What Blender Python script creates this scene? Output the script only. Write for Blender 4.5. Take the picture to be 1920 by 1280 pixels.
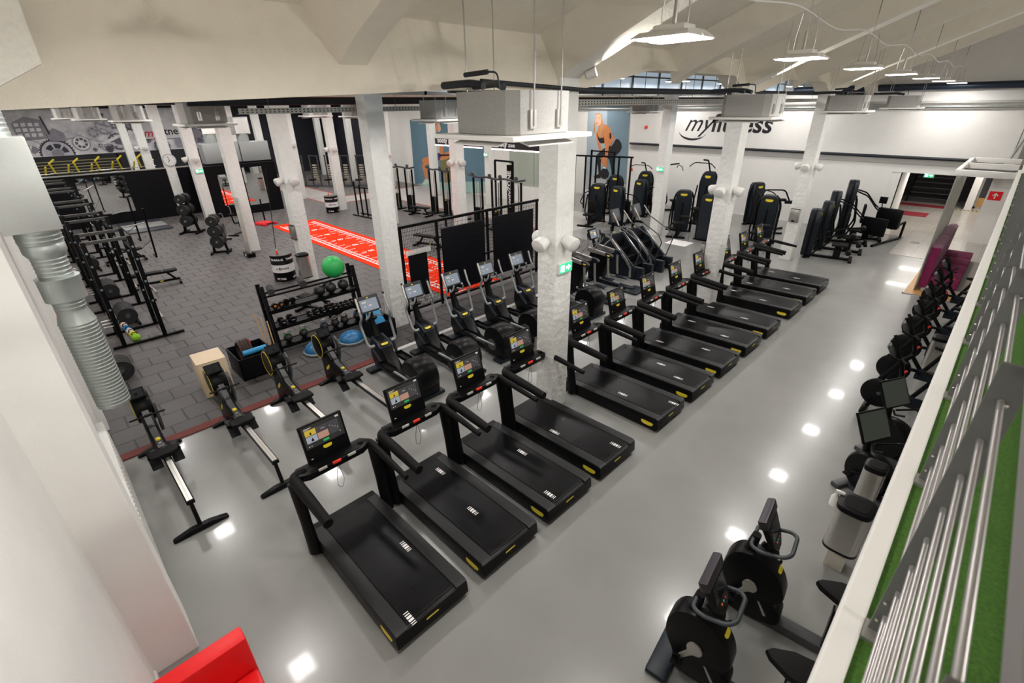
import bpy, bmesh, math, random
from mathutils import Vector, Matrix, Euler
PI = math.pi
random.seed(7)
S = bpy.context.scene
for o in list(bpy.data.objects): bpy.data.objects.remove(o)
COL = S.collection
# ------------------------------------------------------------------ camera
cam_d = bpy.data.cameras.new('camera'); cam = bpy.data.objects.new('camera', cam_d); COL.objects.link(cam)
cam_d.lens = 16.734; cam_d.sensor_width = 36; cam_d.clip_start = 0.02; cam_d.clip_end = 200
def cam_rot(a, b, c):
    fwd = Vector((math.sin(a)*math.cos(b), math.cos(a)*math.cos(b), -math.sin(b)))
    right = Vector((math.cos(a), -math.sin(a), 0)); down = fwd.cross(right)
    r = right*math.cos(c) - down*math.sin(c); d = right*math.sin(c) + down*math.cos(c)
    return Matrix(((r.x, -d.x, -fwd.x), (r.y, -d.y, -fwd.y), (r.z, -d.z, -fwd.z)))
M4 = cam_rot(-0.793216, 0.460709, -0.0144130).to_4x4(); M4.translation = Vector((0, 0, 5.2))
cam.matrix_world = M4
cam_d.dof.use_dof = True; cam_d.dof.focus_distance = 8.5; cam_d.dof.aperture_fstop = 3.2
S.camera = cam
# ------------------------------------------------------------------ world, exposure
w = bpy.data.worlds.new('world'); S.world = w; w.use_nodes = True
w.node_tree.nodes['Background'].inputs[0].default_value = (0.80, 0.86, 0.95, 1)
w.node_tree.nodes['Background'].inputs[1].default_value = 0.35
S.view_settings.view_transform = 'Standard'; S.view_settings.look = 'None'
S.view_settings.exposure = 0.0; S.view_settings.gamma = 1.0
S.view_settings.use_curve_mapping = False
LAMP_W = 57.0
# ------------------------------------------------------------------ materials
MATS = {}
def nn(nt, t, **kw):
    n = nt.nodes.new(t)
    for k, v in kw.items():
        if hasattr(n, k): setattr(n, k, v)
    return n
def mat(name, col, rough=0.5, metal=0.0, noise=0.0, nscale=20.0, bump=0.0, bscale=80.0, emit=0.0, coat=0.0, alpha=1.0, trans=0.0, spec=None, rvar=0.0):
    if name in MATS: return MATS[name]
    m = bpy.data.materials.new(name); m.use_nodes = True; nt = m.node_tree; b = nt.nodes['Principled BSDF']
    b.inputs['Base Color'].default_value = (*col, 1); b.inputs['Roughness'].default_value = rough
    b.inputs['Metallic'].default_value = metal; b.inputs['Coat Weight'].default_value = coat
    b.inputs['Alpha'].default_value = alpha; b.inputs['Transmission Weight'].default_value = trans
    if spec is not None: b.inputs['Specular IOR Level'].default_value = spec
    if emit:
        b.inputs['Emission Color'].default_value = (*col, 1); b.inputs['Emission Strength'].default_value = emit
    tc = nn(nt, 'ShaderNodeTexCoord')
    if noise or rvar:
        nz = nn(nt, 'ShaderNodeTexNoise'); nz.inputs['Scale'].default_value = nscale; nz.inputs['Detail'].default_value = 5
        nt.links.new(tc.outputs['Object'], nz.inputs['Vector'])
        if noise:
            r = nn(nt, 'ShaderNodeMapRange'); r.inputs[1].default_value = 0.15; r.inputs[2].default_value = 0.85
            r.inputs[3].default_value = 1-noise; r.inputs[4].default_value = 1+noise
            nt.links.new(nz.outputs[0], r.inputs[0])
            mx = nn(nt, 'ShaderNodeVectorMath', operation='SCALE'); mx.inputs[0].default_value = col
            nt.links.new(r.outputs[0], mx.inputs['Scale']); nt.links.new(mx.outputs[0], b.inputs['Base Color'])
        if rvar:
            r2 = nn(nt, 'ShaderNodeMapRange'); r2.inputs[1].default_value = 0.3; r2.inputs[2].default_value = 0.7
            r2.inputs[3].default_value = max(0.02, rough-rvar); r2.inputs[4].default_value = rough+rvar
            nt.links.new(nz.outputs[0], r2.inputs[0]); nt.links.new(r2.outputs[0], b.inputs['Roughness'])
    if bump:
        n2 = nn(nt, 'ShaderNodeTexNoise'); n2.inputs['Scale'].default_value = bscale; n2.inputs['Detail'].default_value = 6
        nt.links.new(tc.outputs['Object'], n2.inputs['Vector'])
        bp = nn(nt, 'ShaderNodeBump'); bp.inputs['Strength'].default_value = bump; bp.inputs['Distance'].default_value = 0.01
        nt.links.new(n2.outputs[0], bp.inputs['Height']); nt.links.new(bp.outputs[0], b.inputs['Normal'])
    MATS[name] = m
    return m
def brick_mat(name, c1, c2, cm, sx, sy, mortar, rough, offset=0.5, noise=0.15, nscale=6, bump=0.3, rot=0.0):
    m = bpy.data.materials.new(name); m.use_nodes = True; nt = m.node_tree; b = nt.nodes['Principled BSDF']
    tc = nn(nt, 'ShaderNodeTexCoord')
    br = nn(nt, 'ShaderNodeTexBrick'); br.offset = offset
    br.inputs['Scale'].default_value = 1.0; br.inputs['Brick Width'].default_value = sx; br.inputs['Row Height'].default_value = sy
    br.inputs['Mortar Size'].default_value = mortar; br.inputs['Color1'].default_value = (*c1, 1); br.inputs['Color2'].default_value = (*c2, 1)
    br.inputs['Mortar'].default_value = (*cm, 1); br.inputs['Mortar Smooth'].default_value = 0.3
    mp_ = nn(nt, 'ShaderNodeMapping'); mp_.inputs['Rotation'].default_value = (0, 0, rot); nt.links.new(tc.outputs['Object'], mp_.inputs['Vector']); nt.links.new(mp_.outputs[0], br.inputs['Vector'])
    nz = nn(nt, 'ShaderNodeTexNoise'); nz.inputs['Scale'].default_value = nscale; nz.inputs['Detail'].default_value = 8
    nt.links.new(tc.outputs['Object'], nz.inputs['Vector'])
    r = nn(nt, 'ShaderNodeMapRange'); r.inputs[1].default_value = 0.3; r.inputs[2].default_value = 0.7; r.inputs[3].default_value = 1-noise; r.inputs[4].default_value = 1+noise
    nt.links.new(nz.outputs[0], r.inputs[0])
    mx = nn(nt, 'ShaderNodeVectorMath', operation='SCALE'); nt.links.new(br.outputs['Color'], mx.inputs[0]); nt.links.new(r.outputs[0], mx.inputs['Scale'])
    nt.links.new(mx.outputs[0], b.inputs['Base Color']); b.inputs['Roughness'].default_value = rough
    bp = nn(nt, 'ShaderNodeBump'); bp.inputs['Strength'].default_value = bump; bp.inputs['Distance'].default_value = 0.004; bp.invert = True
    nt.links.new(br.outputs['Fac'], bp.inputs['Height']); nt.links.new(bp.outputs[0], b.inputs['Normal'])
    MATS[name] = m
    return m
WHITE = mat('white_paint', (0.80, 0.79, 0.76), 0.55, noise=0.03, nscale=3, bump=0.25, bscale=25)
COLW = mat('column_paint', (0.78, 0.78, 0.75), 0.6, noise=0.05, nscale=6, bump=1.0, bscale=10)
COLW.node_tree.nodes['Bump'].inputs['Distance'].default_value = 0.025
PLASTER = mat('rough_plaster', (0.76, 0.71, 0.61), 0.8, noise=0.05, nscale=5, bump=0.6, bscale=60)
RIBM = mat('pitted_white_plaster', (0.80, 0.78, 0.72), 0.8, noise=0.08, nscale=30, bump=1.0, bscale=40)
CONC = mat('polished_concrete', (0.250, 0.250, 0.240), 0.25, noise=0.05, nscale=0.5, coat=0.17)
CONC.node_tree.nodes['Principled BSDF'].inputs['Coat Roughness'].default_value = 0.06
def concrete_mottle():
    nt = CONC.node_tree; b = nt.nodes['Principled BSDF']; src = b.inputs['Base Color'].links[0].from_socket
    tc = nn(nt, 'ShaderNodeTexCoord'); n1 = nn(nt, 'ShaderNodeTexNoise'); n1.inputs['Scale'].default_value = 1.6; n1.inputs['Detail'].default_value = 4; n1.inputs['Distortion'].default_value = 0.2
    nt.links.new(tc.outputs['Object'], n1.inputs['Vector'])
    r = nn(nt, 'ShaderNodeMapRange'); r.inputs[1].default_value = 0.15; r.inputs[2].default_value = 0.85; r.inputs[3].default_value = 0.94; r.inputs[4].default_value = 1.07
    nt.links.new(n1.outputs[0], r.inputs[0]); m = nn(nt, 'ShaderNodeVectorMath', operation='SCALE'); nt.links.new(src, m.inputs[0]); nt.links.new(r.outputs[0], m.inputs['Scale']); nt.links.new(m.outputs[0], b.inputs['Base Color'])
concrete_mottle()
RUB = brick_mat('rubber_pavers', (0.036, 0.034, 0.034), (0.050, 0.046, 0.046), (0.005, 0.005, 0.005), 0.56, 0.50, 0.018, 0.55, noise=0.28, nscale=60, bump=0.8, rot=PI/2)
_nt = RUB.node_tree; _b = [n for n in _nt.nodes if n.type == 'TEX_BRICK'][0]; _r = nn(_nt, 'ShaderNodeMapRange'); _r.inputs[3].default_value = 0.45; _r.inputs[4].default_value = 0.0; _nt.links.new(_b.outputs['Fac'], _r.inputs[0]); _nt.links.new(_r.outputs[0], _nt.nodes['Principled BSDF'].inputs['Sheen Weight'])
for _k, _v in ( ('Sheen Roughness', 0.35), ('Specular IOR Level', 0.7)): RUB.node_tree.nodes['Principled BSDF'].inputs[_k].default_value = _v
RUB.node_tree.nodes['Principled BSDF'].inputs['Sheen Tint'].default_value = (1.0, 0.90, 0.88, 1)
DRUB = mat('dark_rubber', (0.050, 0.048, 0.050), 0.8, noise=0.35, nscale=90, bump=0.3, bscale=120)
TILE = brick_mat('hall_tiles', (0.40, 0.375, 0.34), (0.43, 0.40, 0.36), (0.25, 0.23, 0.21), 0.6, 0.6, 0.006, 0.25, offset=0.0, noise=0.05, nscale=3, bump=0.1)
REDM = mat('dark_red_rubber', (0.16, 0.025, 0.018), 0.7, noise=0.2, nscale=60)
ORANGE = mat('red_turf', (0.90, 0.040, 0.006), 0.9, spec=0.1, noise=0.06, nscale=40)
TXTW = mat('white_print', (0.82, 0.80, 0.80), 0.6)
BLK = mat('black_powdercoat', (0.003, 0.003, 0.0035), 0.42, noise=0.1, nscale=30, spec=0.13)
BLK2 = mat('satin_black_plastic', (0.0045, 0.0045, 0.005), 0.34, noise=0.12, nscale=25, bump=0.05, bscale=300, spec=0.15)
SOFT = mat('black_grip_foam', (0.004, 0.004, 0.004), 0.6, spec=0.18, bump=0.15, bscale=200)
BELT = mat('running_belt', (0.0034, 0.0034, 0.0042), 0.33, spec=0.17, noise=0.25, nscale=4, bump=0.08, bscale=400, rvar=0.06)
NAVY = mat('dark_slate_plastic', (0.0075, 0.012, 0.018), 0.4, spec=0.3, noise=0.08, nscale=20)
def smooth(P, n=5):
    R = []; m = len(P)
    for i in range(m):
        p0, p1, p2, p3 = P[i-1], P[i], P[(i+1) % m], P[(i+2) % m]
        for j in range(n):
            t = j/n; R.append(tuple(0.5*((2*p1[k])+(-p0[k]+p2[k])*t+(2*p0[k]-5*p1[k]+4*p2[k]-p3[k])*t*t+(-p0[k]+3*p1[k]-3*p2[k]+p3[k])*t**3) for k in (0, 1)))
    return R
CHROME = mat('brushed_steel', (0.60, 0.58, 0.54), 0.33, metal=1.0, noise=0.06, nscale=12)
STEEL = mat('galvanised_steel', (0.46, 0.50, 0.48), 0.42, metal=0.7, noise=0.10, nscale=5)
GREYT = mat('light_grey_tube', (0.26, 0.28, 0.285), 0.35, metal=0.3, noise=0.04)
SILV = mat('silver_paint', (0.45, 0.44, 0.42), 0.3, metal=0.7, noise=0.05)
YEL = mat('yellow_badge', (0.78, 0.62, 0.03), 0.45, noise=0.04)
REDP = mat('red_plastic', (0.90, 0.045, 0.02), 0.4, noise=0.04)
RED = mat('red_leather', (0.85, 0.006, 0.008), 0.45, noise=0.05, bump=0.05, bscale=100)
WPL = mat('white_plastic', (0.74, 0.73, 0.70), 0.4, noise=0.03)
FELT = mat('grey_felt', (0.30, 0.295, 0.28), 0.95, noise=0.22, nscale=90, bump=0.3, bscale=150)
PIPEM = mat('black_insulation', (0.010, 0.014, 0.020), 0.6, noise=0.15)
GRN = mat('green_ball_rubber', (0.02, 0.40, 0.085), 0.4, noise=0.05)
BLU = mat('blue_dome', (0.012, 0.13, 0.30), 0.35, noise=0.12, nscale=3)
BLUF = mat('blue_foam', (0.03, 0.28, 0.55), 0.6, noise=0.05)
WOOD = mat('birch_ply', (0.68, 0.54, 0.37), 0.55, noise=0.06, nscale=8)
WOODF = mat('oak_floor', (0.50, 0.27, 0.09), 0.4, noise=0.12, nscale=9)
TURF = mat('artificial_turf', (0.050, 0.150, 0.008), 0.9, noise=0.45, nscale=70, bump=1.0, bscale=220)
GREYP = mat('grey_steel_plate', (0.11, 0.115, 0.11), 0.5, noise=0.05)
RAILM = mat('satin_aluminium', (0.50, 0.48, 0.48), 0.3, metal=0.6)
PURP = mat('purple_velvet', (0.22, 0.015, 0.085), 0.9, noise=0.15, nscale=9)
LILAC = mat('lilac_velvet', (0.36, 0.20, 0.28), 0.9, noise=0.12, nscale=9)
SLAT = mat('black_slat_board', (0.004, 0.004, 0.006), 0.45, spec=0.15)
MIRR = mat('mirror_glass', (0.80, 0.82, 0.81), 0.02, metal=1.0)
GREEN = mat('green_sign_lit', (0.03, 0.55, 0.25), 0.4, emit=0.9)
LITW = mat('lit_white', (0.9, 1.0, 0.95), 0.4, emit=2.5)
LEDM = mat('led_panel', (1.0, 0.95, 0.98), 0.4, emit=22.0)
SPOTM = mat('spot_lens', (1.0, 0.95, 0.85), 0.4, emit=14.0)
PINKL = mat('pink_led_strip', (1.0, 0.80, 0.78), 0.4, emit=2.2)
GLASS = mat('glass', (0.9, 0.95, 0.93), 0.02, trans=1.0, alpha=0.25)
SCRM = mat('screen_glow_dark', (0.028, 0.027, 0.026), 0.15, emit=0.4)
SCY = mat('screen_tile_yellow', (0.55, 0.42, 0.05), 0.15, emit=0.3)
SCB = mat('screen_tile_blue', (0.34, 0.38, 0.45), 0.15, emit=0.3)
SCO = mat('screen_tile_pink', (0.45, 0.26, 0.20), 0.15, emit=0.3)
SCG = mat('screen_tile_green', (0.03, 0.38, 0.10), 0.15, emit=0.3)
SCL = mat('screen_light_blue', (0.17, 0.20, 0.24), 0.2, emit=0.5)
# ------------------------------------------------------------------ mesh builder
class MB:
    def __init__(s): s.v = []; s.f = []; s.m = []; s.T = None
    def add(s, vs, fs, mi=0):
        n = len(s.v)
        vs = [Vector(p) for p in vs]
        if s.T is not None: vs = [s.T @ p for p in vs]
        s.v += vs; s.f += [[n+i for i in f] for f in fs]; s.m += [mi]*len(fs); return s
    def box(s, x0, x1, y0, y1, z0, z1, mi=0, b=0.0):
        if x1 < x0: x0, x1 = x1, x0
        if y1 < y0: y0, y1 = y1, y0
        if z1 < z0: z0, z1 = z1, z0
        b = min(b, (x1-x0)/2.01, (y1-y0)/2.01, (z1-z0)/2.01)
        if b <= 0:
            return s.add([(x0,y0,z0),(x1,y0,z0),(x1,y1,z0),(x0,y1,z0),(x0,y0,z1),(x1,y0,z1),(x1,y1,z1),(x0,y1,z1)],
                [(0,3,2,1),(4,5,6,7),(0,1,5,4),(1,2,6,5),(2,3,7,6),(3,0,4,7)], mi)
        bm = bmesh.new(); bmesh.ops.create_cube(bm, size=1)
        for v in bm.verts: v.co = ((x0+x1)/2+v.co.x*(x1-x0), (y0+y1)/2+v.co.y*(y1-y0), (z0+z1)/2+v.co.z*(z1-z0))
        bmesh.ops.bevel(bm, geom=bm.edges[:], offset=b, segments=2, affect='EDGES', profile=0.6)
        return s.bm(bm, mi)
    def bm(s, bm, mi=0):
        bm.verts.index_update()
        s.add([v.co.copy() for v in bm.verts], [[v.index for v in f.verts] for f in bm.faces], mi); bm.free(); return s
    def cyl(s, p0, p1, r0, r1=None, n=16, mi=0, caps=True):
        p0 = Vector(p0); p1 = Vector(p1); r1 = r0 if r1 is None else r1
        d = (p1-p0).normalized(); a = d.orthogonal().normalized(); b = d.cross(a); vs = []
        for p, r in ((p0, r0), (p1, r1)):
            for i in range(n):
                t = 2*PI*i/n; vs.append(p+a*(r*math.cos(t))+b*(r*math.sin(t)))
        fs = [(i, (i+1)%n, n+(i+1)%n, n+i) for i in range(n)]
        if caps: fs += [tuple(range(n))[::-1], tuple(range(n, 2*n))]
        return s.add(vs, fs, mi)
    def tube(s, pts, r, n=10, mi=0, rnd=0.0, seg=5, rs=None, flat=1.0):
        pts = [Vector(p) for p in pts]; R_ = rs or [r]*len(pts)
        if rnd > 0 and len(pts) > 2:
            q = [pts[0]]; rr = [R_[0]]
            for i in range(1, len(pts)-1):
                a = pts[i-1]-pts[i]; b = pts[i+1]-pts[i]; k = min(rnd, a.length*0.48, b.length*0.48)
                A = pts[i]+a.normalized()*k; B = pts[i]+b.normalized()*k
                for j in range(seg+1):
                    t = j/seg; q.append(A*(1-t)**2+pts[i]*(2*t*(1-t))+B*t*t); rr.append(R_[i])
            q.append(pts[-1]); rr.append(R_[-1]); pts = q; R_ = rr
        vs = []; up = None; m = len(pts)
        for i, p in enumerate(pts):
            d = (pts[min(i+1, m-1)]-pts[max(i-1, 0)]).normalized()
            if up is None:
                up = d.orthogonal().normalized()
                if abs(d.z) < 0.9: up = (Vector((0,0,1))-d*d.z).normalized()
            up = (up-d*up.dot(d)).normalized(); b = d.cross(up)
            for k in range(n):
                t = 2*PI*k/n; vs.append(p+up*(R_[i]*math.cos(t))+b*(R_[i]*flat*math.sin(t)))
        fs = [(i*n+k, i*n+(k+1)%n, (i+1)*n+(k+1)%n, (i+1)*n+k) for i in range(m-1) for k in range(n)]
        fs += [tuple(range(n))[::-1], tuple(range((m-1)*n, m*n))]
        return s.add(vs, fs, mi)
    def sweep(s, pts, prof, mi=0, up=(0,0,1), closed=False):
        # sweep a closed 2D profile (a along side, b along up) over a path
        pts = [Vector(p) for p in pts]; m = len(pts); n = len(prof); vs = []
        for i, p in enumerate(pts):
            if closed: d = (pts[(i+1)%m]-pts[i-1]).normalized()
            else: d = (pts[min(i+1, m-1)]-pts[max(i-1, 0)]).normalized()
            u = Vector(up); sd = d.cross(u).normalized(); u2 = sd.cross(d)
            for a, b in prof: vs.append(p+sd*a+u2*b)
        rng = m if closed else m-1
        fs = [(i*n+k, i*n+(k+1)%n, ((i+1)%m)*n+(k+1)%n, ((i+1)%m)*n+k) for i in range(rng) for k in range(n)]
        if not closed: fs += [tuple(range(n))[::-1], tuple(range((m-1)*n, m*n))]
        return s.add(vs, fs, mi)
    def prism(s, poly, a0, a1, axis='y', mi=0, b=0.0):
        # poly: 2D points in the plane perpendicular to axis; y: (x,z), x: (y,z), z: (x,y)
        def P(u, v, w): return {'y': (u, w, v), 'x': (w, u, v), 'z': (u, v, w)}[axis]
        n = len(poly)
        if b > 0:
            bm = bmesh.new()
            A = [bm.verts.new(P(u, v, a0)) for u, v in poly]; B = [bm.verts.new(P(u, v, a1)) for u, v in poly]
            bm.faces.new(A); bm.faces.new(B[::-1])
            for i in range(n): bm.faces.new((A[i], B[i], B[(i+1)%n], A[(i+1)%n]))
            bmesh.ops.recalc_face_normals(bm, faces=bm.faces[:])
            ed = [e for e in bm.edges if len(e.link_faces) == 2 and any(len(f.verts) == n and f.verts[0] is not None and (all(v in A for v in f.verts) or all(v in B for v in f.verts)) for f in e.link_faces)]
            bmesh.ops.bevel(bm, geom=ed, offset=b, segments=2, affect='EDGES', profile=0.6)
            return s.bm(bm, mi)
        vs = [P(u, v, a0) for u, v in poly]+[P(u, v, a1) for u, v in poly]
        fs = [tuple(range(n)), tuple(range(n, 2*n))[::-1]]+[(i, n+i, n+(i+1)%n, (i+1)%n) for i in range(n)]
        return s.add(vs, fs, mi)
    def lathe(s, prof, c=(0,0,0), n=24, mi=0, axis='z', cap=True):
        vs = []; m = len(prof); c = Vector(c)
        for r, h in prof:
            for k in range(n):
                t = 2*PI*k/n; x = r*math.cos(t); y = r*math.sin(t)
                vs.append(c+Vector({'z': (x, y, h), 'y': (x, h, y), 'x': (h, x, y)}[axis]))
        fs = [(i*n+k, i*n+(k+1)%n, (i+1)*n+(k+1)%n, (i+1)*n+k) for i in range(m-1) for k in range(n)]
        if cap: fs += [tuple(range(n))[::-1], tuple(range((m-1)*n, m*n))]
        return s.add(vs, fs, mi)
    def ball(s, c, r, n=20, mi=0, sc=(1,1,1), zmin=-1.0):
        prof = []; k = n//2; a0 = math.asin(zmin)
        vs = []; c = Vector(c)
        for i in range(k+1):
            a = a0+(PI/2-a0)*i/k; prof.append((max(1e-4, math.cos(a)), math.sin(a)))
        for rr, h in prof:
            for j in range(n):
                t = 2*PI*j/n; vs.append(c+Vector((rr*math.cos(t)*r*sc[0], rr*math.sin(t)*r*sc[1], h*r*sc[2])))
        fs = [(i*n+j, i*n+(j+1)%n, (i+1)*n+(j+1)%n, (i+1)*n+j) for i in range(k) for j in range(n)]
        fs += [tuple(range(n))[::-1], tuple(range(k*n, (k+1)*n))]
        return s.add(vs, fs, mi)
    def build(s, name, mats, parent=None, smooth=True, ang=0.7):
        me = bpy.data.meshes.new(name); me.from_pydata([tuple(v) for v in s.v], [], s.f)
        if not isinstance(mats, (list, tuple)): mats = [mats]
        for m in mats: me.materials.append(m)
        me.polygons.foreach_set('material_index', s.m)
        bm = bmesh.new(); bm.from_mesh(me); bmesh.ops.recalc_face_normals(bm, faces=bm.faces[:]); bm.to_mesh(me); bm.free()
        if smooth:
            me.shade_smooth(); me.set_sharp_from_angle(angle=ang)
        o = bpy.data.objects.new(name, me); COL.objects.link(o)
        if parent is not None: o.parent = parent
        return o
def tag(o, label=None, cat=None, group=None, kind=None):
    if label: o['label'] = label
    if cat: o['category'] = cat
    if group: o['group'] = group
    if kind: o['kind'] = kind
    return o
def thing(name, label, cat, loc=(0,0,0), rz=0.0, group=None):
    o = bpy.data.objects.new(name, None); COL.objects.link(o); o.empty_display_size = 0.2
    o.location = loc; o.rotation_euler = (0, 0, rz); return tag(o, label, cat, group)
def kids(o): return [c for c in bpy.data.objects if c.parent == o]
def dup(root, loc, rz=None, label=None, group=None, keep=None):
    def rec(o, par):
        c = o.copy(); COL.objects.link(c); c.parent = par
        if o.name not in CH: CH[o.name] = kids(o)
        for k in CH[o.name]: rec(k, c)
        return c
    r = rec(root, None); r.location = loc
    if rz is not None: r.rotation_euler = (0, 0, rz)
    if label: r['label'] = label
    if group: r['group'] = group
    return r
CH = {}
def struct(name, b, m, smooth=False):
    o = b.build(name, m, None, smooth); o['kind'] = 'structure'; return o
def text_mesh(txt, size, ext=0.002, shear=0.0, bold=0.0, align='CENTER', spacing=1.0):
    cu = bpy.data.curves.new('t', 'FONT'); cu.body = txt; cu.size = size; cu.extrude = ext; cu.shear = shear; cu.offset = bold
    cu.align_x = align; cu.align_y = 'CENTER'; cu.space_character = spacing; cu.resolution_u = 3
    o = bpy.data.objects.new('t', cu); COL.objects.link(o); bpy.context.view_layer.update()
    me = bpy.data.meshes.new_from_object(o.evaluated_get(bpy.context.evaluated_depsgraph_get()))
    bpy.data.objects.remove(o); vs = [v.co.copy() for v in me.vertices]; fs = [list(p.vertices) for p in me.polygons]
    bpy.data.meshes.remove(me); return vs, fs
def text(name, txt, size, m, M, parent=None, **kw):
    # M places text: local x right, y up, z out of the surface
    vs, fs = text_mesh(txt, size, **kw); b = MB(); b.T = M; b.add(vs, fs); return b.build(name, m, parent, False)
def frame(origin, right, up):
    r = Vector(right).normalized(); u = Vector(up).normalized(); n = r.cross(u); u = n.cross(r)
    M = Matrix((( r.x, u.x, n.x), (r.y, u.y, n.y), (r.z, u.z, n.z))).to_4x4(); M.translation = Vector(origin); return M
# ================================================================== the room
XK = [-5.02, -10.40, -15.75, -21.10, -26.40, -31.70, -37.0, -42.3]
YK = [5.98, 12.6, 19.2]
FW = 25.8      # far wall
def roofz(x): return 6.02 + 0.40*(x+5.0) if x > -5 else 6.02
# floors
struct('floor_concrete', MB().box(-8.97, 9, -0.6, FW, -0.2, 0), CONC)
o = MB().box(-28.3, -9.17, -0.6, 12.2, -0.2, 0.012).box(-28.3, -10.2, 12.2, 16.45, -0.2, 0.012).box(-46, -28.3, -0.6, 12.9, -0.2, 0.012).box(-46, -30.6, 14.9, 21, -0.2, 0.012).build('floor_rubber', RUB, None, False); o['kind'] = 'structure'
struct('floor_walkway', MB().box(-28.3, -13.5, 16.45, 21, -0.2, 0.0).box(-46, -30.6, 12.9, 14.9, -0.2, 0).box(-30.6, -28.3, 12.9, 21, -0.2, 0), mat('walkway_vinyl', (0.42, 0.40, 0.38), 0.35, noise=0.04))
struct('trim_6', MB().box(-28.3, -13.5, 16.45, 16.55, 0, 0.02).box(-46, -28.3, 12.84, 12.94, 0, 0.02).box(-30.65, -30.55, 14.9, 21, 0, 0.02).box(-46, -30.6, 14.86, 14.94, 0, 0.02).box(-28.36, -28.26, 12.9, 16.5, 0, 0.02), mat('red_edge', (0.42, 0.07, 0.04), 0.6))
struct('floor_concrete_back', MB().box(-10.2, -8.97, 12.2, FW, -0.2, 0).box(-13.5, -10.2, 16.45, FW, -0.2, 0.0).box(-46, -13.5, 21, FW, -0.2, 0), CONC)
struct('trim_1', MB().box(-9.17, -8.97, -0.6, 4.7, -0.2, 0.02), REDM)
struct('trim_2', MB().box(-9.17, -9.05, 4.7, 12.2, -0.2, 0.03).box(-9.05, -8.97, 4.7, 12.2, -0.2, 0.0, 1), [WPL, CONC])
struct('floor_hall', MB().box(-4.6, 3, FW, 37.5, -0.2, 0.004).box(-2.44, 3, 22.44, FW, -0.2, 0.004), TILE)
struct('trim_3', MB().box(-2.46, -1.3, 22.42, 22.44, 0, 0.012).box(-2.46, -2.44, 22.42, FW, 0, 0.012).box(-3.6, -2.44, FW-0.02, FW, 0, 0.012), SILV)
struct('floor_wood', MB().box(-1.28, 1.2, 17.78, 22.42, 0, 0.02).box(-1.31, 1.2, 17.75, 17.78, 0, 0.024, 1).box(-1.31, -1.28, 17.75, 22.42, 0, 0.024, 1), [WOODF, SILV])
# far wall with the hallway opening
b = MB()
b.box(-46, -3.62, FW, FW+0.35, 0, 5.1).box(-3.62, -0.25, FW, FW+0.35, 2.53, 5.1).box(-0.25, 8, FW+0.7, FW+1.05, 0, 5.1).box(-0.27, -0.1, FW, FW+1.05, 2.53, 5.1)
b.box(-46, -0.25, FW+0.05, FW+0.35, 5.1, 9.5)
struct('wall_far', b, WHITE)
b = MB().box(-16.2, -0.3, FW-0.06, FW, 2.86, 3.02, 0).box(-46, -0.3, FW-0.10, FW, 4.86, 4.98, 0).box(-46, 0, FW-0.16, FW, 5.06, 5.14, 0)
struct('trim_4', b, mat('grey_paint', (0.45, 0.44, 0.42), 0.6))
# left wall, piers, camera-side wall
struct('wall_left', MB().box(-46, -4.95, -0.75, -0.36, 0, 7.5).box(-4.7, 2.5, -0.9, -0.62, 0, 9.0), WHITE)
for i, x in enumerate([-4.95]+XK[1:]):
    z1 = 7.5
    struct('wall_left_pier', MB().box(x-0.35 if i == 0 else x-0.2, x+0.29 if i == 0 else x+0.2, -0.75, -0.22 if i == 0 else -0.25, 0, z1, 0, 0.01), WHITE)
struct('wall_left_bracket', MB().prism([(-0.62, 5.15), (-0.22, 5.22), (0.12, 5.35), (0.36, 5.48), (0.37, 6.3), (-0.62, 6.3)], -5.3, -4.66, 'x'), RIBM)
struct('wall_back', MB().box(-46.3, -46, -0.7, FW+0.3, 0, 7.5), mat('dark_wall', (0.02, 0.02, 0.03), 0.6))
struct('baseboard_left', MB().box(-8.9, -5.05, -0.36, -0.335, 0.0, 0.09).box(-4.64, 0.5, -0.62, -0.60, 0, 0.09), WPL)
# columns
b0 = MB().box(-0.19, 0.19, -0.22, 0.22, 0, 5.55, 0, 0.02)
cp = b0.build('column', COLW); cp['kind'] = 'structure'
first = True
for i, x in enumerate(XK):
    for j, y in enumerate(YK):
        o = cp if first else cp.copy()
        if not first: COL.objects.link(o)
        first = False
        o.name = 'wall_pillar'; o.location = (x, y, 0)
# longitudinal beam on the column line nearest the camera, with shallow openings beyond the first column
b = MB()
n = 24
def opening(y):
    for (a, c) in ((6.35, 12.2), (13.1, 18.8), (19.6, 25.4)):
        if a < y < c:
            t = (y-a)/(c-a)
            return 0.30*min(1, t*3.2)*min(1, (1-t)*9)
    return 0
ys = [-0.7+0.35*i for i in range(77)]
zb = lambda y: (5.21+0.16*min(1, max(0, y)/4.0) if y < 6 else 5.40)+opening(y)
for k in range(len(ys)-1):
    a, c = ys[k], ys[k+1]
    b.add([(-5.25, a, zb(a)), (-4.85, a, zb(a)), (-4.85, c, zb(c)), (-5.25, c, zb(c)), (-5.25, a, 6.6), (-5.0, a, 6.05), (-5.0, c, 6.05), (-5.25, c, 6.6)],
          [(0, 1, 2, 3), (1, 5, 6, 2), (3, 7, 4, 0), (4, 7, 6, 5)])
struct('ceiling_beam_long', b, PLASTER, True)
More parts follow.
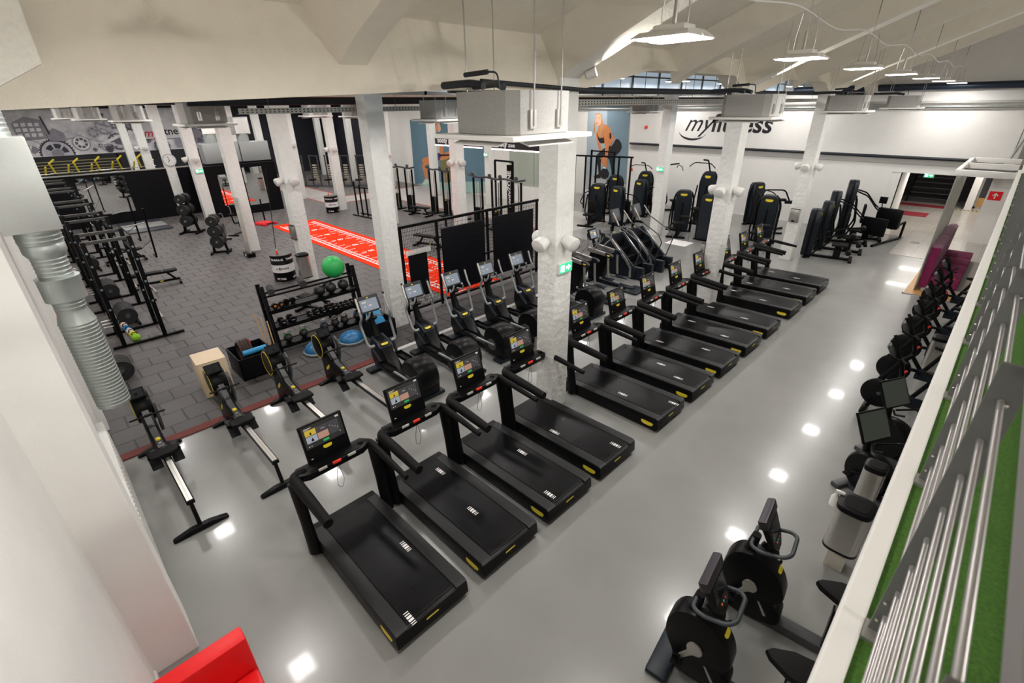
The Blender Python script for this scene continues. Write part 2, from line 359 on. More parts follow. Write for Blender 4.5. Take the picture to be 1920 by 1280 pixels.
# roof plates between ribs (nave), rising towards the middle
b = MB()
xs = [-5.02+0.5*i for i in range(23)]
for k in range(len(xs)-1):
    x0, x1 = xs[k], xs[k+1]
    for (ya, yb) in ((-0.7, 2.7), (2.7, 5.98), (5.98, 9.3), (9.3, 12.6), (12.6, 15.9), (15.9, 19.2), (19.2, 22.5), (22.5, FW+0.2)):
        b.add([(x0, ya, roofz(x0)), (x1, ya, roofz(x1)), (x1, yb, roofz(x1)), (x0, yb, roofz(x0))], [(0, 1, 2, 3)])
struct('ceiling', b, PLASTER)
struct('ceiling_top', MB().box(-46, 8, -1, FW+1, 11.2, 11.4), PLASTER)
# main ribs on the column lines: pale pitted soffits; lesser ribs in mid bay
def rib(y, w, d0, slope, m, name):
    # soffit line from (x=-4.95,z=5.5+d0)
    pts = [(-5.0, 5.42+d0), (-4.55, 5.66+d0), (5.4, 5.66+d0+slope*9.95)]
    bb = MB()
    for k in range(2):
        (xa, za), (xb, zz) = pts[k], pts[k+1]
        for side in (0, 1):
            yy = y-w/2 if side == 0 else y+w/2
            bb.add([(xa, yy, za), (xb, yy, zz), (xb, yy-(0.25 if side == 0 else -0.25), roofz(xb)+0.02), (xa, yy-(0.25 if side == 0 else -0.25), roofz(xa)+0.02)], [(0, 1, 2, 3)], 0)
        bb.add([(xa, y-w/2, za), (xb, y-w/2, zz), (xb, y+w/2, zz), (xa, y+w/2, za)], [(0, 1, 2, 3)], 1)
    return struct(name, bb, [PLASTER, m])
for y in (-0.9, 5.98, 12.6, 19.2): rib(y, 0.42, 0.02, 0.415, RIBM, 'ceiling_rib')
for y in (2.7, 9.3, 15.9, 22.5): rib(y, 0.30, 0.10, 0.41, PLASTER, 'ceiling_rib_small')
# left bays: flat soffit with glazed strip seen through the beam openings
struct('ceiling_left', MB().box(-46, -5.25, -0.7, FW+0.3, 6.55, 6.7), PLASTER)
b = MB()
for x in XK[1:]:
    b.box(x-0.2, x+0.2, -0.6, FW, 5.5, 6.6)
struct('ceiling_beam_row', b, PLASTER)
o = struct('window_1', MB().box(-8.6, -8.55, 3, FW, 5.42, 6.5), mat('pale_skylight', (0.45, 0.55, 0.65), 0.3, emit=0.5))
b = MB()
for k in range(16): b.box(-8.54, -8.50, 3.2+k*1.45, 3.26+k*1.45, 5.4, 6.5)
b.box(-8.54, -8.5, 3, FW, 5.40, 5.46).box(-8.54, -8.5, 3, FW, 5.86, 5.9)
f = b.build('window_frame', GREYP, o, False)
# closing walls on the balcony side
struct('wall_right', MB().box(8, 8.3, -1, FW+1, 0, 9.5).box(2.2, 8, -1.0, -0.7, 0, 9.5), WHITE)
struct('ceiling_ridge', MB().box(5.4, 8.3, -1, FW+1, 10.0, 10.2), PLASTER)
# ================================================================== balcony edge in the foreground
b = MB().box(0.03, 0.10, 0.0, 16.6, 3.45, 3.70, 0, 0.008).box(0.10, 3.2, -0.3, 21, 3.40, 3.62)
struct('floor_balcony', b, WHITE)
struct('trim_balcony_screed', MB().box(0.62, 3.2, -0.3, 21, 3.62, 3.64), mat('balcony_grey', (0.22, 0.22, 0.21), 0.6))
tag(MB().box(0.10, 0.62, 0.0, 16.0, 3.62, 3.685).build('artificial_turf', TURF, None, False), 'strip of green artificial turf along the white balcony edge under the railing', 'artificial turf', kind='stuff')
rail = thing('balcony_railing', 'grey steel balcony railing with round horizontal bars above green turf', 'railing', (0, 0, 0))
py = [0.52+0.945*k for k in range(15)]
b = MB()
for y in py:
    p = MB(); p.box(0.110, 0.172, y-0.006, y+0.006, 3.70, 4.66, 0, 0.002)
    p.box(0.10, 0.19, y-0.05, y+0.03, 3.685, 3.70, 1)
    pp = p.build('post', [GREYP, SILV], rail)
    q = MB()
    for (dz) in (0.03, 0.11):
        q.ball((0.122+0.0*dz, y-0.008, 3.72+dz), 0.006, 8)
    q.ball((0.15, y-0.008, 4.56), 0.006, 8)
    q.build('bolt', CHROME, pp)
for k in range(8):
    z = 3.775+0.113*k
    MB().cyl((0.136+0.0005*k, 0.0, z), (0.136+0.0005*k, 14.2, z), 0.0065, n=10).build('bar', RAILM, rail)
MB().box(0.152, 0.205, -0.2, 14.2, 4.645, 4.70, 0, 0.008).build('handrail', mat('grey_handrail', (0.24, 0.23, 0.23), 0.45), rail)
# ================================================================== treadmills
def badge(b, M, w, h, mi=0):
    # yellow lozenge with clipped tabs
    P = [(-w*.5, h*.30), (-w*.42, h*.5), (w*.40, h*.5), (w*.5, h*.28), (w*.42, -h*.30), (w*.20, -h*.5), (-w*.22, -h*.5), (-w*.44, -h*.26)]
    vs = [M @ Vector((x, y, 0.0)) for x, y in P]+[M @ Vector((x, y, 0.003)) for x, y in P]
    n = len(P); b.add(vs, [tuple(range(n))[::-1], tuple(range(n, 2*n))]+[(i, (i+1)%n, n+(i+1)%n, n+i) for i in range(n)], mi)
def make_treadmill():
    # origin: floor under deck centre line, rear at x=+1.0, console end at x=-1.0
    t = thing('treadmill', '', 'treadmill')
    d = MB()
    d.prism([(-1.10, 0.02), (-1.10, 0.22), (0.98, 0.265), (1.03, 0.24), (1.045, 0.08), (1.0, 0.03), (-0.9, 0.015)], -0.485, 0.485, 'y', 0, 0.018)
    d.build('deck', BLK2, t)
    s = MB()
    for y in (-1, 1): s.prism([(-0.98, 0.225), (-0.98, 0.240), (0.985, 0.283), (1.03, 0.262), (1.02, 0.245)], y*0.325, y*0.478, 'y', 0, 0.006)
    s.build('side_rail', mat('charcoal_plastic', (0.013, 0.013, 0.014), 0.45, noise=0.1, spec=0.3), t)
    bl = MB(); bl.prism([(-0.93, 0.20), (-0.93, 0.243), (0.96, 0.280), (0.985, 0.272), (0.99, 0.25)], -0.315, 0.315, 'y', 0)
    belt = bl.build('running_belt', BELT, t)
    m = MB()
    for dx, wd in ((0, .007), (.025, .018), (.055, .018), (.08, .018), (.12, .007)): pass
    for k, wd in ((-0.085, .010), (-0.055, .014), (-0.018, .030), (0.024, .030), (0.060, .010), (0.085, .010)):
        m.box(k-wd/2, k+wd/2, -0.030, 0.030, 0.2674, 0.2692)
    mk = m.build('belt_marking', TXTW, belt)
    y = MB()
    badge(y, frame((0.83, -0.4865, 0.13), (1, 0, 0), (0, 0, 1)), 0.24, 0.075); y.build('badge', YEL, t); y = MB()
    badge(y, frame((1.034, -0.02, 0.165), (0, 1, 0), (0.05, 0, 1)), 0.17, 0.05)
    y.build('badge', YEL, t)
    # uprights sweeping into handrails
    for sgn in (-1, 1):
        u = MB(); yo = sgn*0.535
        u.tube([(-0.80, yo, 0.05), (-0.87, yo, 0.55), (-0.95, yo, 1.12)], 0.062, 12, rs=[0.085, 0.075, 0.085], flat=0.55)
        u.build('upright', BLK2, t)
        h = MB()
        h.tube([(-1.03, sgn*0.36, 1.14), (-1.00, sgn*0.515, 1.14), (-0.72, sgn*0.515, 1.125), (-0.10, sgn*0.51, 1.07)], 0.046, 14, rnd=0.14, rs=[0.060, 0.078, 0.074, 0.064] if sgn < 0 else [0.055, 0.056, 0.048, 0.036], flat=0.9)
        h.build('handrail', SOFT, t)
    c = MB()
    # front bridge with cup holders and inner slot
    c.prism([(-1.10, -0.44), (-1.10, 0.44), (-1.02, 0.50), (-0.93, 0.47), (-0.875, 0.36), (-0.875, -0.36), (-0.93, -0.47), (-1.02, -0.50)], 1.095, 1.19, 'z', 0, 0.015)
    br = c.build('console_bridge', BLK2, t)
    cu = MB()
    for sgn in (-1, 1): cu.lathe([(0.047, 0.0), (0.047, 0.004), (0.038, 0.004), (0.036, 0.001)], (-0.985, sgn*0.385, 1.189), 18)
    cu.box(-0.925, -0.895, -0.33, 0.33, 1.188, 1.194)
    cu.build('cup_holder', BLK, br)
    e = MB().box(-0.885, -0.86, -0.055, 0.055, 1.165, 1.20, 0, 0.006); e.build('stop_button', REDP, br)
    for ya in (-0.24, 0.15): MB().box(-0.885, -0.866, ya, ya+0.11, 1.165, 1.197, 0, 0.004).build('speed_key', mat('grey_key', (0.5, 0.48, 0.45), 0.5), br)
    # screen leaning away from the runner
    W = 0.285
    M = frame((-1.03, 0, 1.17), (0, 1, 0), (-0.26, 0, 1.0))   # right=+y, up=tilted, out = +x
    s = MB(); s.T = M; s.box(-W, W, 0.0, 0.53, -0.045, 0.0, 0, 0.012)
    sc = s.build('screen_housing', BLK2, t)
    g = MB(); g.T = M; g.box(-W+0.03, W-0.03, 0.215, 0.51, 0.0005, 0.003); dsp = g.build('display', SCRM, sc)
    for (xa, xb, za, zb_, mm) in ((-0.225, -0.085, 0.38, 0.455, SCY), (-0.225, -0.085, 0.285, 0.372, SCB), (-0.078, 0.062, 0.285, 0.372, SCO), (-0.078, 0.062, 0.38, 0.455, mat('screen_tile_dark', (0.06, 0.06, 0.065), 0.2, emit=0.3)), (0.07, 0.21, 0.285, 0.455, mat('screen_tile_dark', (0.06, 0.06, 0.065), 0.2, emit=0.3)), (-0.03, 0.045, 0.235, 0.265, SCG)):
        g = MB(); g.T = M; g.box(xa, xb, za, zb_, 0.003, 0.0040); g.build('menu_tile', mm, dsp, False)
    g = MB(); g.T = M
    g.box(0.19, 0.235, 0.475, 0.498, 0.003, 0.0045, 4)
    g.box(-0.225, -0.13, 0.475, 0.482, 0.003, 0.0045, 4).box(-0.225, -0.16, 0.463, 0.468, 0.003, 0.0045, 4)
    for k in range(4): g.box(0.09+0.03*k, 0.105+0.03*k, 0.40-0.02*k, 0.405-0.02*k, 0.003, 0.0045, 4)
    g.box(-0.02, 0.03, 0.41, 0.415, 0.003, 0.0045, 4)
    g.add([(-0.17, 0.39, 0.005), (-0.14, 0.39, 0.005), (-0.155, 0.43, 0.005)], [(0, 1, 2)], 5)
    g.add([(-0.17, 0.30, 0.005), (-0.13, 0.30, 0.005), (-0.15, 0.35, 0.005)], [(0, 1, 2)], 5)
    g.box(-0.22, -0.205, 0.24, 0.25, 0.003, 0.0045, 4).box(-0.19, -0.175, 0.24, 0.25, 0.003, 0.0045, 4).box(0.20, 0.21, 0.27, 0.28, 0.003, 0.0045, 4)
    g.build('screen_text', [SCY, SCB, SCO, SCG, TXTW, BLK], dsp, False)
    y = MB(); badge(y, M @ Matrix.Translation((0, 0.165, 0.001)), 0.12, 0.045); y.build('badge', YEL, sc)
    y = MB(); y.T = M; y.box(-0.24, -0.215, 0.075, 0.085, 0.001, 0.003); y.build('logo_mark', TXTW, sc, False)
    # safety cord loop
    p = [(-0.885, 0.0, 1.10), (-0.87, -0.04, 0.98), (-0.88, -0.05, 0.80), (-0.86, 0.0, 0.76), (-0.88, 0.05, 0.88), (-0.885, 0.015, 1.10)]
    MB().tube(p, 0.003, 5, rnd=0.05).build('safety_cord', BLK, t)
    return t
MK = [(-3.96, 1.98), (-3.12, 1.48), (-4.76, 3.13), (-3.8, 2.6+0.35), (-4.17, 4.3), (-3.24, 3.9), (-4.14, 5.05), (-3.2, 5.46), (-3.97, 6.84), (-3.12, 7.2), (-4.04, 8.39), (-3.5, 8.1), (-4.62, 9.36), (-3.66, 9.67), (-4.62, 10.94), (-3.65, 10.62), (-4.7, 12.18), (-3.73, 11.99), (-4.78, 13.86), (-3.86, 13.6), (-4.7, 14.8), (-3.7, 15.0), (-4.6, 16.4), (-3.8, 16.2)]
TY = [1.25, 2.46, 3.65, 4.84, 6.53, 7.80, 9.07, 10.36, 11.65, 13.30, 14.60, 15.85]
names = ['nearest the camera at the row end', 'second from the near end of the row', 'third from the near end of the row', 'fourth from the near end, left of the wide white pillar',
 'fifth from the near end, first beyond the white pillar', 'second beyond the white pillar', 'third beyond the white pillar', 'fourth beyond the white pillar', 'fifth beyond the white pillar',
 'third from the far end of the row', 'second from the far end of the row', 'at the far end of the row nearest the weight machines']
tm = make_treadmill(); TMS = []
for i, y in enumerate(TY):
    lb = 'black treadmill with lit touchscreen, ' + names[i]
    if i == 0: tm.location = (-4.085, y+0.485, 0); tm['label'] = lb; tm['group'] = 'treadmills in a row'; o = tm
    else: o = dup(tm, (-4.085, y+0.485, 0), None, lb, 'treadmills in a row')
    TMS.append(o)
for i, o in enumerate(TMS):
    be = [c for c in kids(o) if c.name.startswith('running_belt')][0]; m1 = kids(be)[0]; m2 = m1.copy(); COL.objects.link(m2); m2.parent = be
    for m_, (mx, my) in ((m1, MK[2*i]), (m2, MK[2*i+1])):
        lx = mx+4.085; m_.location = (lx, max(-0.27, min(0.27, my-TY[i]-0.485)), (lx+0.93)*0.0196+0.243-0.2674+0.0008)
        m_.rotation_euler = (0, -0.0196, 0); m_.location.z += 0.0002
# floor power rails
struct('trim_5', MB().box(-5.19, -5.09, 1.3, 17, 0, 0.035), WPL)
# ================================================================== ceiling lamps
def make_lamp():
    t = thing('pendant_light', '', 'light')
    b = MB()
    for s in (-1, 1):
        b.add([(-0.27, s*0.02, 0.0), (0.27, s*0.02, 0.0), (0.27, s*0.25, 0.0), (-0.27, s*0.25, 0.0), (-0.25, s*0.02, 0.05), (0.25, s*0.02, 0.05), (0.22, s*0.18, 0.045), (-0.22, s*0.18, 0.045)],
              [(0, 1, 2, 3), (4, 5, 6, 7), (0, 1, 5, 4), (1, 2, 6, 5), (2, 3, 7, 6), (3, 0, 4, 7)])
    b.box(-0.15, 0.15, -0.10, 0.10, 0.04, 0.10, 0, 0.02)
    b.build('housing', WPL, t)
    for s in (-1, 1):
        MB().box(-0.25, 0.25, s*0.03, s*0.235, -0.008, -0.001).build('led_panel', LEDM, t, False)
    c = MB()
    for s in (-1, 1): c.tube([(0.12*s, 0, 0.09), (0.12*s, 0, 0.22), (0.09*s, 0, 0.50)], 0.006, 6)
    c.tube([(0, 0, 0.10), (0, 0, 0.30)], 0.018, 8).cyl((0, 0, 0.3), (0, 0, 0.80), 0.006, n=5)
    c.build('suspension', SILV, t)
    return t
LL = bpy.data.lights.new('lamp_light', 'AREA'); LL.shape = 'RECTANGLE'; LL.size = 0.5; LL.size_y = 0.44; LL.energy = LAMP_W; LL.color = (1.0, 0.965, 0.92)
L2 = bpy.data.lights.new('lamp_light_panel', 'AREA'); L2.shape = 'RECTANGLE'; L2.size = 0.42; L2.size_y = 0.15; L2.energy = LAMP_W*0.54; L2.color = (1.0, 0.965, 0.92)
lp = make_lamp(); first = True
ordn = ['nearest', 'second', 'third', 'fourth', 'fifth', 'sixth', 'seventh', 'eighth']
bayn = ['over the aisle', 'over the elliptical trainers', 'over the storage rack', 'over the near drum', 'over the barbell pillar', 'over the plate trees', 'behind the slat wall', 'in front of the gear mural']
for bx, xx in enumerate((-2.42, -7.7, -13.0, -18.4, -23.7, -29.0, -34.3, -39.6)):
    for k in range(8):
        y = 1.0+3.36*k
        if first: o = lp; first = False
        else: o = dup(lp, (0, 0, 0))
        o.location = (xx, y, 5.69 if bx == 0 else 5.75)
        o['label'] = 'twin-panel LED light, %s in the row hanging %s' % (ordn[k], bayn[bx]); o['group'] = 'LED lights hanging '+bayn[bx]
LO = [o for o in bpy.data.objects if o.name.startswith('pendant_light') and o.parent is None]
for o in LO:
    if o.location.x > -3:
        for s in (-1, 1):
            l = bpy.data.objects.new('lamp_light', L2); COL.objects.link(l); l.location = (0, s*0.135, -0.02); l.parent = o
        MB().cyl((0, 0, 0.80), (0, 0, 1.33), 0.006, n=5).build('hanging_wire', GREYP, o)
    else:
        l = bpy.data.objects.new('lamp_light', LL); COL.objects.link(l); l.location = (0, 0, -0.03); l.parent = o
# unseen fill lights added on the balcony side to brighten the ceiling and long beam
for k, (y, e, rz_) in enumerate(((0.6, 260, PI), (6.0, 230, PI), (12.6, 200, PI), (19.2, 180, PI))):
    t = thing('added_fill_light', 'added fill light, unseen behind the camera on the balcony side, %s' % ordn[k], 'light', (5.3, y, 5.6), 0, 'added fill lights behind the camera')
    MB().box(-0.02, 0.10, -0.16, 0.16, -0.12, 0.12, 0, 0.02).cyl((0.05, 0, 0.1), (0.05, 0, 3.0), 0.012, n=6).build('fill_housing', WPL, t)
    MB().box(-0.03, -0.02, -0.13, 0.13, -0.09, 0.09).build('fill_lens', LEDM, t, False)
    d = bpy.data.lights.new('fill_spot', 'SPOT'); d.energy = e*2.0; d.spot_size = 2.5; d.spot_blend = 0.6; d.shadow_soft_size = 0.15; d.color = (1.0, 0.955, 0.88)
    l = bpy.data.objects.new('fill_spot', d); COL.objects.link(l); l.parent = t; l.location = (-0.05, 0, 0)
    l.rotation_euler = (Vector((-1, 0, 0.06))).to_track_quat('-Z', 'Y').to_euler()
# ================================================================== rowers
CHAR = mat('charcoal_metal', (0.05, 0.052, 0.055), 0.4, noise=0.08)
def make_rower():
    # origin: floor under the rear foot; flywheel at x=-2.7
    t = thing('rowing_machine', '', 'rowing machine')
    for x, w, zz in ((0, 0.34, 0.045), (-2.45, 0.32, 0.05)):
        b = MB(); b.prism([(-w, 0.012), (-w+0.02, zz*0.7), (-0.12, zz+0.035), (0.12, zz+0.035), (w-0.02, zz*0.7), (w, 0.012), (w-0.03, 0.0), (-w+0.03, 0.0)], x-0.045, x+0.045, 'x', 0, 0.008)
        b.build('foot', BLK2, t)
    MB().tube([(-0.02, 0, 0.06), (-0.14, 0, 0.40)], 0.03, 8, flat=0.8).build('rear_stem', BLK2, t)
    r = MB().box(-1.55, -0.08, -0.052, 0.052, 0.40, 0.455, 0, 0.006); rl = r.build('rail', BLK2, t)
    MB().box(-1.55, -0.10, -0.036, 0.036, 0.456, 0.464).box(-1.5, -0.10, -0.008, 0.008, 0.464, 0.466, 1).build('rail_track', [CHROME, SILV], rl)
    b = MB().prism([(-2.62, 0.0), (-2.40, 0.0), (-2.10, 0.42), (-1.55, 0.455), (-1.55, 0.38), (-1.9, 0.30), (-2.30, 0.02), (-2.62, 0.0), (-2.66, 0.30), (-2.50, 0.60)][:7]+[(-2.66, 0.02), (-2.62, 0.60), (-2.42, 0.74), (-2.05, 0.50)][:0], -0.06, 0.06, 'y', 0, 0.01)
    b = MB(); b.prism([(-2.62, 0.03), (-2.34, 0.03), (-2.18, 0.30), (-1.62, 0.37), (-1.60, 0.475), (-2.08, 0.545), (-2.42, 0.84), (-2.66, 0.80)], -0.085, 0.085, 'y', 0, 0.012)
    bo = b.build('body', BLK2, t)
    MB().prism([(-2.40, 0.850), (-2.385, 0.83), (-2.07, 0.555), (-1.66, 0.482), (-1.66, 0.49), (-2.07, 0.567), (-2.38, 0.86)], -0.045, 0.045, 'y').build('top_cover', CHAR, bo)
    MB().lathe([(0.035, 0), (0.036, 0.02), (0.03, 0.028)], (-1.86, 0.0, 0.522), 16).build('knob', YEL, bo)
    MB().box(-1.77, -1.74, -0.018, 0.018, 0.51, 0.52, 0, 0.003).build('button', SILV, bo)
    yb = MB(); badge(yb, frame((-2.38, -0.0865, 0.38), (1, 0, 0.9), (-0.9, 0, 1)), 0.24, 0.06); yb.build('badge', YEL, bo)
    # flywheel drum, axis across
    f = MB(); f.lathe([(0.20, -0.13), (0.255, -0.12), (0.27, -0.08), (0.27, 0.10), (0.25, 0.135), (0.18, 0.14)], (-2.62, 0.0, 0.80), 28, axis='y')
    fw = f.build('flywheel_housing', BLK2, t)
    g = MB()
    g.lathe([(0.232, -0.006), (0.246, -0.006), (0.246, 0.0), (0.232, 0.0)], (-2.62, -0.132, 0.80), 32, axis='y', cap=False)
    g.build('yellow_ring', YEL, fw)
    g = MB()
    for k in range(7): g.box(-2.80+0.05*k, -2.785+0.05*k, -0.085, 0.09, 1.055-abs(k-3)*0.018, 1.075-abs(k-3)*0.018)
    g.build('vent', BLK, fw, False)
    MB().prism([(-2.64, 0.36), (-2.36, 0.62), (-2.26, 0.85), (-2.33, 1.05), (-2.22, 0.98), (-2.16, 0.74), (-2.28, 0.46), (-2.50, 0.30)], 0.12, 0.16, 'y', 0, 0.01).build('side_arm', CHAR, t)
    # display on short arm
    MB().tube([(-2.50, 0, 1.02), (-2.38, -0.02, 1.16)], 0.02, 8).box(-2.47, -2.43, -0.11, 0.10, 1.02, 1.10).build('display_arm', BLK, t)
    M = frame((-2.40, -0.03, 1.15), (0, 1, 0), (-0.5, 0, 1)); s = MB(); s.T = M; s.box(-0.13, 0.13, -0.085, 0.085, -0.02, 0.0, 0, 0.01)
    d = s.build('display', BLK2, t)
    s = MB(); s.T = M; s.box(-0.10, 0.10, -0.06, 0.06, 0.0005, 0.002); s.build('display_glass', mat('dark_glass', (0.02, 0.022, 0.025), 0.1), d)
    MB().cyl((-2.10, -0.24, 0.86), (-2.10, 0.24, 0.86), 0.014, n=10).box(-2.13, -2.08, -0.04, 0.04, 0.845, 0.875, 0, 0.006).build('handle', SOFT, t)
    # seat and footplates
    s = MB(); s.prism([(-0.19, -0.10), (-0.19, 0.09), (-0.10, 0.12), (-0.02, 0.105), (0.08, 0.11), (0.16, 0.08), (0.16, -0.09), (0.08, -0.12), (-0.04, -0.11), (-0.12, -0.125)], 0.50, 0.55, 'z', 0, 0.012)
    q = MB()
    for v in s.v: q.v.append(Vector((v.y*0.9-1.42, v.x*1.02, v.z)))
    q.f = s.f; q.m = s.m; q.build('seat', SOFT, t)
    MB().box(-1.49, -1.35, -0.07, 0.07, 0.455, 0.50).build('seat_carriage', BLK, t)
    for sg in (-1, 1):
        m = MB(); m.T = frame((-1.66, sg*0.145, 0.32), (0, 1, 0), (-0.75, 0, 0.66)); m.box(-0.075, 0.075, -0.17, 0.17, -0.012, 0.012, 0, 0.01)
        fp = m.build('footplate', BLK2, t)
        m = MB(); m.T = frame((-1.66, sg*0.145, 0.32), (0, 1, 0), (-0.75, 0, 0.66)); m.tube([(-0.065, 0.03, 0.0), (-0.05, 0.03, 0.05), (0.05, 0.03, 0.05), (0.065, 0.03, 0.0)], 0.014, 6, rnd=0.03, flat=1.8); m.build('strap', BLK, fp)
    return t
RY = [0.27, 1.40, 2.42, 3.42]
rl_ = ['black rowing machine nearest the left wall, rower closest to the duct', 'black rowing machine second from the left wall, in front of the plywood box', 'black rowing machine third from the left wall, in front of the kettlebell rack', 'black rowing machine next to the first elliptical trainer']
rw = make_rower()
for i, y in enumerate(RY):
    o = rw if i == 0 else dup(rw, (0, 0, 0)); o.location = (-6.45, y, 0); o['label'] = rl_[i]; o['group'] = 'rowing machines'
# ================================================================== elliptical trainers
def make_elliptical():
    t = thing('elliptical_trainer', '', 'elliptical trainer')
    MB().box(-0.88, -0.66, -0.36, 0.36, 0.0, 0.085, 0, 0.03).build('front_foot', NAVY, t)
    MB().box(0.78, 1.05, -0.34, 0.34, 0.0, 0.07, 0, 0.025).build('rear_foot', NAVY, t)
    b = MB(); b.prism([(-0.86, 0.05), (0.45, 0.05), (0.45, 0.13), (-0.10, 0.22), (-0.48, 0.60), (-0.58, 0.72), (-0.82, 0.78), (-0.96, 0.60), (-0.98, 0.30)], -0.13, 0.13, 'y', 0, 0.03)
    bo = b.build('front_housing', BLK2, t)
    MB().prism([(-0.84, 0.785), (-0.60, 0.725), (-0.49, 0.615), (-0.49, 0.50), (-0.56, 0.50), (-0.80, 0.66)], -0.155, 0.155, 'y', 0, 0.02).build('housing_cover', NAVY, bo)
    y = MB(); badge(y, frame((-0.535, 0.0, 0.675), (0, 1, 0), (-0.7, 0, 0.75)), 0.17, 0.05); y.build('badge', YEL, bo)
    MB().tube([(-0.85, 0, 0.72), (-0.97, 0, 1.05), (-1.00, 0, 1.42)], 0.075, 12, rs=[0.10, 0.07, 0.06], flat=0.75).build('mast', BLK2, t)
    MB().box(-0.3, 0.9, -0.10, 0.10, 0.03, 0.10, 0, 0.02).build('base_beam', CHAR, t)
    d = MB(); d.lathe([(0.18, -0.23), (0.34, -0.22), (0.37, -0.17), (0.375, 0), (0.37, 0.17), (0.34, 0.22), (0.18, 0.23)], (0.72, 0, 0.42), 30, axis='y')
    dr = d.build('flywheel_housing', BLK2, t)
    MB().prism([(0.42, 0.10), (1.02, 0.06), (1.04, 0.35), (0.98, 0.50), (0.45, 0.36)], -0.235, 0.235, 'y', 0, 0.02).build('housing_shell', BLK2, dr)
    y = MB(); badge(y, frame((0.97, 0.08, 0.67), (0, 1, 0), (-0.7, 0, 0.7)), 0.10, 0.035); y.build('badge', YEL, dr)
    for s in (-1, 1): MB().lathe([(0.14, 0), (0.12, s*0.008), (0.02, s*0.006)], (0.66, s*0.236, 0.34), 20, axis='y').build('hub_cap', CHAR, dr)
    for s in (-1, 1):
        ph = 0.10 if s < 0 else -0.06
        MB().tube([(-0.30+ph, s*0.235, 0.34), (0.70+ph*0.5, s*0.235, 0.30+ph*0.6)], 0.028, 10).build('pedal_bar', GREYT, t)
        MB().tube([(-0.62, s*0.26, 0.62), (-0.42+ph, s*0.235, 0.33)], 0.035, 8).build('link', NAVY, t)
        p = MB().box(-0.44+ph, 0.04+ph, s*0.15, s*0.36, 0.36, 0.385, 0, 0.01)
        pd = p.build('pedal', BLK2, t)
        q = MB().box(-0.42+ph, 0.02+ph, s*0.16, s*0.16+0.015*s, 0.38, 0.42).box(-0.42+ph, 0.02+ph, s*0.34, s*0.34-0.015*s, 0.38, 0.42).box(-0.42+ph, -0.40+ph, s*0.16, s*0.34, 0.38, 0.43)
        q.build('pedal_rim', BLK, pd)
        sw = 0.06 if s > 0 else -0.05
        MB().tube([(-0.62, s*0.20, 0.66), (-0.62, s*0.30, 0.66), (-0.66+sw*0.3, s*0.32, 0.72), (-0.82+sw, s*0.32, 1.12), (-0.72+sw, s*0.31, 1.28), (-0.80+sw, s*0.30, 1.40)], 0.026, 10, rnd=0.08, rs=[0.035, 0.035, 0.028, 0.028, 0.025, 0.022]).build('moving_arm', GREYT, t)
        g = MB(); g.tube([(-0.795+sw, s*0.30, 1.39), (-0.90+sw*1.4, s*0.285, 1.66)], 0.024, 10); g.build('arm_grip', CHROME, t)
        MB().tube([(-0.90+sw*1.4, s*0.285, 1.655), (-0.915+sw*1.4, s*0.283, 1.70)], 0.021, 10).build('grip_end', SOFT, t)
        MB().tube([(-0.93, s*0.10, 1.22), (-0.80, s*0.20, 1.20), (-0.74, s*0.16, 1.27), (-0.74, s*0.12, 1.38)], 0.021, 8, rnd=0.06).build('fixed_handle', GREYT, t)
    MB().lathe([(0.07, 0), (0.085, 0.04), (0.075, 0.05)], (-0.86, 0.0, 1.16), 16).build('bottle_tray', BLK, t)
    M = frame((-0.96, 0, 1.46), (0, 1, 0), (-0.42, 0, 1)); s = MB(); s.T = M; s.box(-0.25, 0.25, -0.17, 0.19, -0.05, 0, 0, 0.015); sc = s.build('screen_housing', mat('slate_bezel', (0.02, 0.022, 0.025), 0.4), t)
    s = MB(); s.T = M; s.box(-0.20, 0.20, -0.13, 0.115, 0.0005, 0.003); ds = s.build('display', SCL, sc)
    s = MB(); s.T = M; s.box(-0.15, -0.06, 0.045, 0.075, 0.003, 0.004, 0).box(-0.02, 0.05, -0.04, -0.01, 0.003, 0.004, 1).box(-0.13, -0.09, -0.05, -0.01, 0.003, 0.004, 2)
    s.build('screen_tiles', [mat('pale_gold_tile', (0.45, 0.44, 0.33), 0.3, emit=0.4), mat('pale_rose_tile', (0.50, 0.36, 0.38), 0.3, emit=0.4), SCB], ds, False)
    y = MB(); badge(y, M @ Matrix.Translation((0, 0.145, 0.001)), 0.05, 0.02); y.build('badge', YEL, sc)
    return t
EY = [4.45, 5.58, 6.68, 7.80, 8.92, 10.02]
el_ = ['black elliptical trainer nearest the kettlebell rack, first in its row', 'second elliptical trainer of the row along the black mesh fence, counted from the rowers', 'third elliptical trainer of the row along the black mesh fence, counted from the rowers',
       'fourth elliptical trainer of the row, just left of the wide white pillar', 'elliptical trainer mostly hidden behind the wide white pillar', 'elliptical trainer standing just right of the wide white pillar, partly hidden']
et = make_elliptical()
for i, y in enumerate(EY):
    o = et if i == 0 else dup(et, (0, 0, 0)); o.location = (-7.86, y, 0); o['label'] = el_[i]; o['group'] = 'elliptical trainers'
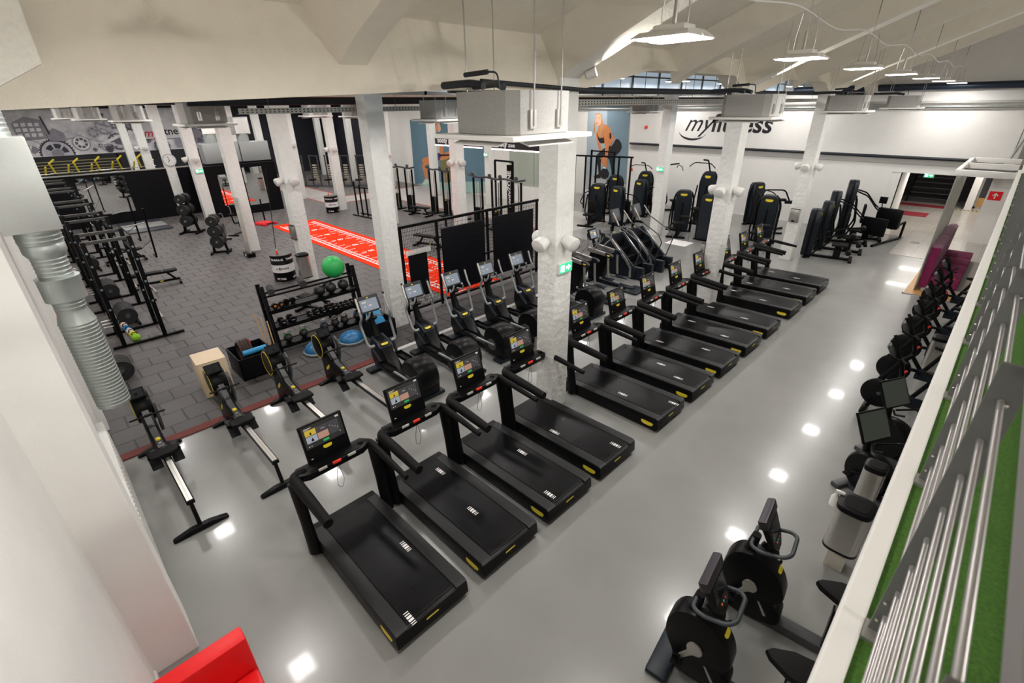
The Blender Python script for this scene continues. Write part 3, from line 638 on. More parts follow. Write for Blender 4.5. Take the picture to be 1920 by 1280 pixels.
# ================================================================== arc trainers
def make_arc():
    t = thing('arc_trainer', '', 'arc trainer')
    MB().box(0.62, 1.10, -0.34, 0.34, 0.0, 0.06, 0, 0.025).build('rear_foot', NAVY, t)
    MB().box(-0.7, 0.8, -0.10, 0.10, 0.01, 0.10, 0, 0.03).box(-0.95, -0.68, -0.33, 0.33, 0.0, 0.07, 0, 0.02).build('base_beam', NAVY, t)
    b = MB(); b.prism([(-0.85, 0.05), (-0.35, 0.05), (-0.30, 0.35), (-0.12, 0.85), (-0.10, 1.02), (-0.45, 1.10), (-0.80, 1.05), (-0.92, 0.6)], -0.13, 0.13, 'y', 0, 0.03)
    bo = b.build('tower_housing', BLK2, t)
    for s in (-1, 1):
        m = MB(); m.prism([(-0.86, 1.0), (-0.80, 1.14), (-0.20, 1.08), (0.05, 1.05), (0.10, 1.0), (0.04, 0.95), (-0.3, 0.98)], s*0.25-0.045, s*0.25+0.045, 'y', 0, 0.02)
        am = m.build('swing_beam', SILV, t)
        m = MB(); m.prism([(-0.14, 1.085), (0.05, 1.065), (0.12, 1.0), (0.04, 0.93), (-0.13, 0.955)], s*0.25-0.055, s*0.25+0.055, 'y', 0, 0.02); cp_ = m.build('beam_cap', NAVY, am)
        y = MB(); badge(y, frame((-0.01, s*0.25+0.056*s, 1.01), (1 if s < 0 else -1, 0, 0), (0, 0, 1)), 0.12, 0.045); y.build('badge', YEL, cp_)
        MB().tube([(-0.05, s*0.25, 0.98), (-0.02, s*0.25, 0.55), (0.02, s*0.24, 0.32)], 0.035, 8, flat=0.5).build('swing_rod', SILV, t)
        MB().tube([(-0.30, s*0.24, 0.22), (0.45, s*0.24, 0.22)], 0.035, 8).build('pedal_bar', GREYT, t)
        MB().box(0.0 if s > 0 else -0.2, 0.40 if s > 0 else 0.2, s*0.15, s*0.33, 0.24, 0.27, 0, 0.01).build('pedal', NAVY, t)
        MB().tube([(-0.60, s*0.25, 1.08), (-0.52, s*0.30, 1.22), (-0.36, s*0.30, 1.34), (-0.36, s*0.30, 1.60)], 0.02, 8, rnd=0.08).build('moving_arm', GREYT, t)
        MB().tube([(-0.36, s*0.30, 1.56), (-0.40, s*0.29, 1.75)], 0.022, 8).build('arm_grip', SOFT, t)
        MB().tube([(-0.74, s*0.08, 1.2), (-0.60, s*0.16, 1.28), (-0.55, s*0.13, 1.42)], 0.016, 8, rnd=0.05).build('fixed_handle', GREYT, t)
    MB().tube([(-0.72, 0, 1.05), (-0.88, 0, 1.45)], 0.05, 10).build('mast', BLK2, t)
    M = frame((-0.84, 0, 1.50), (0, 1, 0), (-0.4, 0, 1)); s = MB(); s.T = M; s.box(-0.20, 0.20, -0.17, 0.17, -0.05, 0, 0, 0.015); sc = s.build('screen_housing', BLK2, t)
    s = MB(); s.T = M; s.box(-0.16, 0.16, -0.13, 0.12, 0.0005, 0.003, 0).box(-0.12, -0.02, 0.02, 0.08, 0.003, 0.004, 1).box(0.02, 0.12, -0.06, 0.05, 0.003, 0.004, 2); s.build('display', [SCL, SCY, TXTW], sc, False)
    return t
at = make_arc(); at.location = (-8.05, 11.25, 0); at['label'] = 'black and silver arc trainer between an elliptical and the farther arc trainer'; at['group'] = 'arc trainers'
dup(at, (-8.05, 12.45, 0), None, 'black and silver arc trainer with lit screen beside the stair climbers', 'arc trainers')
# ================================================================== stair climbers
def make_climber():
    t = thing('stair_climber', '', 'stair climber')
    for s in (-1, 1):
        y0, y1 = (s*0.30, s*0.40)
        b = MB(); b.prism([(-1.0, 0.03), (0.55, 0.03), (0.60, 0.30), (0.50, 0.42), (-0.45, 1.25), (-0.75, 1.30), (-1.0, 1.1)], min(y0, y1), max(y0, y1), 'y', 0, 0.02)
        sd = b.build('side_panel', NAVY, t)
        m = MB(); yy = s*0.415
        m.sweep([(-0.66, yy, 1.27), (-0.48, yy, 1.24), (0.20, yy, 0.62), (0.40, yy, 0.38), (0.42, yy, 0.06)], [(-0.02, -0.035), (0.02, -0.035), (0.02, 0.035), (-0.02, 0.035)]); m.build('trim_band', SILV, sd)
        b = MB(); b.box(0.45, 0.82, s*0.20, s*0.36, 0.02, 0.42, 0, 0.03); b.build('step_side', NAVY, t)
        MB().tube([(0.52, s*0.37, 0.42), (0.70, s*0.38, 1.05), (0.55, s*0.38, 1.28), (-0.05, s*0.37, 1.58), (-0.25, s*0.36, 1.68), (-0.50, s*0.30, 2.02)], 0.019, 8, rnd=0.06).build('guard_rail', mat('dark_rail', (0.05, 0.055, 0.06), 0.35, metal=0.4), t)
        MB().tube([(-0.20, s*0.365, 1.66), (-0.50, s*0.305, 2.02)], 0.023, 8).build('rail_grip', CHROME, t)
    for k in range(5):
        x = 0.62-0.27*k; z = 0.22+0.22*k
        MB().box(x-0.20, x+0.10, -0.295, 0.295, z-0.05, z, 0, 0.008).box(x-0.20, x-0.17, -0.29, 0.29, z, z+0.17).build('step', [BLK2], t)
    MB().box(-0.95, -0.45, -0.36, 0.36, 1.0, 1.32, 0, 0.05).build('hood', NAVY, t)
    y = MB(); badge(y, frame((-0.6, 0.0, 1.322), (0, 1, 0), (-1, 0, 0.0)), 0.14, 0.05); y.build('badge', YEL, t)
    MB().tube([(-0.70, 0, 1.25), (-0.62, 0, 1.85)], 0.05, 10).build('mast', BLK2, t)
    M = frame((-0.58, 0, 1.92), (0, 1, 0), (-0.35, 0, 1)); s = MB(); s.T = M; s.box(-0.24, 0.24, -0.24, 0.18, -0.07, 0, 0, 0.03); sc = s.build('console_housing', CHAR, t)
    s = MB(); s.T = M; s.box(-0.16, 0.16, -0.10, 0.14, 0.0005, 0.003, 0).box(-0.02, 0.02, -0.15, -0.13, 0.002, 0.006, 1).box(0.05, 0.07, -0.15, -0.13, 0.002, 0.006, 2); s.build('display', [mat('dim_display', (0.10, 0.12, 0.13), 0.3), REDP, YEL], sc, False)
    return t
sc_ = make_climber(); sc_.location = (-8.35, 13.72, 0); sc_['label'] = 'dark stair climber with silver side bands, the one beside the arc trainer'; sc_['group'] = 'stair climbers'
dup(sc_, (-8.30, 14.92, 0), None, 'dark stair climber with silver side bands, nearer the weight machines', 'stair climbers')
# ================================================================== upright bikes under the balcony edge
def make_bike():
    t = thing('exercise_bike', '', 'exercise bike')
    b = MB(); b.prism(smooth([(-0.33, 0.30), (-0.42, 0.50), (-0.42, 0.72), (-0.34, 0.88), (-0.18, 0.94), (-0.02, 0.90), (0.14, 0.72), (0.20, 0.52), (0.14, 0.38), (0.22, 0.28), (0.20, 0.12), (0.02, 0.06), (-0.24, 0.06), (-0.30, 0.14)]), -0.11, 0.11, 'y', 0, 0.035)
    bo = b.build('body', BLK2, t)
    y = MB(); badge(y, frame((0.09, 0.02, 0.80), (0, 1, 0), (-0.75, 0, 0.65)), 0.12, 0.045); y.build('badge', YEL, bo)
    MB().box(-0.50, -0.28, -0.30, 0.30, 0.0, 0.075, 0, 0.03).build('front_foot', NAVY, t)
    MB().prism([(-0.3, 0.02), (0.95, 0.02), (0.95, 0.12), (0.2, 0.14), (-0.3, 0.14)], -0.075, 0.075, 'y', 0, 0.02).build('base_beam', CHAR, t)
    MB().box(0.86, 1.06, -0.28, 0.28, 0.0, 0.07, 0, 0.03).build('rear_foot', NAVY, t)
    MB().prism([(0.62, 0.10), (0.86, 0.10), (0.76, 0.62), (0.60, 0.66)], -0.06, 0.06, 'y', 0, 0.02).build('seat_tube', BLK2, t)
    MB().box(0.62, 0.72, -0.03, 0.03, 0.62, 0.84).build('seat_post', CHROME, t)
    m = MB(); m.prism([(0.40, 0.0), (0.44, 0.05), (0.60, 0.13), (0.78, 0.15), (0.84, 0.08), (0.84, -0.08), (0.78, -0.15), (0.60, -0.13), (0.44, -0.05)], 0.84, 0.92, 'z', 0, 0.03); m.build('saddle', SOFT, t)
    for s in (-1, 1):
        m = MB(); a = 0.12 if s < 0 else 0.0
        if s < 0: c1 = (-0.16, 0.30)
        else: c1 = (0.14, 0.66)
        m.prism(smooth([(-0.16, 0.60), (-0.09, 0.59), (-0.05, 0.53), (-0.07, 0.47), (-0.13, 0.44), (-0.18, 0.37), (-0.23, 0.30), (-0.26, 0.32), (-0.22, 0.40), (-0.19, 0.47), (-0.20, 0.54)] if s < 0 else [(-0.16, 0.44), (-0.08, 0.45), (-0.05, 0.52), (0.04, 0.66), (0.01, 0.69), (-0.10, 0.60), (-0.19, 0.54)]), s*0.125-0.012, s*0.125+0.012, 'y', 0, 0.006)
        cr = m.build('crank', mat('champagne_metal', (0.42, 0.41, 0.37), 0.35, metal=0.5), t)
        px, pz = (-0.25, 0.30) if s < 0 else (0.03, 0.68)
        MB().box(px-0.05, px+0.05, s*0.14, s*0.23, pz-0.015, pz+0.015, 0, 0.008).build('pedal', BLK, cr)
        MB().tube([(px-0.05, s*0.15, pz), (px+0.01, s*0.15, pz+0.07), (px+0.05, s*0.22, pz+0.06), (px+0.04, s*0.22, pz)], 0.012, 6, rnd=0.04).build('pedal_strap', BLK, cr)
    m = MB(); m.prism([(-0.02, 0.36), (0.0, 0.36), (0.10, 0.20), (0.07, 0.19)], -0.1135, -0.1115, 'y'); m.build('decal', SILV, bo, False)
    MB().tube([(-0.24, 0, 0.84), (-0.20, 0, 1.14)], 0.055, 12, rs=[0.062, 0.045]).build('stem', BLK2, t)
    MB().tube([(-0.22, -0.02, 1.10), (-0.22, -0.17, 1.12), (-0.12, -0.20, 1.12), (0.08, -0.20, 1.18), (0.14, -0.14, 1.20), (0.14, 0.14, 1.20), (0.08, 0.20, 1.18), (-0.12, 0.20, 1.12), (-0.22, 0.17, 1.12), (-0.22, 0.02, 1.10)], 0.020, 10, rnd=0.06).build('handlebar', mat('grey_grip', (0.035, 0.045, 0.048), 0.5), t)
    MB().tube([(-0.13, 0, 1.06), (-0.03, 0.0, 1.00), (0.03, 0, 1.02)], 0.03, 8).build('bottle_holder', BLK, t)
    M = frame((-0.06, 0, 1.30), (0, 1, 0), (-0.45, 0, 1)); s = MB(); s.T = M
    s.prism([(-0.17, 0.22), (0.17, 0.22), (0.19, 0.14), (0.15, -0.12), (0.06, -0.22), (-0.06, -0.22), (-0.15, -0.12), (-0.19, 0.14)], -0.06, 0.0, 'z', 0, 0.015)
    sc = s.build('console_housing', BLK2, t)
    s = MB(); s.T = M; s.prism([(-0.205, 0.23), (0.205, 0.23), (0.20, 0.13), (-0.20, 0.13)], -0.075, 0.012, 'z', 0, 0.02); s.build('console_hood', mat('dark_plum_metal', (0.045, 0.038, 0.045), 0.35, metal=0.4), sc)
    s = MB(); s.T = M; s.box(-0.13, 0.13, -0.06, 0.11, 0.0005, 0.003)
    dg = s.build('display', mat('dark_glass', (0.02, 0.022, 0.025), 0.1), sc)
    for k, c in ((-0.045, mat('orange_button', (0.8, 0.17, 0.02), 0.4, emit=0.2)), (0.0, mat('teal_button', (0.02, 0.4, 0.25), 0.4, emit=0.2)), (0.045, REDP)):
        s = MB(); s.T = M; s.lathe([(0.012, 0.0), (0.012, 0.005), (0.006, 0.006)], (k, -0.115, 0.0), 12); s.build('button', c, sc)
    s = MB(); s.T = M
    for i in range(3):
        for j in range(4): s.box(-0.12+0.02*i, -0.112+0.02*i, -0.04+0.025*j, -0.034+0.025*j, 0.003, 0.004).box(0.07+0.02*i, 0.078+0.02*i, 0.0+0.025*j, 0.006+0.025*j, 0.003, 0.004)
    s.build('keypad', mat('key_grey', (0.2, 0.2, 0.2), 0.4), dg, False)
    return t
bk = make_bike(); bk.location = (-0.55, 4.33, 0.0); bk.rotation_euler = (0, 0, 0.12); bk['label'] = 'black upright exercise bike farther from the bottom edge, below the balcony'; bk['group'] = 'upright bikes'
dup(bk, (-0.66, 3.28, 0), 0.12, 'black upright exercise bike nearest the bottom edge, with coloured console buttons', 'upright bikes')
# recumbent bike screens further along
def make_recumbent():
    t = thing('recumbent_bike', '', 'exercise bike')
    M = frame((-0.12, 0, 1.12), (0, 1, 0), (-0.6, 0, 1)); s = MB(); s.T = M; s.box(-0.26, 0.26, -0.22, 0.22, -0.03, 0, 0, 0.012); sc = s.build('screen_housing', BLK2, t)
    s = MB(); s.T = M; s.box(-0.235, 0.235, -0.195, 0.195, 0.0005, 0.003); s.build('display', mat('screen_glass_off', (0.05, 0.07, 0.06), 0.05, spec=1.0), sc)
    MB().tube([(-0.05, 0, 0.30), (-0.16, 0, 1.05)], 0.05, 10).build('mast', BLK2, t)
    b = MB(); b.lathe([(0.12, -0.12), (0.30, -0.11), (0.33, -0.06), (0.33, 0.06), (0.30, 0.11), (0.12, 0.12)], (0.05, 0, 0.40), 26, axis='y'); b.build('flywheel_housing', BLK2, t)
    MB().box(-0.15, 1.4, -0.08, 0.08, 0.0, 0.14, 0, 0.03).box(-0.25, -0.12, -0.26, 0.26, 0, 0.08, 0, 0.02).build('base_beam', CHAR, t)
    MB().box(0.85, 1.25, -0.22, 0.22, 0.42, 0.5, 0, 0.03).box(1.2, 1.32, -0.22, 0.22, 0.5, 1.0, 0, 0.04).box(1.0, 1.1, -0.05, 0.05, 0.1, 0.43).build('seat', SOFT, t)
    for s_ in (-1, 1):
        MB().tube([(0.05, s_*0.14, 0.42), (0.05+0.14*s_, s_*0.15, 0.42+0.08*s_)], 0.018, 8).box(0.0+0.14*s_, 0.10+0.14*s_, s_*0.16, s_*0.26, 0.40+0.08*s_, 0.43+0.08*s_).build('pedal', BLK, t)
        MB().tube([(-0.04, s_*0.02, 0.85), (0.12, s_*0.24, 0.92), (0.25, s_*0.24, 0.98)], 0.016, 8, rnd=0.05).build('handlebar', BLK2, t)
    return t
rb = make_recumbent(); rb.location = (-0.20, 7.35, 0); rb.rotation_euler = (0, 0, -0.5); rb['label'] = 'black recumbent bike with dark screen beyond the steel bin, the nearer of two'; rb['group'] = 'recumbent bikes'
dup(rb, (-0.16, 8.55, 0), -0.5, 'black recumbent bike with dark screen beyond the steel bin, the farther of two', 'recumbent bikes')
# spin bikes
def make_spin():
    t = thing('spin_bike', '', 'spin bike')
    MB().box(-0.50, -0.42, -0.26, 0.26, 0, 0.06, 0, 0.015).build('front_foot', BLK, t)
    MB().box(0.50, 0.58, -0.26, 0.26, 0, 0.06, 0, 0.015).build('rear_foot', BLK, t)
    MB().tube([(-0.44, 0, 0.04), (-0.30, 0, 0.36), (-0.12, 0, 0.72), (-0.22, 0, 1.02)], 0.035, 10, rnd=0.1).tube([(0.54, 0, 0.04), (0.10, 0, 0.34), (-0.15, 0, 0.66)], 0.035, 10, rnd=0.1).tube([(0.06, 0, 0.38), (0.24, 0, 0.80)], 0.035, 10).tube([(-0.46, 0.03, 0.42), (-0.20, 0.02, 0.98)], 0.045, 10).build('frame', BLK2, t)
    f = MB(); f.lathe([(0.05, -0.03), (0.24, -0.03), (0.26, -0.015), (0.26, 0.015), (0.24, 0.03), (0.05, 0.03)], (-0.34, 0, 0.34), 32, axis='y'); fw = f.build('flywheel', BLK2, t)
    MB().lathe([(0.03, -0.04), (0.03, 0.04)], (-0.34, 0, 0.34), 16, axis='y').build('hub', CHAR, fw)
    MB().box(-0.02, 0.30, -0.055, -0.03, 0.26, 0.46, 0, 0.02).build('chain_guard', NAVY, t)
    MB().prism([(0.10, 0.0), (0.14, 0.03), (0.28, 0.09), (0.38, 0.09), (0.40, 0.0), (0.38, -0.09), (0.28, -0.09), (0.14, -0.03)], 0.88, 0.94, 'z', 0, 0.02).box(0.22, 0.28, -0.02, 0.02, 0.75, 0.90).build('saddle', SOFT, t)
    MB().tube([(-0.22, 0, 1.0), (-0.28, -0.20, 1.08), (-0.40, -0.20, 1.14)], 0.018, 8, rnd=0.06).tube([(-0.22, 0, 1.0), (-0.28, 0.20, 1.08), (-0.40, 0.20, 1.14)], 0.018, 8, rnd=0.06).tube([(-0.12, -0.22, 1.06), (-0.22, 0.0, 1.02), (-0.12, 0.22, 1.06)], 0.018, 8, rnd=0.06).build('handlebar', SOFT, t)
    M = frame((-0.34, 0, 1.17), (0, 1, 0), (-0.6, 0, 1)); s = MB(); s.T = M; s.box(-0.12, 0.12, -0.12, 0.12, -0.07, 0, 0, 0.03); s.build('console', CHAR, t)
    MB().tube([(-0.26, 0.0, 1.05), (-0.30, -0.10, 1.20), (-0.42, -0.12, 1.36)], 0.024, 8, rnd=0.06).tube([(-0.26, 0.0, 1.05), (-0.30, 0.10, 1.20), (-0.42, 0.12, 1.36)], 0.024, 8, rnd=0.06).build('aero_bar', SOFT, t)
    for s_ in (-1, 1):
        MB().tube([(0.06, s_*0.07, 0.36), (0.06+0.12*s_, s_*0.09, 0.36-0.1*s_)], 0.012, 8).box(0.01+0.12*s_, 0.11+0.12*s_, s_*0.10, s_*0.19, 0.345-0.1*s_, 0.375-0.1*s_, 0, 0.005).build('pedal', BLK, t)
    k = MB(); k.cyl((-0.14, 0, 0.80), (-0.10, 0, 0.86), 0.02, n=12); k.build('resistance_knob', REDP, t)
    return t
sp = make_spin()
SPY = [10.0, 11.3, 12.6, 14.0, 15.4, 16.8]
sl = ['black spin bike with red knob right behind the recumbent bikes', 'second black spin bike with red knob along the balcony', 'black spin bike with large flywheel, third along the balcony', 'black spin bike with a white bottle on it, fourth along the balcony', 'black spin bike second from the purple bench', 'black spin bike nearest the purple bench']
for i, y in enumerate(SPY):
    o = sp if i == 0 else dup(sp, (0, 0, 0)); o.location = (-0.17, y, 0); o.scale = (1.08, 1.1, 1.08); o['label'] = sl[i]; o['group'] = 'spin bikes'
# bins with spray bottle
def make_bin(name, label, loc, h=0.62, w=0.30, rz=0, grp=None):
    t = thing(name, label, 'bin', loc, rz, grp)
    b = MB(); P = [(w/2*math.copysign(abs(math.cos(2*PI*k/36))**0.55, math.cos(2*PI*k/36)), w/2*math.copysign(abs(math.sin(2*PI*k/36))**0.55, math.sin(2*PI*k/36))) for k in range(36)]
    b.prism(P, 0.03, h, 'z'); b.build('steel_body', CHROME, t)
    MB().prism([(x*1.02, y*1.02) for x, y in P], 0, 0.03, 'z').build('base_ring', BLK2, t)
    b = MB(); b.prism([(x*1.03, y*1.03) for x, y in P], h, h+0.07, 'z', 0, 0.02); l = b.build('lid', BLK2, t)
    MB().prism([(x*0.7, y*0.7) for x, y in P], h+0.068, h+0.074, 'z').build('lid_recess', BLK, l)
    return t
bn = make_bin('waste_bin', 'brushed steel waste bin with black lid and hanging spray bottle, beside the bikes', (-0.115, 5.72, 0.32), 0.60, 0.36)
s = thing('spray_bottle', 'white spray bottle hanging on the steel waste bin beside the bikes', 'spray bottle', (-0.335, 5.78, 0.78))
MB().lathe([(0.03, 0), (0.045, 0.01), (0.045, 0.13), (0.02, 0.18), (0.018, 0.20)], (0, 0, 0), 16).build('bottle_body', WPL, s)
MB().box(-0.02, 0.08, -0.015, 0.015, 0.20, 0.24, 0, 0.006).tube([(0.03, 0, 0.20), (0.05, 0, 0.14)], 0.008, 6).build('trigger', WPL, s)
o = thing('bin_plinth', 'pale wooden block standing under the steel waste bin', 'plinth', (-0.11, 5.72, 0)); MB().box(-0.10, 0.10, -0.10, 0.10, 0, 0.32, 0, 0.005).build('block', mat('pale_wood', (0.62, 0.58, 0.50), 0.5, noise=0.08), o)
make_bin('waste_bin', 'slim steel bin with black top between the near bin and the recumbent bikes', (-0.10, 6.55, 0.0), 1.0, 0.24)
make_bin('waste_bin', 'steel bin standing among the spin bikes below the balcony', (-0.02, 12.3, 0.0), 0.8, 0.30)
# ================================================================== storage rack by the rubber floor
def tube_box(b, p0, p1, w, mi=0):
    p0 = Vector(p0); p1 = Vector(p1); b.sweep([p0, p1], [(-w, -w), (w, -w), (w, w), (-w, w)], mi, up=(0, 0, 1) if abs((p1-p0).normalized().z) < 0.9 else (1, 0, 0)); return b
rk = thing('storage_rack', 'black four-tier storage rack holding balls, dumbbells and kettlebells', 'rack', (-11.25, 4.27, 0))
for s in (-1, 1):
    b = MB(); y = s*1.12
    tube_box(b, (-0.16, y, 0), (-0.30, y, 1.58), 0.04); tube_box(b, (0.26, y, 0), (-0.06, y, 1.58), 0.04)
    for z in (0.10, 0.55, 1.02, 1.40): tube_box(b, (-0.30, y, z), (0.25-z*0.2, y, z), 0.02)
    b.box(-0.34, 0.34, y-0.03, y+0.03, 0, 0.05); b.build('end_frame', BLK, rk)
SH = [(0.16, 0.30, 'kettle'), (0.60, 0.20, 'dumb'), (1.00, 0.13, 'ball')]
for z, x1, nme in SH:
    b = MB(); tube_box(b, (x1, -1.12, z), (x1, 1.12, z), 0.022); tube_box(b, (x1-0.36, -1.12, z), (x1-0.36, 1.12, z), 0.022)
    b.box(x1-0.36, x1, -1.12, 1.12, z+0.0, z+0.012).box(x1+0.0, x1+0.03, -1.12, 1.12, z-0.05, z+0.035); b.build('shelf', BLK, rk)
b = MB(); tube_box(b, (0.02, -1.12, 1.34), (0.02, 1.12, 1.34), 0.02); tube_box(b, (-0.26, -1.12, 1.34), (-0.26, 1.12, 1.34), 0.02); b.build('top_rails', BLK, rk)
RX, RYY = -11.25, 4.27
# balls on third shelf
def medball(loc, r, label, m=None, grp='black medicine balls on the rack'):
    o = MB().ball((0, 0, 0), r, 24).build('medicine_ball', m or mat('black_leather', (0.012, 0.012, 0.012), 0.35, bump=0.3, bscale=150)); o.location = loc; tag(o, label, 'medicine ball', grp); return o
for k, y in enumerate((0.18, 0.47, 0.80)):
    medball((RX-0.05, RYY+y, 1.012+0.135), 0.135, 'black medicine ball on the rack, '+['left of three', 'middle of three', 'right of three, under the green ball'][k])
gb = MB().ball((0, 0, 0), 0.275, 40).build('exercise_ball', GRN); gb.location = (RX-0.12, RYY+0.66, 1.36+0.265); tag(gb, 'large green exercise ball on top of the black storage rack', 'exercise ball')
# foam rollers on top rails
for k, (y, r) in enumerate(((-0.92, 0.075), (-0.18, 0.085))):
    o = MB().lathe([(0.03, -0.2), (r, -0.2), (r, 0.2), (0.03, 0.2)], (0, 0, 0), 20, axis='x').build('foam_roller', mat('dark_foam', (0.03, 0.03, 0.03), 0.9)); o.location = (RX-0.12, RYY+y, 1.362+r*0.97); o.rotation_euler = (0, 0, -0.25)
    tag(o, 'dark foam roller on the top rails of the rack, '+['at its left end', 'near the middle'][k], 'foam roller', 'foam rollers on the rack')
# ab wheels with orange hubs
for k in range(4):
    t = thing('ab_wheel', ('small roller wheel with orange hub, ' if k < 2 else 'small all-black roller wheel, ')+['at the left end of the ball shelf', 'second from the left on the ball shelf', 'third from the left on the ball shelf', 'fourth from the left on the ball shelf'][k], 'roller wheel', (RX+0.02-0.1*(k//2), RYY-0.95+0.15*k, 1.012+0.07), 0, 'roller wheels on the rack')
    MB().lathe([(0.02, -0.04), (0.07, -0.035), (0.07, 0.035), (0.02, 0.04)], (0, 0, 0), 18, axis='x').build('wheel', BLK2, t)
    MB().lathe([(0.03, 0.04), (0.03, 0.048)], (0, 0, 0), 14, axis='x').build('hub', mat('orange_hub', (0.85, 0.25, 0.02), 0.5) if k < 2 else BLK, t)
    MB().cyl((0.04, 0, 0), (0.10, 0, 0), 0.014).build('handle', BLK, t)
# hex dumbbells on the second shelf
def make_db(n_):
    t = thing('dumbbell', '', 'dumbbell')
    for s in (-1, 1):
        b = MB(); b.lathe([(0.045, s*0.06), (0.058, s*0.07), (0.058, s*0.13), (0.045, s*0.14)], (0, 0, 0), 6, axis='x'); b.build('head', BLK2, t)
    MB().cyl((-0.07, 0, 0), (0.07, 0, 0), 0.015, n=10).build('grip', CHROME, t)
    MB().box(0.141, 0.1425, -0.025, 0.025, -0.006, 0.006).build('size_mark', mat('mark_grey', (0.35, 0.36, 0.38), 0.5), t)
    return t
db = make_db(0); dys = [-0.88, -0.66, -0.20, -0.05, 0.11, 0.27, 0.41, 0.54, 0.67, 0.80, 0.94]
for k, y in enumerate(dys):
    o = db if k == 0 else dup(db, (0, 0, 0)); sc = [1.35, 1.5, 0.9, 1.1, 1.1, 1.25, 1.3, 0.9, 0.95, 0.95, 1.0][k]
    o.location = (RX+0.04, RYY+y, 0.614+0.052*sc); o.scale = (1, sc, sc)
    o['label'] = ('black hex dumbbell on the rack, big one ' + ['at the left end', 'second from the left'][k]) if k < 2 else 'black hex dumbbell on the rack, %s from the right end of the shelf' % ['ninth', 'eighth', 'seventh', 'sixth', 'fifth', 'fourth', 'third', 'second', 'first'][k-2]
    o['group'] = 'dumbbells on the rack'
# kettlebells on lowest shelf
KM = {'g': mat('green_band', (0.02, 0.45, 0.05), 0.5), 'b': mat('blue_band', (0.01, 0.16, 0.42), 0.5), 'k': BLK}
kb = [(-0.86, 'g', 'with green handle bands at the left end of the bottom shelf'), (-0.48, 'g', 'with green handle bands, second on the bottom shelf'), (0.05, 'b', 'with blue handle bands near the middle of the bottom shelf'),
      (0.34, 'k', 'with plain steel handle, right of the middle blue-banded one'), (0.60, 'k', 'with plain steel handle, second right of the middle blue-banded one'), (0.96, 'b', 'with blue handle bands at the right end of the bottom shelf')]
for y, c, lb in kb:
    t = thing('kettlebell', 'black kettlebell '+lb, 'kettlebell', (RX+0.12, RYY+y, 0.172), 0, 'kettlebells on the bottom shelf')
    MB().ball((0, 0, 0.10), 0.105, 20, sc=(1, 1, 0.95)).build('bell', mat('cast_black', (0.01, 0.01, 0.01), 0.5, bump=0.2, bscale=90), t)
    pts = [(0, -0.055, 0.16), (0, -0.075, 0.24), (0, -0.04, 0.285), (0, 0.04, 0.285), (0, 0.075, 0.24), (0, 0.055, 0.16)]
    h = MB().tube(pts, 0.015, 8, rnd=0.04).build('handle', CHROME, t)
    b = MB()
    for s in (-1, 1): b.cyl((0, s*0.062, 0.18), (0, s*0.07, 0.215), 0.019, n=10)
    b.build('colour_band', KM[c], h)
# bosu balls on the floor under the rack
for k, (x, y) in enumerate(((-10.42, 3.78), (-10.36, 4.62))):
    t = thing('balance_dome', 'blue balance dome on the floor below the rack, '+['the nearer one', 'the one beside the ellipticals'][k], 'balance dome', (x, y, 0.012), 0, 'balance domes')
    MB().lathe([(0.30, 0.0), (0.325, 0.02), (0.325, 0.05), (0.30, 0.065)], (0, 0, 0), 36).build('base', mat('grey_rim', (0.20, 0.22, 0.23), 0.5), t)
    MB().ball((0, 0, 0.05), 0.295, 36, sc=(1, 1, 0.72), zmin=0.0).build('dome', BLU, t)
# plywood plyo box
t = thing('plyo_box', 'pale plywood jump box with a dark hand slot in front of the rowers', 'plyo box', (-10.35, 1.58, 0.012), -0.05)
MB().box(-0.30, 0.30, -0.26, 0.26, 0, 0.75, 0, 0.003).build('box_panels', WOOD, t)
m = MB()
P = [(-0.055+0.02*math.cos(a), 0.02*math.sin(a)) for a in [PI/2+PI*i/6 for i in range(7)]]+[(0.055+0.02*math.cos(a), 0.02*math.sin(a)) for a in [-PI/2+PI*i/6 for i in range(7)]]
m.T = Matrix.Translation((0.3005, 0.0, 0.60)); m.prism(P, 0.0, 0.002, 'x')
m2 = MB(); m2.T = Matrix.Translation((0, 0, 0.60)); m2.prism([(u, v) for u, v in P], 0.3005, 0.302, 'x'); m2.build('hand_slot', BLK, t, False)
m = MB().box(0.3005, 0.3012, -0.26, 0.26, 0.735, 0.737).box(-0.30, 0.30, -0.2605, -0.2612, 0.735, 0.737).box(0.3003, 0.301, -0.245, -0.243, 0.0, 0.75); m.build('joint_line', mat('joint_brown', (0.25, 0.15, 0.08), 0.7), t, False)
# open crates with rolled ropes, pads and sticks
def crate(label, loc, sx, sy, h, rz=0):
    t = thing('storage_crate', label, 'crate', loc, rz)
    w = 0.02
    for s in (-1, 1): MB().box(s*sx-(w if s > 0 else 0), s*sx+(w if s < 0 else 0), -sy, sy, 0, h, 0, 0.003).build('side_wall', SLAT, t)
    for s in (-1, 1): MB().box(-sx, sx, s*sy-(w if s > 0 else 0), s*sy+(w if s < 0 else 0), 0, h, 0, 0.003).build('end_wall', SLAT, t)
    MB().box(-sx, sx, -sy, sy, 0.0, 0.02).build('bottom', SLAT, t)
    return t
crate('black open crate with a coiled rope and blue roll, beside the plywood box', (-10.62, 2.42, 0.012), 0.42, 0.36, 0.50)
crate('black open crate holding a blue pad at the foot of the white pillar', (-10.18, 5.30, 0.012), 0.33, 0.30, 0.45)
o = MB(); 
for k in range(4): o.lathe([(0.19, -0.03), (0.225, 0), (0.19, 0.03), (0.155, 0)], (0, -0.10+0.062*k, 0), 24, axis='y', cap=False)
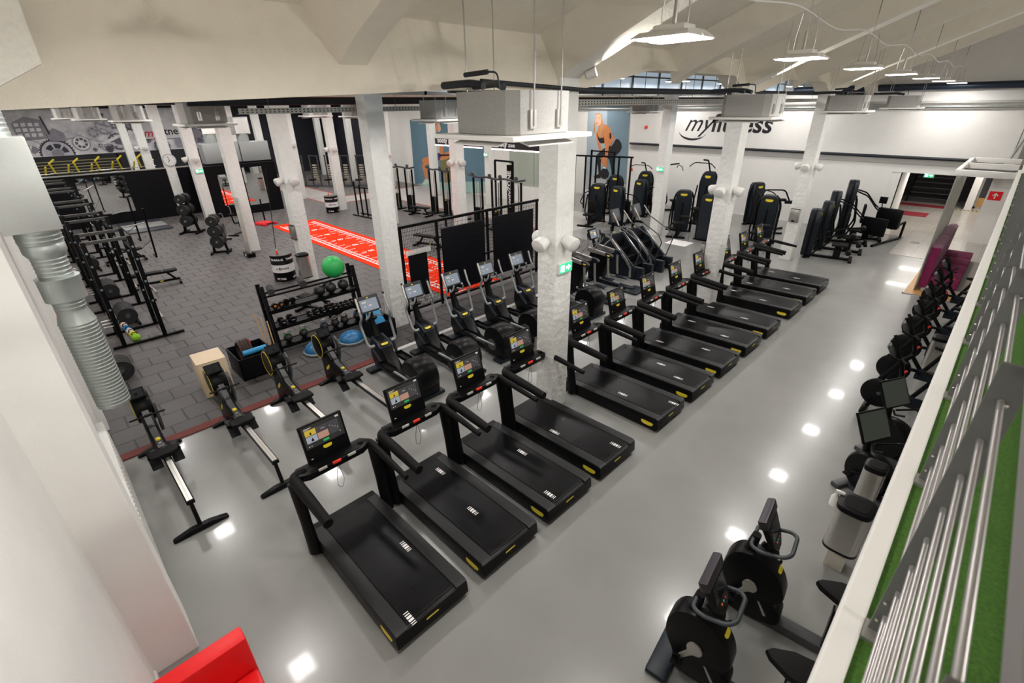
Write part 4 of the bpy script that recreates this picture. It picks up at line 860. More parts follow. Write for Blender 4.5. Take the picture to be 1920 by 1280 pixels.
o = o.build('coiled_rope', mat('brown_rope', (0.07, 0.04, 0.035), 0.9, noise=0.4, nscale=60, bump=0.6)); o.location = (-10.72, 2.35, 0.50); tag(o, 'dark brown coiled battle rope lying in the open crate by the plywood box', 'rope')
o = MB().cyl((0, -0.24, 0), (0, 0.24, 0), 0.06, n=18).build('foam_cushion', BLUF); o.location = (-10.50, 2.48, 0.50); tag(o, 'blue foam roll lying on the crate beside the brown rope', 'foam roll')
o = MB().tube([(0, 0, 0), (0.02, 0.02, 0.12), (-0.05, 0.0, 0.2), (-0.12, 0, 0.12)], 0.012, 8, rnd=0.05).build('red_strap', mat('red_strap', (0.35, 0.01, 0.02), 0.7)); o.location = (-10.6, 2.44, 0.55); tag(o, 'dark red strap draped over the brown rope', 'strap')
o = MB().box(-0.03, 0.03, -0.20, 0.20, 0, 0.42, 0, 0.02).build('foam_pad', BLUF); o.location = (-10.05, 5.28, 0.30); o.rotation_euler = (0.1, -0.5, 0.2); tag(o, 'bright blue foam pad standing in the crate by the pillar', 'foam pad')
for k in range(3):
    o = MB().cyl((0, 0, 0), (0.03-0.05*k, -0.12+0.05*k, 1.15-0.12*k), 0.014, n=8).build('wooden_stick', mat('stick_wood', (0.62, 0.40, 0.20), 0.5)); o.location = (-10.85+0.05*k, 2.86+0.06*k, 0.03)
    tag(o, 'pale wooden stick leaning by the left end of the rack, '+['longest and leftmost', 'middle one', 'shortest one'][k], 'stick', 'wooden sticks')
# incline bench behind the rack
def make_bench(label, loc, rz, inc=0.0, grp=None):
    t = thing('weight_bench', label, 'bench', loc, rz, grp)
    b = MB(); tube_box(b, (-0.6, 0, 0.10), (0.6, 0, 0.12), 0.035); tube_box(b, (-0.6, -0.25, 0.04), (-0.6, 0.25, 0.04), 0.035); tube_box(b, (0.6, -0.28, 0.04), (0.6, 0.28, 0.04), 0.035)
    tube_box(b, (-0.45, 0, 0.12), (-0.25, 0, 0.38), 0.03); tube_box(b, (0.5, 0, 0.12), (0.3, 0, 0.38), 0.03); tube_box(b, (-0.45, 0, 0.38), (0.5, 0, 0.38), 0.025)
    b.build('frame', BLK, t)
    MB().box(0.2, 0.6, -0.15, 0.15, 0.40, 0.46, 0, 0.02).build('seat_pad', SOFT, t)
    m = MB(); m.T = Matrix.Translation((0.18, 0, 0.43)) @ Matrix.Rotation(inc, 4, 'Y'); m.box(-0.85, 0, -0.14, 0.14, -0.03, 0.03, 0, 0.02); m.build('back_pad', SOFT, t)
    m = MB(); badge(m, frame((0.1, -0.036, 0.12), (1, 0, 0), (0, 0, 1)), 0.10, 0.035); m.build('badge', YEL, t)
    return t
make_bench('black adjustable bench with raised back standing behind the storage rack', (-12.75, 4.9, 0.012), -2.75, 0.62)
# steel waste bin / dispenser on pillar B
make_bin('waste_bin', 'brushed steel bin with black top on the pillar beside the white-banded drum', (-15.375, 5.72, 0.25), 0.70, 0.36)
def dispenser(label, loc, rz):
    t = thing('towel_dispenser', label, 'dispenser', loc, rz, 'wall dispensers on the pillars')
    MB().box(-0.15, 0.15, -0.10, 0.0, 0, 0.42, 0, 0.02).build('steel_case', CHROME, t)
    for z in (-0.008, 0.42): MB().box(-0.152, 0.152, -0.098, -0.0, z, z+0.008).build('edge_trim', BLK, t)
    MB().box(-0.05, 0.05, -0.104, -0.1, 0.0, 0.05).build('dispensing_slot', BLK, t)
    return t
dispenser('brushed steel towel dispenser on the pillar above the drum', (-15.68, 5.755, 1.45), 0)
dispenser('steel dispenser on the far white pillar near the leg machines', (-5.02, 18.975, 1.40), 0)
dispenser('steel dispenser on the side of the pillar behind the treadmill row', (-5.22, 12.5, 1.42), -PI/2)
dispenser('steel dispenser on the left side of the wide white pillar', (-5.215, 5.95, 0.95), -PI/2)
dispenser('small steel box on the pillar by the cable machines', (-20.95, 12.375, 1.2), 0)
# drums
def drum(label, loc, rz, txt2):
    t = thing('oil_drum_table', label, 'drum', loc, rz, 'black and white drums')
    r = 0.345
    b = MB(); b.lathe([(r-0.01, 0), (r, 0.01), (r, 0.28), (r+0.008, 0.29), (r, 0.30), (r, 0.58), (r+0.008, 0.59), (r, 0.60), (r, 0.87), (r-0.01, 0.88)], (0, 0, 0), 40); bo = b.build('drum_body', BLK2, t)
    b = MB(); b.lathe([(r+0.003, 0.31), (r+0.003, 0.57)], (0, 0, 0), 40, cap=False); wb = b.build('white_band', TXTW, bo)
    b = MB(); b.lathe([(r-0.012, 0.865), (r+0.012, 0.87), (r+0.012, 0.89), (r-0.02, 0.892)], (0, 0, 0), 40); b.build('lid', mat('worn_lid', (0.09, 0.085, 0.08), 0.45), t)
    def wrap(nm, s, size, z, a0, m, **kw):
        vs, fs = text_mesh(s, size, **kw); q = MB()
        vv = [Vector(((r+0.0045+v.z)*math.cos(a0+v.x/r), (r+0.0045+v.z)*math.sin(a0+v.x/r), z+v.y)) for v in vs]
        q.add(vv, fs); q.build(nm, m, bo, False)
    for a in (-2.45, -1.05, 0.4): wrap('lettering', 'TAARA-K', 0.10, 0.745, a, TXTW, bold=0.003)
    for a in (-2.5, -0.95, 0.6): wrap('lettering', 'FIT PAR', 0.085, 0.10, a, TXTW, bold=0.003)
    wrap('logo', 'my', 0.15, 0.45, -1.02, REDM, shear=0.3); wrap('logo', 'fitness', 0.12, 0.45, -0.52, BLK, bold=0.001)
    wrap('logo', 'my', 0.15, 0.45, -2.9, REDM, shear=0.3); wrap('logo', 'fitness', 0.12, 0.45, -2.45, BLK, bold=0.001)
    return t
drum('black drum with a white logo band standing behind the storage rack', (-16.42, 5.42, 0.012), 0.25, '')
drum('black drum with a white logo band by the far pillar beyond the red track', (-26.1, 11.90, 0.012), 0.25, '')
for k, (x, y) in enumerate(((-16.35, 5.30), (-26.2, 11.85))):
    t = thing('red_spray_bottle', 'small red bottle with a white cap on top of the '+['near drum', 'far drum'][k], 'bottle', (x, y, 0.905))
    MB().lathe([(0.03, 0), (0.035, 0.01), (0.035, 0.09), (0.015, 0.12)], (0, 0, 0), 12).build('bottle_body', REDP, t); MB().lathe([(0.015, 0.12), (0.015, 0.17), (0.01, 0.175)], (0, 0, 0), 10).build('cap', WPL, t)
# ================================================================== red sprint track with line markings
tr = thing('sprint_track', 'red turf sprint track with white line markings on the rubber floor', 'sprint track', (0, 0, 0.012))
MB().box(-25.0, -10.95, 8.16, 10.32, 0, 0.012).build('turf', ORANGE, tr)
b = MB(); z0, z1 = 0.0125, 0.0145
for y in (8.42, 10.06): b.box(-24.6, -10.95, y-0.03, y+0.03, z0, z1)
for y in (8.60, 9.88): b.box(-24.4, -10.95, y-0.02, y+0.02, z0, z1)
x = -24.3; k = 0
while x < -11:
    for s in (0, 1):
        yb = 8.45 if s == 0 else 9.92; b.box(x-0.03, x+0.03, yb, yb+0.12, z0, z1)
        L = 0.32 if k % 4 == 0 else (0.18 if k % 2 == 0 else 0.0)
        if L: b.box(x-0.02, x+0.02, 8.62 if s == 0 else 9.86-L, 8.62+L if s == 0 else 9.86, z0, z1)
    x += 0.22; k += 1
for k in range(10): b.box(-23.9+1.3*k-0.03, -23.9+1.3*k+0.03, 8.82, 9.02, z0, z1).box(-23.9+1.3*k-0.03, -23.9+1.3*k+0.03, 9.46, 9.66, z0, z1)
b.build('line_marking', TXTW, tr, False)
for k in range(10):
    text('distance_number', '%02d' % (10-k if k < 10 else 0), 0.26, TXTW, frame((-23.9+1.3*k, 9.24, 0.0135), (0, 1, 0), (-1, 0, 0)), tr, bold=0.012)
# ================================================================== black mesh fence along the ellipticals
fn = thing('mesh_fence', 'black metal mesh fence with solid panels behind the elliptical row', 'fence', (-10.72, 0, 0))
for y in (6.55, 7.72, 9.58, 11.78):
    tube_box(MB(), (0, y, 0), (0, y, 2.45), 0.03).build('post', BLK, fn)
tube_box(MB(), (0, 6.45, 2.42), (0, 11.85, 2.42), 0.035).build('top_rail', BLK, fn)
tube_box(MB(), (0, 6.45, 0.12), (0, 11.85, 0.12), 0.03).build('bottom_rail', BLK, fn)
for y in (8.05, 9.25, 10.72): tube_box(MB(), (0, y, 2.2), (0, y, 2.42), 0.02).build('bracket', BLK, fn)
b = MB(); y = 6.5
while y < 11.8: b.box(-0.003, 0.003, y-0.003, y+0.003, 0.12, 2.4); y += 0.05
b.build('mesh_wires_upright', BLK, fn, False)
b = MB(); z = 0.18
while z < 2.4: b.box(-0.003, 0.003, 6.5, 11.8, z-0.003, z+0.003); z += 0.10
b.build('mesh_wires_level', BLK, fn, False)
for (a, c, z0_, z1_) in ((7.83, 9.42, 0.30, 2.18), (9.76, 11.55, 0.38, 2.2)):
    b = MB(); b.box(0.03, 0.06, a, c, z0_, z1_, 0, 0.004)
    z = z0_+0.1
    while z < z1_: b.box(0.06, 0.063, a, c, z, z+0.012); z += 0.1
    b.build('solid_panel', SLAT, fn)
MB().box(0.03, 0.045, 6.70, 7.30, 0.45, 1.70).build('hanging_mat', SLAT, fn)
b = MB()
for k in range(9): b.box(0.05, 0.056, 6.62, 7.42, 1.66+k*0.016, 1.668+k*0.016)
for k in range(21): b.box(0.05, 0.056, 6.62+0.04*k, 6.628+0.04*k, 1.66, 1.80)
b.build('net_band', WPL, fn, False)
MB().box(0.03, 0.12, 9.35, 9.8, 1.16, 1.20).build('latch', BLK, fn)
POLY = {"right": {"hair": [[-18.78, 4.66], [-18.54, 4.73], [-18.32, 4.62], [-18.25, 4.37], [-18.18, 4.12], [-18.1, 4.02], [-18.17, 3.76], [-18.22, 3.43], [-18.35, 3.31], [-18.4, 3.61], [-18.34, 4.01], [-18.52, 4.48], [-18.71, 4.41], [-18.76, 4.11], [-18.71, 3.75], [-18.77, 3.6], [-18.86, 3.63], [-18.85, 4.0], [-18.78, 4.33]], "face": [[-18.77, 4.55], [-18.59, 4.66], [-18.39, 4.59], [-18.32, 4.34], [-18.35, 4.12], [-18.53, 4.01], [-18.68, 4.08], [-18.76, 4.26]], "body": [[-18.49, 4.05], [-18.16, 4.12], [-17.87, 4.06], [-17.66, 3.88], [-17.59, 3.67], [-17.34, 3.46], [-17.28, 3.31], [-17.45, 3.13], [-17.62, 2.97], [-17.92, 3.03], [-18.26, 3.06], [-18.46, 3.16], [-18.6, 3.38], [-18.67, 3.6], [-18.54, 3.75]], "bra": [[-18.6, 3.64], [-18.43, 3.39], [-18.14, 3.36], [-18.03, 3.51], [-17.97, 3.11], [-18.16, 3.06], [-18.31, 3.07], [-18.47, 3.24]], "bra2": [[-17.69, 3.66], [-17.57, 3.63], [-17.52, 3.41], [-17.61, 3.3], [-17.66, 3.41]], "arm1": [[-18.17, 3.98], [-17.8, 3.84], [-17.67, 3.48], [-17.65, 2.97], [-17.68, 2.52], [-17.72, 1.92], [-17.89, 1.9], [-17.89, 2.51], [-17.96, 3.03], [-18.08, 3.47]], "arm2": [[-18.67, 3.6], [-18.49, 3.5], [-18.37, 3.17], [-18.19, 2.8], [-18.05, 2.35], [-17.89, 1.9], [-18.06, 1.89], [-18.2, 2.34], [-18.41, 2.79], [-18.56, 3.16]], "hands": [[-18.14, 2.2], [-17.75, 2.22], [-17.65, 1.69], [-17.94, 1.67]], "hip": [[-17.28, 3.35], [-17.0, 3.32], [-16.8, 3.11], [-16.75, 2.9], [-16.84, 2.68], [-17.1, 2.44], [-17.33, 2.35], [-17.55, 2.19], [-17.85, 2.29], [-18.05, 2.31], [-18.33, 2.15], [-18.53, 2.25], [-18.54, 2.36], [-18.32, 2.57], [-17.9, 2.85], [-17.66, 2.9]], "leg1": [[-18.52, 2.29], [-18.13, 2.16], [-18.16, 1.89], [-18.09, 1.11], [-18.24, 1.06], [-18.34, 1.64], [-18.44, 1.95]], "leg2": [[-17.61, 2.3], [-17.23, 2.32], [-17.15, 2.03], [-17.09, 1.35], [-17.05, 1.2], [-17.31, 1.18], [-17.35, 1.56], [-17.48, 1.93]], "belt": [[-17.29, 3.4], [-17.19, 3.37], [-17.35, 3.09], [-17.52, 2.9], [-17.58, 2.97], [-17.41, 3.16]], "shoe1": [[-18.63, 1.11], [-18.31, 1.29], [-18.11, 1.27], [-18.09, 1.07], [-18.54, 1.01]], "shoe2": [[-17.66, 0.95], [-17.36, 1.13], [-17.03, 1.24], [-17.01, 1.01], [-17.57, 0.8]], "bell": [[-18.13, 1.5], [-17.94, 1.69], [-17.64, 1.61], [-17.5, 1.39], [-17.55, 1.16], [-17.79, 1.02], [-18.04, 1.08], [-18.13, 1.27]], "band": [[-17.95, 1.75], [-17.77, 1.72], [-17.77, 1.64], [-17.94, 1.65]], "band2": [[-17.76, 1.73], [-17.65, 1.74], [-17.64, 1.64], [-17.75, 1.64]], "poster": [[-19.37, 5.05], [-16.45, 5.03], [-16.26, 0.65], [-19.22, 0.36]], "light": [[-19.37, 5.05], [-17.96, 5.04], [-17.69, 0.51], [-19.22, 0.36]], "floorp": [[-19.23, 1.18], [-16.95, 0.9], [-16.28, 0.88], [-16.26, 0.61], [-19.22, 0.32]], "lips": [[-18.68, 4.19], [-18.55, 4.17], [-18.57, 4.12], [-18.65, 4.13]], "eye": [[-18.73, 4.46], [-18.64, 4.47], [-18.64, 4.44], [-18.71, 4.43]], "eye2": [[-18.52, 4.46], [-18.43, 4.46], [-18.44, 4.43], [-18.51, 4.43]], "braid": [[-18.39, 4.01], [-18.25, 4.05], [-18.17, 3.69], [-18.21, 3.39], [-18.31, 3.39]]}, "left": {"poster": [[-31.24, 4.35], [-23.0, 4.92], [-23.25, 0.24], [-31.4, -0.6]], "head": [[-28.05, 4.18], [-27.83, 4.2], [-27.72, 3.98], [-27.7, 3.82], [-27.87, 3.66], [-28.08, 3.69]], "hair": [[-28.22, 4.26], [-28.0, 4.32], [-27.79, 4.22], [-28.03, 4.1], [-28.1, 3.65], [-28.23, 3.65]], "top": [[-28.39, 3.56], [-27.88, 3.54], [-27.54, 3.38], [-27.67, 2.93], [-27.89, 2.38], [-28.57, 2.3], [-28.97, 2.71], [-29.32, 2.95], [-29.03, 3.34]], "arm": [[-27.98, 2.79], [-27.58, 2.77], [-27.67, 2.35], [-27.91, 2.25], [-28.04, 2.33]], "hips": [[-29.46, 2.08], [-28.39, 2.52], [-27.83, 2.25], [-28.1, 1.9], [-29.12, 1.71]], "thigh1": [[-30.23, 1.77], [-29.79, 1.97], [-29.38, 2.08], [-29.08, 2.01], [-29.06, 1.62], [-29.8, 1.44], [-30.03, 1.51]], "thigh2": [[-28.05, 2.24], [-26.85, 2.55], [-26.73, 2.39], [-26.83, 2.14], [-27.88, 1.89], [-28.09, 1.94]], "shin1": [[-30.27, 1.5], [-29.8, 1.44], [-29.69, 1.09], [-29.66, 0.55], [-29.99, 0.47], [-30.12, 0.97]], "band": [[-28.13, 2.26], [-26.74, 2.34], [-26.75, 2.25], [-28.14, 2.13]], "shoe": [[-30.42, 0.11], [-30.03, 0.47], [-29.62, 0.53], [-29.53, 0.28], [-30.01, 0.1]], "box": [[-28.03, 1.9], [-26.76, 2.1], [-26.94, 0.56], [-28.07, 0.39]], "mint": [[-31.11, 0.05], [-29.32, 0.35], [-23.21, 0.93], [-23.25, 0.24], [-31.18, -0.58]]}}
# ================================================================== wall graphics
def flat_poly(nm, pts, ax, v, d, m, parent):
    b = MB(); b.prism(pts, v, v+d, ax); return b.build(nm, m, parent, False)
SK = mat('print_skin', (0.62, 0.22, 0.07), 0.6, noise=0.2, nscale=2.5); SK2 = mat('print_face', (0.80, 0.42, 0.28), 0.6); HAIRM = mat('print_blond_hair', (0.50, 0.27, 0.12), 0.6, noise=0.4, nscale=12)
PB = mat('print_black', (0.008, 0.006, 0.010), 0.6); PGB = mat('print_blue_grey', (0.18, 0.27, 0.33), 0.6, noise=0.15, nscale=0.5); PLB = mat('print_pale_blue', (0.36, 0.43, 0.48), 0.6, noise=0.10, nscale=0.6)
P = POLY['right']; L = [0]
t = thing('wall_poster', 'tall blue wall poster of a person bending with a black ball on the far wall', 'poster', (0, 0, 0))
def lay(k, nm, m, P, v0):
    L[0] += 1; return flat_poly(nm, P[k], 'y', v0-0.001*L[0], 0.003, m, t)
lay('poster', 'printed_panel', PGB, P, 25.76); lay('light', 'light_background', PLB, P, 25.76); lay('floorp', 'printed_floor', mat('print_floor', (0.45, 0.46, 0.47), 0.6), P, 25.76)
for k, nm, m in (('leg1', 'printed_leg', PB), ('leg2', 'printed_leg', PB), ('arm2', 'printed_arm', SK), ('body', 'printed_torso', SK), ('hip', 'printed_leggings', PB), ('bell', 'printed_ball', PB), ('bra', 'printed_top', PB), ('bra2', 'printed_top', PB), ('arm1', 'printed_arm', SK), ('hands', 'printed_hands', SK), ('belt', 'printed_belt', mat('print_grey', (0.3, 0.3, 0.33), 0.6)), ('shoe1', 'printed_shoe', PB), ('shoe2', 'printed_shoe', PB),
                 ('hair', 'printed_hair', HAIRM), ('face', 'printed_face', SK2), ('braid', 'printed_braid', HAIRM), ('lips', 'printed_lips', mat('print_lips', (0.6, 0.08, 0.08), 0.6)), ('eye', 'printed_eye', PB), ('eye2', 'printed_eye', PB), ('band', 'printed_wristband', TXTW), ('band2', 'printed_wristband', BLUF)):
    lay(k, nm, m, P, 25.76)
P = POLY['left']; L[0] = 0
t = thing('wall_poster', 'wide blue wall poster of a seated person behind the cable machines', 'poster', (0, 0, 0))
lay('poster', 'printed_panel', mat('print_teal_blue', (0.11, 0.21, 0.28), 0.6, noise=0.15, nscale=0.4), P, 20.97); lay('mint', 'printed_floor', mat('print_mint', (0.32, 0.50, 0.46), 0.6), P, 20.97)
for k, nm, m in (('box', 'printed_box', mat('print_olive', (0.20, 0.17, 0.06), 0.6, noise=0.2, nscale=6)), ('shin1', 'printed_shin', SK), ('thigh1', 'printed_thigh', SK), ('thigh2', 'printed_thigh', SK), ('hips', 'printed_shorts', mat('print_purple', (0.06, 0.04, 0.20), 0.6)), ('top', 'printed_shirt', mat('print_pale_shirt', (0.50, 0.55, 0.53), 0.6)),
                 ('arm', 'printed_arm', SK), ('hair', 'printed_hair', HAIRM), ('head', 'printed_face', SK2), ('band', 'printed_band', PB), ('shoe', 'printed_shoe', mat('print_mint_shoe', (0.50, 0.62, 0.52), 0.6))):
    lay(k, nm, m, P, 20.97)
# wall behind it, pale glazed panels, black end wall
struct('wall_inner', MB().box(-34.6, -31.3, 21.0, 21.2, 0, 5.5).box(-31.3, -17.2, 21.02, 21.2, 0, 5.5), WHITE)
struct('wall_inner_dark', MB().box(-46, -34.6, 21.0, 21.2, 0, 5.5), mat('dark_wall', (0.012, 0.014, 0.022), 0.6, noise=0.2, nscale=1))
b = MB()
for k in range(2): b.box(-21.3+2.0*k, -19.35+2.0*k, 20.97, 21.0, 1.0, 4.0)
struct('window_2', b, mat('pale_glass_panel', (0.42, 0.47, 0.40), 0.12))
# logo on the far wall
lg = thing('wall_logo', 'large black script lettering on the white far wall above the dark pipe', 'lettering', (0, 0, 0))
F1 = frame((-12.15, FW-0.004, 4.12), (1, 0, 0), (0, 0, 1))
text('script_word', 'my', 1.15, PB, frame((-12.35, FW-0.004, 4.22), (1, 0, 0), (0, 0, 1)), lg, shear=0.45, bold=0.002)
text('bold_word', 'fitness', 1.15, PB, frame((-10.15, FW-0.004, 4.22), (1, 0, 0), (0, 0, 1)), lg, shear=0.12, bold=0.022)
b = MB(); pts = []
for k in range(17):
    a = PI*1.08+(PI*0.80)*k/16; r = 0.62; w_ = 0.09*math.sin(PI*min(1, (16-k)/16*0.5+0.25))*(k > 0)
    pts.append((-12.55+0.78*math.cos(a), 3.92+0.50*math.sin(a)))
inner = [(x+0.02, z+0.10*math.sin(PI*k/16)) for k, (x, z) in enumerate(pts)]
b.prism(pts+inner[::-1], FW-0.008, FW-0.004, 'y'); b.build('swoosh', PB, lg, False)
# mural of gears on the left end wall
MX = -44.9
G = [mat('mural_grey_%d' % i, c, 0.7, noise=0.25, nscale=3) for i, c in enumerate([(0.62, 0.60, 0.66), (0.13, 0.13, 0.16), (0.33, 0.32, 0.37), (0.86, 0.85, 0.88), (0.05, 0.05, 0.065)])]
mu = thing('gear_mural', 'grey printed mural of cogs, pulleys and a factory high on the end wall', 'mural', (0, 0, 0))
struct('wall_end_upper', MB().box(-46, MX-0.02, -0.6, 13.0, 0, 5.5), mat('dark_wall2', (0.015, 0.015, 0.02), 0.6))
MB().box(MX-0.02, MX, -0.4, 12.6, 2.58, 5.35).build('mural_panel', G[3], mu, False)
ML = [0]
def gear(y, z, r, teeth, m1, m2, spokes, holes=0):
    ML[0] += 1; x = MX+0.002*ML[0]
    P = []
    N = max(teeth, 12)*4
    for k in range(N):
        a = 2*PI*k/N; rr = r*(1.0 if (teeth and k % 4 < 2) or not teeth else 0.93); P.append((y+rr*math.cos(a), z+rr*math.sin(a)))
    P = [(u, min(max(v, 2.60), 5.34)) for u, v in P]
    g = MB().prism(P, x, x+0.002, 'x').build('cog', m1, mu, False)
    b = MB(); ML[0] += 1; x = MX+0.002*ML[0]
    for k in range(spokes):
        a0 = 2*PI*(k+0.12)/spokes; a1 = 2*PI*(k+0.88)/spokes
        Q = [(y+r*q*math.cos(a), z+r*q*math.sin(a)) for q, rng in ((0.78, [a0+(a1-a0)*i/5 for i in range(6)]), (0.42, [a1-(a1-a0)*i/5 for i in range(6)])) for a in rng]
        if all(2.61 < v < 5.33 for u, v in Q): b.prism(Q, x, x+0.002, 'x')
    if b.v: b.build('cog_opening', m2, g, False)
gear(1.0, 2.45, 1.30, 0, G[0], G[2], 0); gear(1.0, 2.45, 1.18, 0, G[3], G[2], 11); gear(2.52, 2.72, 0.92, 36, G[4], G[2], 0); gear(2.52, 2.72, 0.78, 0, G[0], G[4], 7); gear(2.52, 2.72, 0.30, 0, G[2], G[4], 0)
for q_ in range(22): gear(4.5+0.21*q_*1.0 % 3.2, 2.85+((q_*37) % 19)/8.5, 0.13+0.03*(q_ % 4), 9, G[(q_*2+1) % 5], G[(q_+2) % 5], 4)
gear(3.9, 3.30, 0.46, 0, G[2], G[1], 0); gear(3.9, 3.30, 0.42, 0, G[3], G[1], 7); gear(4.7, 3.9, 0.38, 14, G[0], G[2], 6); gear(5.4, 4.25, 0.5, 16, G[2], G[0], 5); gear(5.9, 3.3, 0.55, 12, G[1], G[0], 6); gear(7.0, 4.4, 0.5, 14, G[1], G[2], 6); gear(10.8, 3.6, 0.8, 18, G[2], G[1], 7); gear(11.8, 4.4, 0.6, 12, G[1], G[0], 5); gear(8.4, 2.85, 0.5, 12, G[1], G[2], 5)
def mp(nm, P, m):
    ML[0] += 1; x = MX+0.002*ML[0]; MB().prism(P, x, x+0.002, 'x').build(nm, m, mu, False)
mp('belt', [(4.2, 3.62), (4.3, 3.66), (6.8, 2.76), (6.5, 2.73)], G[0]); mp('beam', [(4.9, 3.25), (6.1, 3.75), (6.15, 3.58), (5.0, 3.1)], G[3]); mp('beam', [(5.0, 4.45), (5.9, 4.0), (5.8, 3.9), (4.95, 4.3)], G[0])
mp('printed_building', [(0.9, 3.62), (0.9, 4.6), (1.6, 4.95), (2.3, 4.75), (2.3, 3.68)], G[2]); mp('printed_building', [(2.35, 3.5), (2.35, 3.95), (2.75, 4.25), (3.2, 3.95), (3.2, 3.45)], G[2]); mp('printed_building', [(3.2, 3.6), (3.2, 4.0), (3.4, 4.12), (3.4, 3.95), (3.62, 4.08), (3.62, 3.92), (3.85, 4.04), (3.85, 3.7)], G[0])
for k in range(4):
    for j in range(3): mp('printed_window', [(0.98+0.32*k, 3.78+0.30*j), (1.2+0.32*k, 3.80+0.30*j), (1.2+0.32*k, 4.0+0.30*j), (0.98+0.32*k, 3.98+0.30*j)], G[3])
mp('printed_chimney', [(2.42, 3.9), (2.30, 4.95), (2.38, 4.95), (2.52, 3.9)], G[4])
mp('printed_house', [(9.3, 2.75), (9.3, 3.3), (10.3, 3.4), (10.3, 2.75)], G[2]); mp('printed_field', [(7.3, 3.35), (10.3, 3.35), (10.3, 4.5), (7.3, 4.5)], mat('print_white2', (0.74, 0.73, 0.74), 0.6))
ML[0] += 1
text('script_word', 'my', 0.75, mat('print_red', (0.72, 0.01, 0.05), 0.6), frame((MX+0.002*ML[0]+0.004, 7.9, 3.72), (0, 1, 0), (0, 0, 1)), mu, shear=0.35, bold=0.006)
text('bold_word', 'fitness', 0.68, PB, frame((MX+0.002*ML[0]+0.004, 9.3, 3.8), (0, 1, 0), (0, 0, 1)), mu, bold=0.010)
# black slat partition with a mirror, and the return with two mirrors
b = MB(); b.box(-31.78, -31.66, -0.36, 7.15, 0, 2.44).box(-31.80, -31.62, -0.36, 7.15, 2.44, 2.49, 1)
z = 0.12
while z < 2.4: b.box(-31.66, -31.653, -0.36, 7.15, z, z+0.02); z += 0.15
struct('wall_partition', b, [SLAT, SILV])
b = MB(); b.box(-29.32, -29.2, 6.85, 10.45, 0, 2.55).box(-29.34, -29.18, 6.85, 10.45, 2.55, 2.6, 0).box(-31.66, -29.2, 6.85, 6.95, 0, 2.5)
z = 0.12
while z < 2.5: b.box(-29.2, -29.193, 6.85, 10.45, z, z+0.02); z += 0.15
struct('wall_partition_return', b, SLAT)
for nm, x, y0, y1, z0, z1, lb in (('wall_mirror', -31.65, 1.95, 3.9, 0.55, 2.3, 'large mirror on the black slat wall behind the squat racks'), ('wall_mirror', -29.19, 7.45, 8.25, 0.6, 2.15, 'narrow mirror on the black return wall reflecting the red track'), ('wall_mirror', -29.19, 8.7, 9.7, 0.45, 2.4, 'wider mirror on the black return wall behind the barbell pillar')):
    t = thing(nm, lb, 'mirror', (x, 0, 0), 0); MB().box(0, 0.012, y0, y1, z0, z1).build('mirror_pane', MIRR, t, False); MB().box(0, 0.016, y0-0.02, y1+0.02, z0-0.03, z0).box(0, 0.016, y0-0.02, y1+0.02, z1, z1+0.03).build('frame_strip', BLK, t)
# ================================================================== squat racks along the left side
def make_squat():
    t = thing('squat_rack', '', 'squat rack')
    for x in (0, -1.1):
        for y in (0.58, 1.43):
            b = MB(); b.box(x-0.045, x+0.045, y-0.045, y+0.045, 0, 2.6, 0, 0.004).build('upright', BLK, t)
            q = MB()
            for z in (1.0, 1.5, 2.05, 2.35): q.lathe([(0.026, 0.045), (0.026, 0.055), (0.008, 0.058)], (x, y, z), 10, axis='x')
            q.build('bolt', mat('zinc_bolt', (0.25, 0.32, 0.35), 0.35, metal=0.6), b if False else t)
        MB().box(x-0.03, x+0.03, 0.55, 1.46, 2.53, 2.6, 0, 0.004).build('top_beam', mat('worn_beam', (0.05, 0.048, 0.045), 0.5), t)
        MB().box(x-0.04, x+0.04, 0.35, 1.85 if x == 0 else 1.5, 0.012, 0.07, 0, 0.004).build('foot_beam', BLK, t)
    for y in (0.58, 1.43):
        MB().box(-1.1, 0, y-0.03, y+0.03, 2.25, 2.31).build('side_beam', BLK, t)
    MB().box(-1.06, -0.04, 1.48, 1.54, 0.45, 0.52).build('safety_arm', SILV, t)
    for k in range(2): MB().box(-0.45-0.35*k-0.03, -0.45-0.35*k+0.03, 0.55, 0.61, 0, 2.3, 0, 0.004).build('storage_upright', BLK, t)
    # landmine sled / storage pegs with plates at the wall side
    for k in range(3):
        pg = MB().cyl((-0.3-0.25*k, 0.56, 0.5), (-0.3-0.25*k, 0.35, 0.5), 0.02, n=8).build('storage_peg', SILV, t)
    return t
sq = make_squat()
SX = [-14.1, -17.3, -20.4, -24.4, -27.6]
for i, x in enumerate(SX):
    o = sq if i == 0 else dup(sq, (0, 0, 0)); o.location = (x, 0, 0.0)
    o['label'] = 'black steel squat rack by the left wall, ' + ['nearest the duct', 'second from the duct', 'third from the duct', 'fourth from the duct', 'farthest, before the mirror'][i]; o['group'] = 'squat racks'
PLT = mat('bumper_plate', (0.013, 0.013, 0.014), 0.5, noise=0.1)
def make_plate(r=0.225, w=0.03):
    t = thing('weight_plate', '', 'weight plate')
    b = MB(); b.lathe([(0.025, -w), (0.07, -w), (0.08, -w*0.7), (r*0.86, -w*0.7), (r*0.88, -w), (r-0.01, -w), (r, -w*0.7), (r, w*0.7), (r-0.01, w), (r*0.88, w), (r*0.86, w*0.7), (0.08, w*0.7), (0.07, w), (0.025, w)], (0, 0, 0), 28, axis='x'); b.build('plate_disc', PLT, t)
    b = MB(); b.lathe([(0.024, -w*1.05), (0.05, -w*1.05), (0.05, w*1.05), (0.024, w*1.05)], (0, 0, 0), 18, axis='x'); b.build('hub_ring', mat('dark_zinc', (0.14, 0.15, 0.16), 0.35, metal=0.7), t)
    return t
pl = make_plate(); PFIRST = [True]; PN = [0]
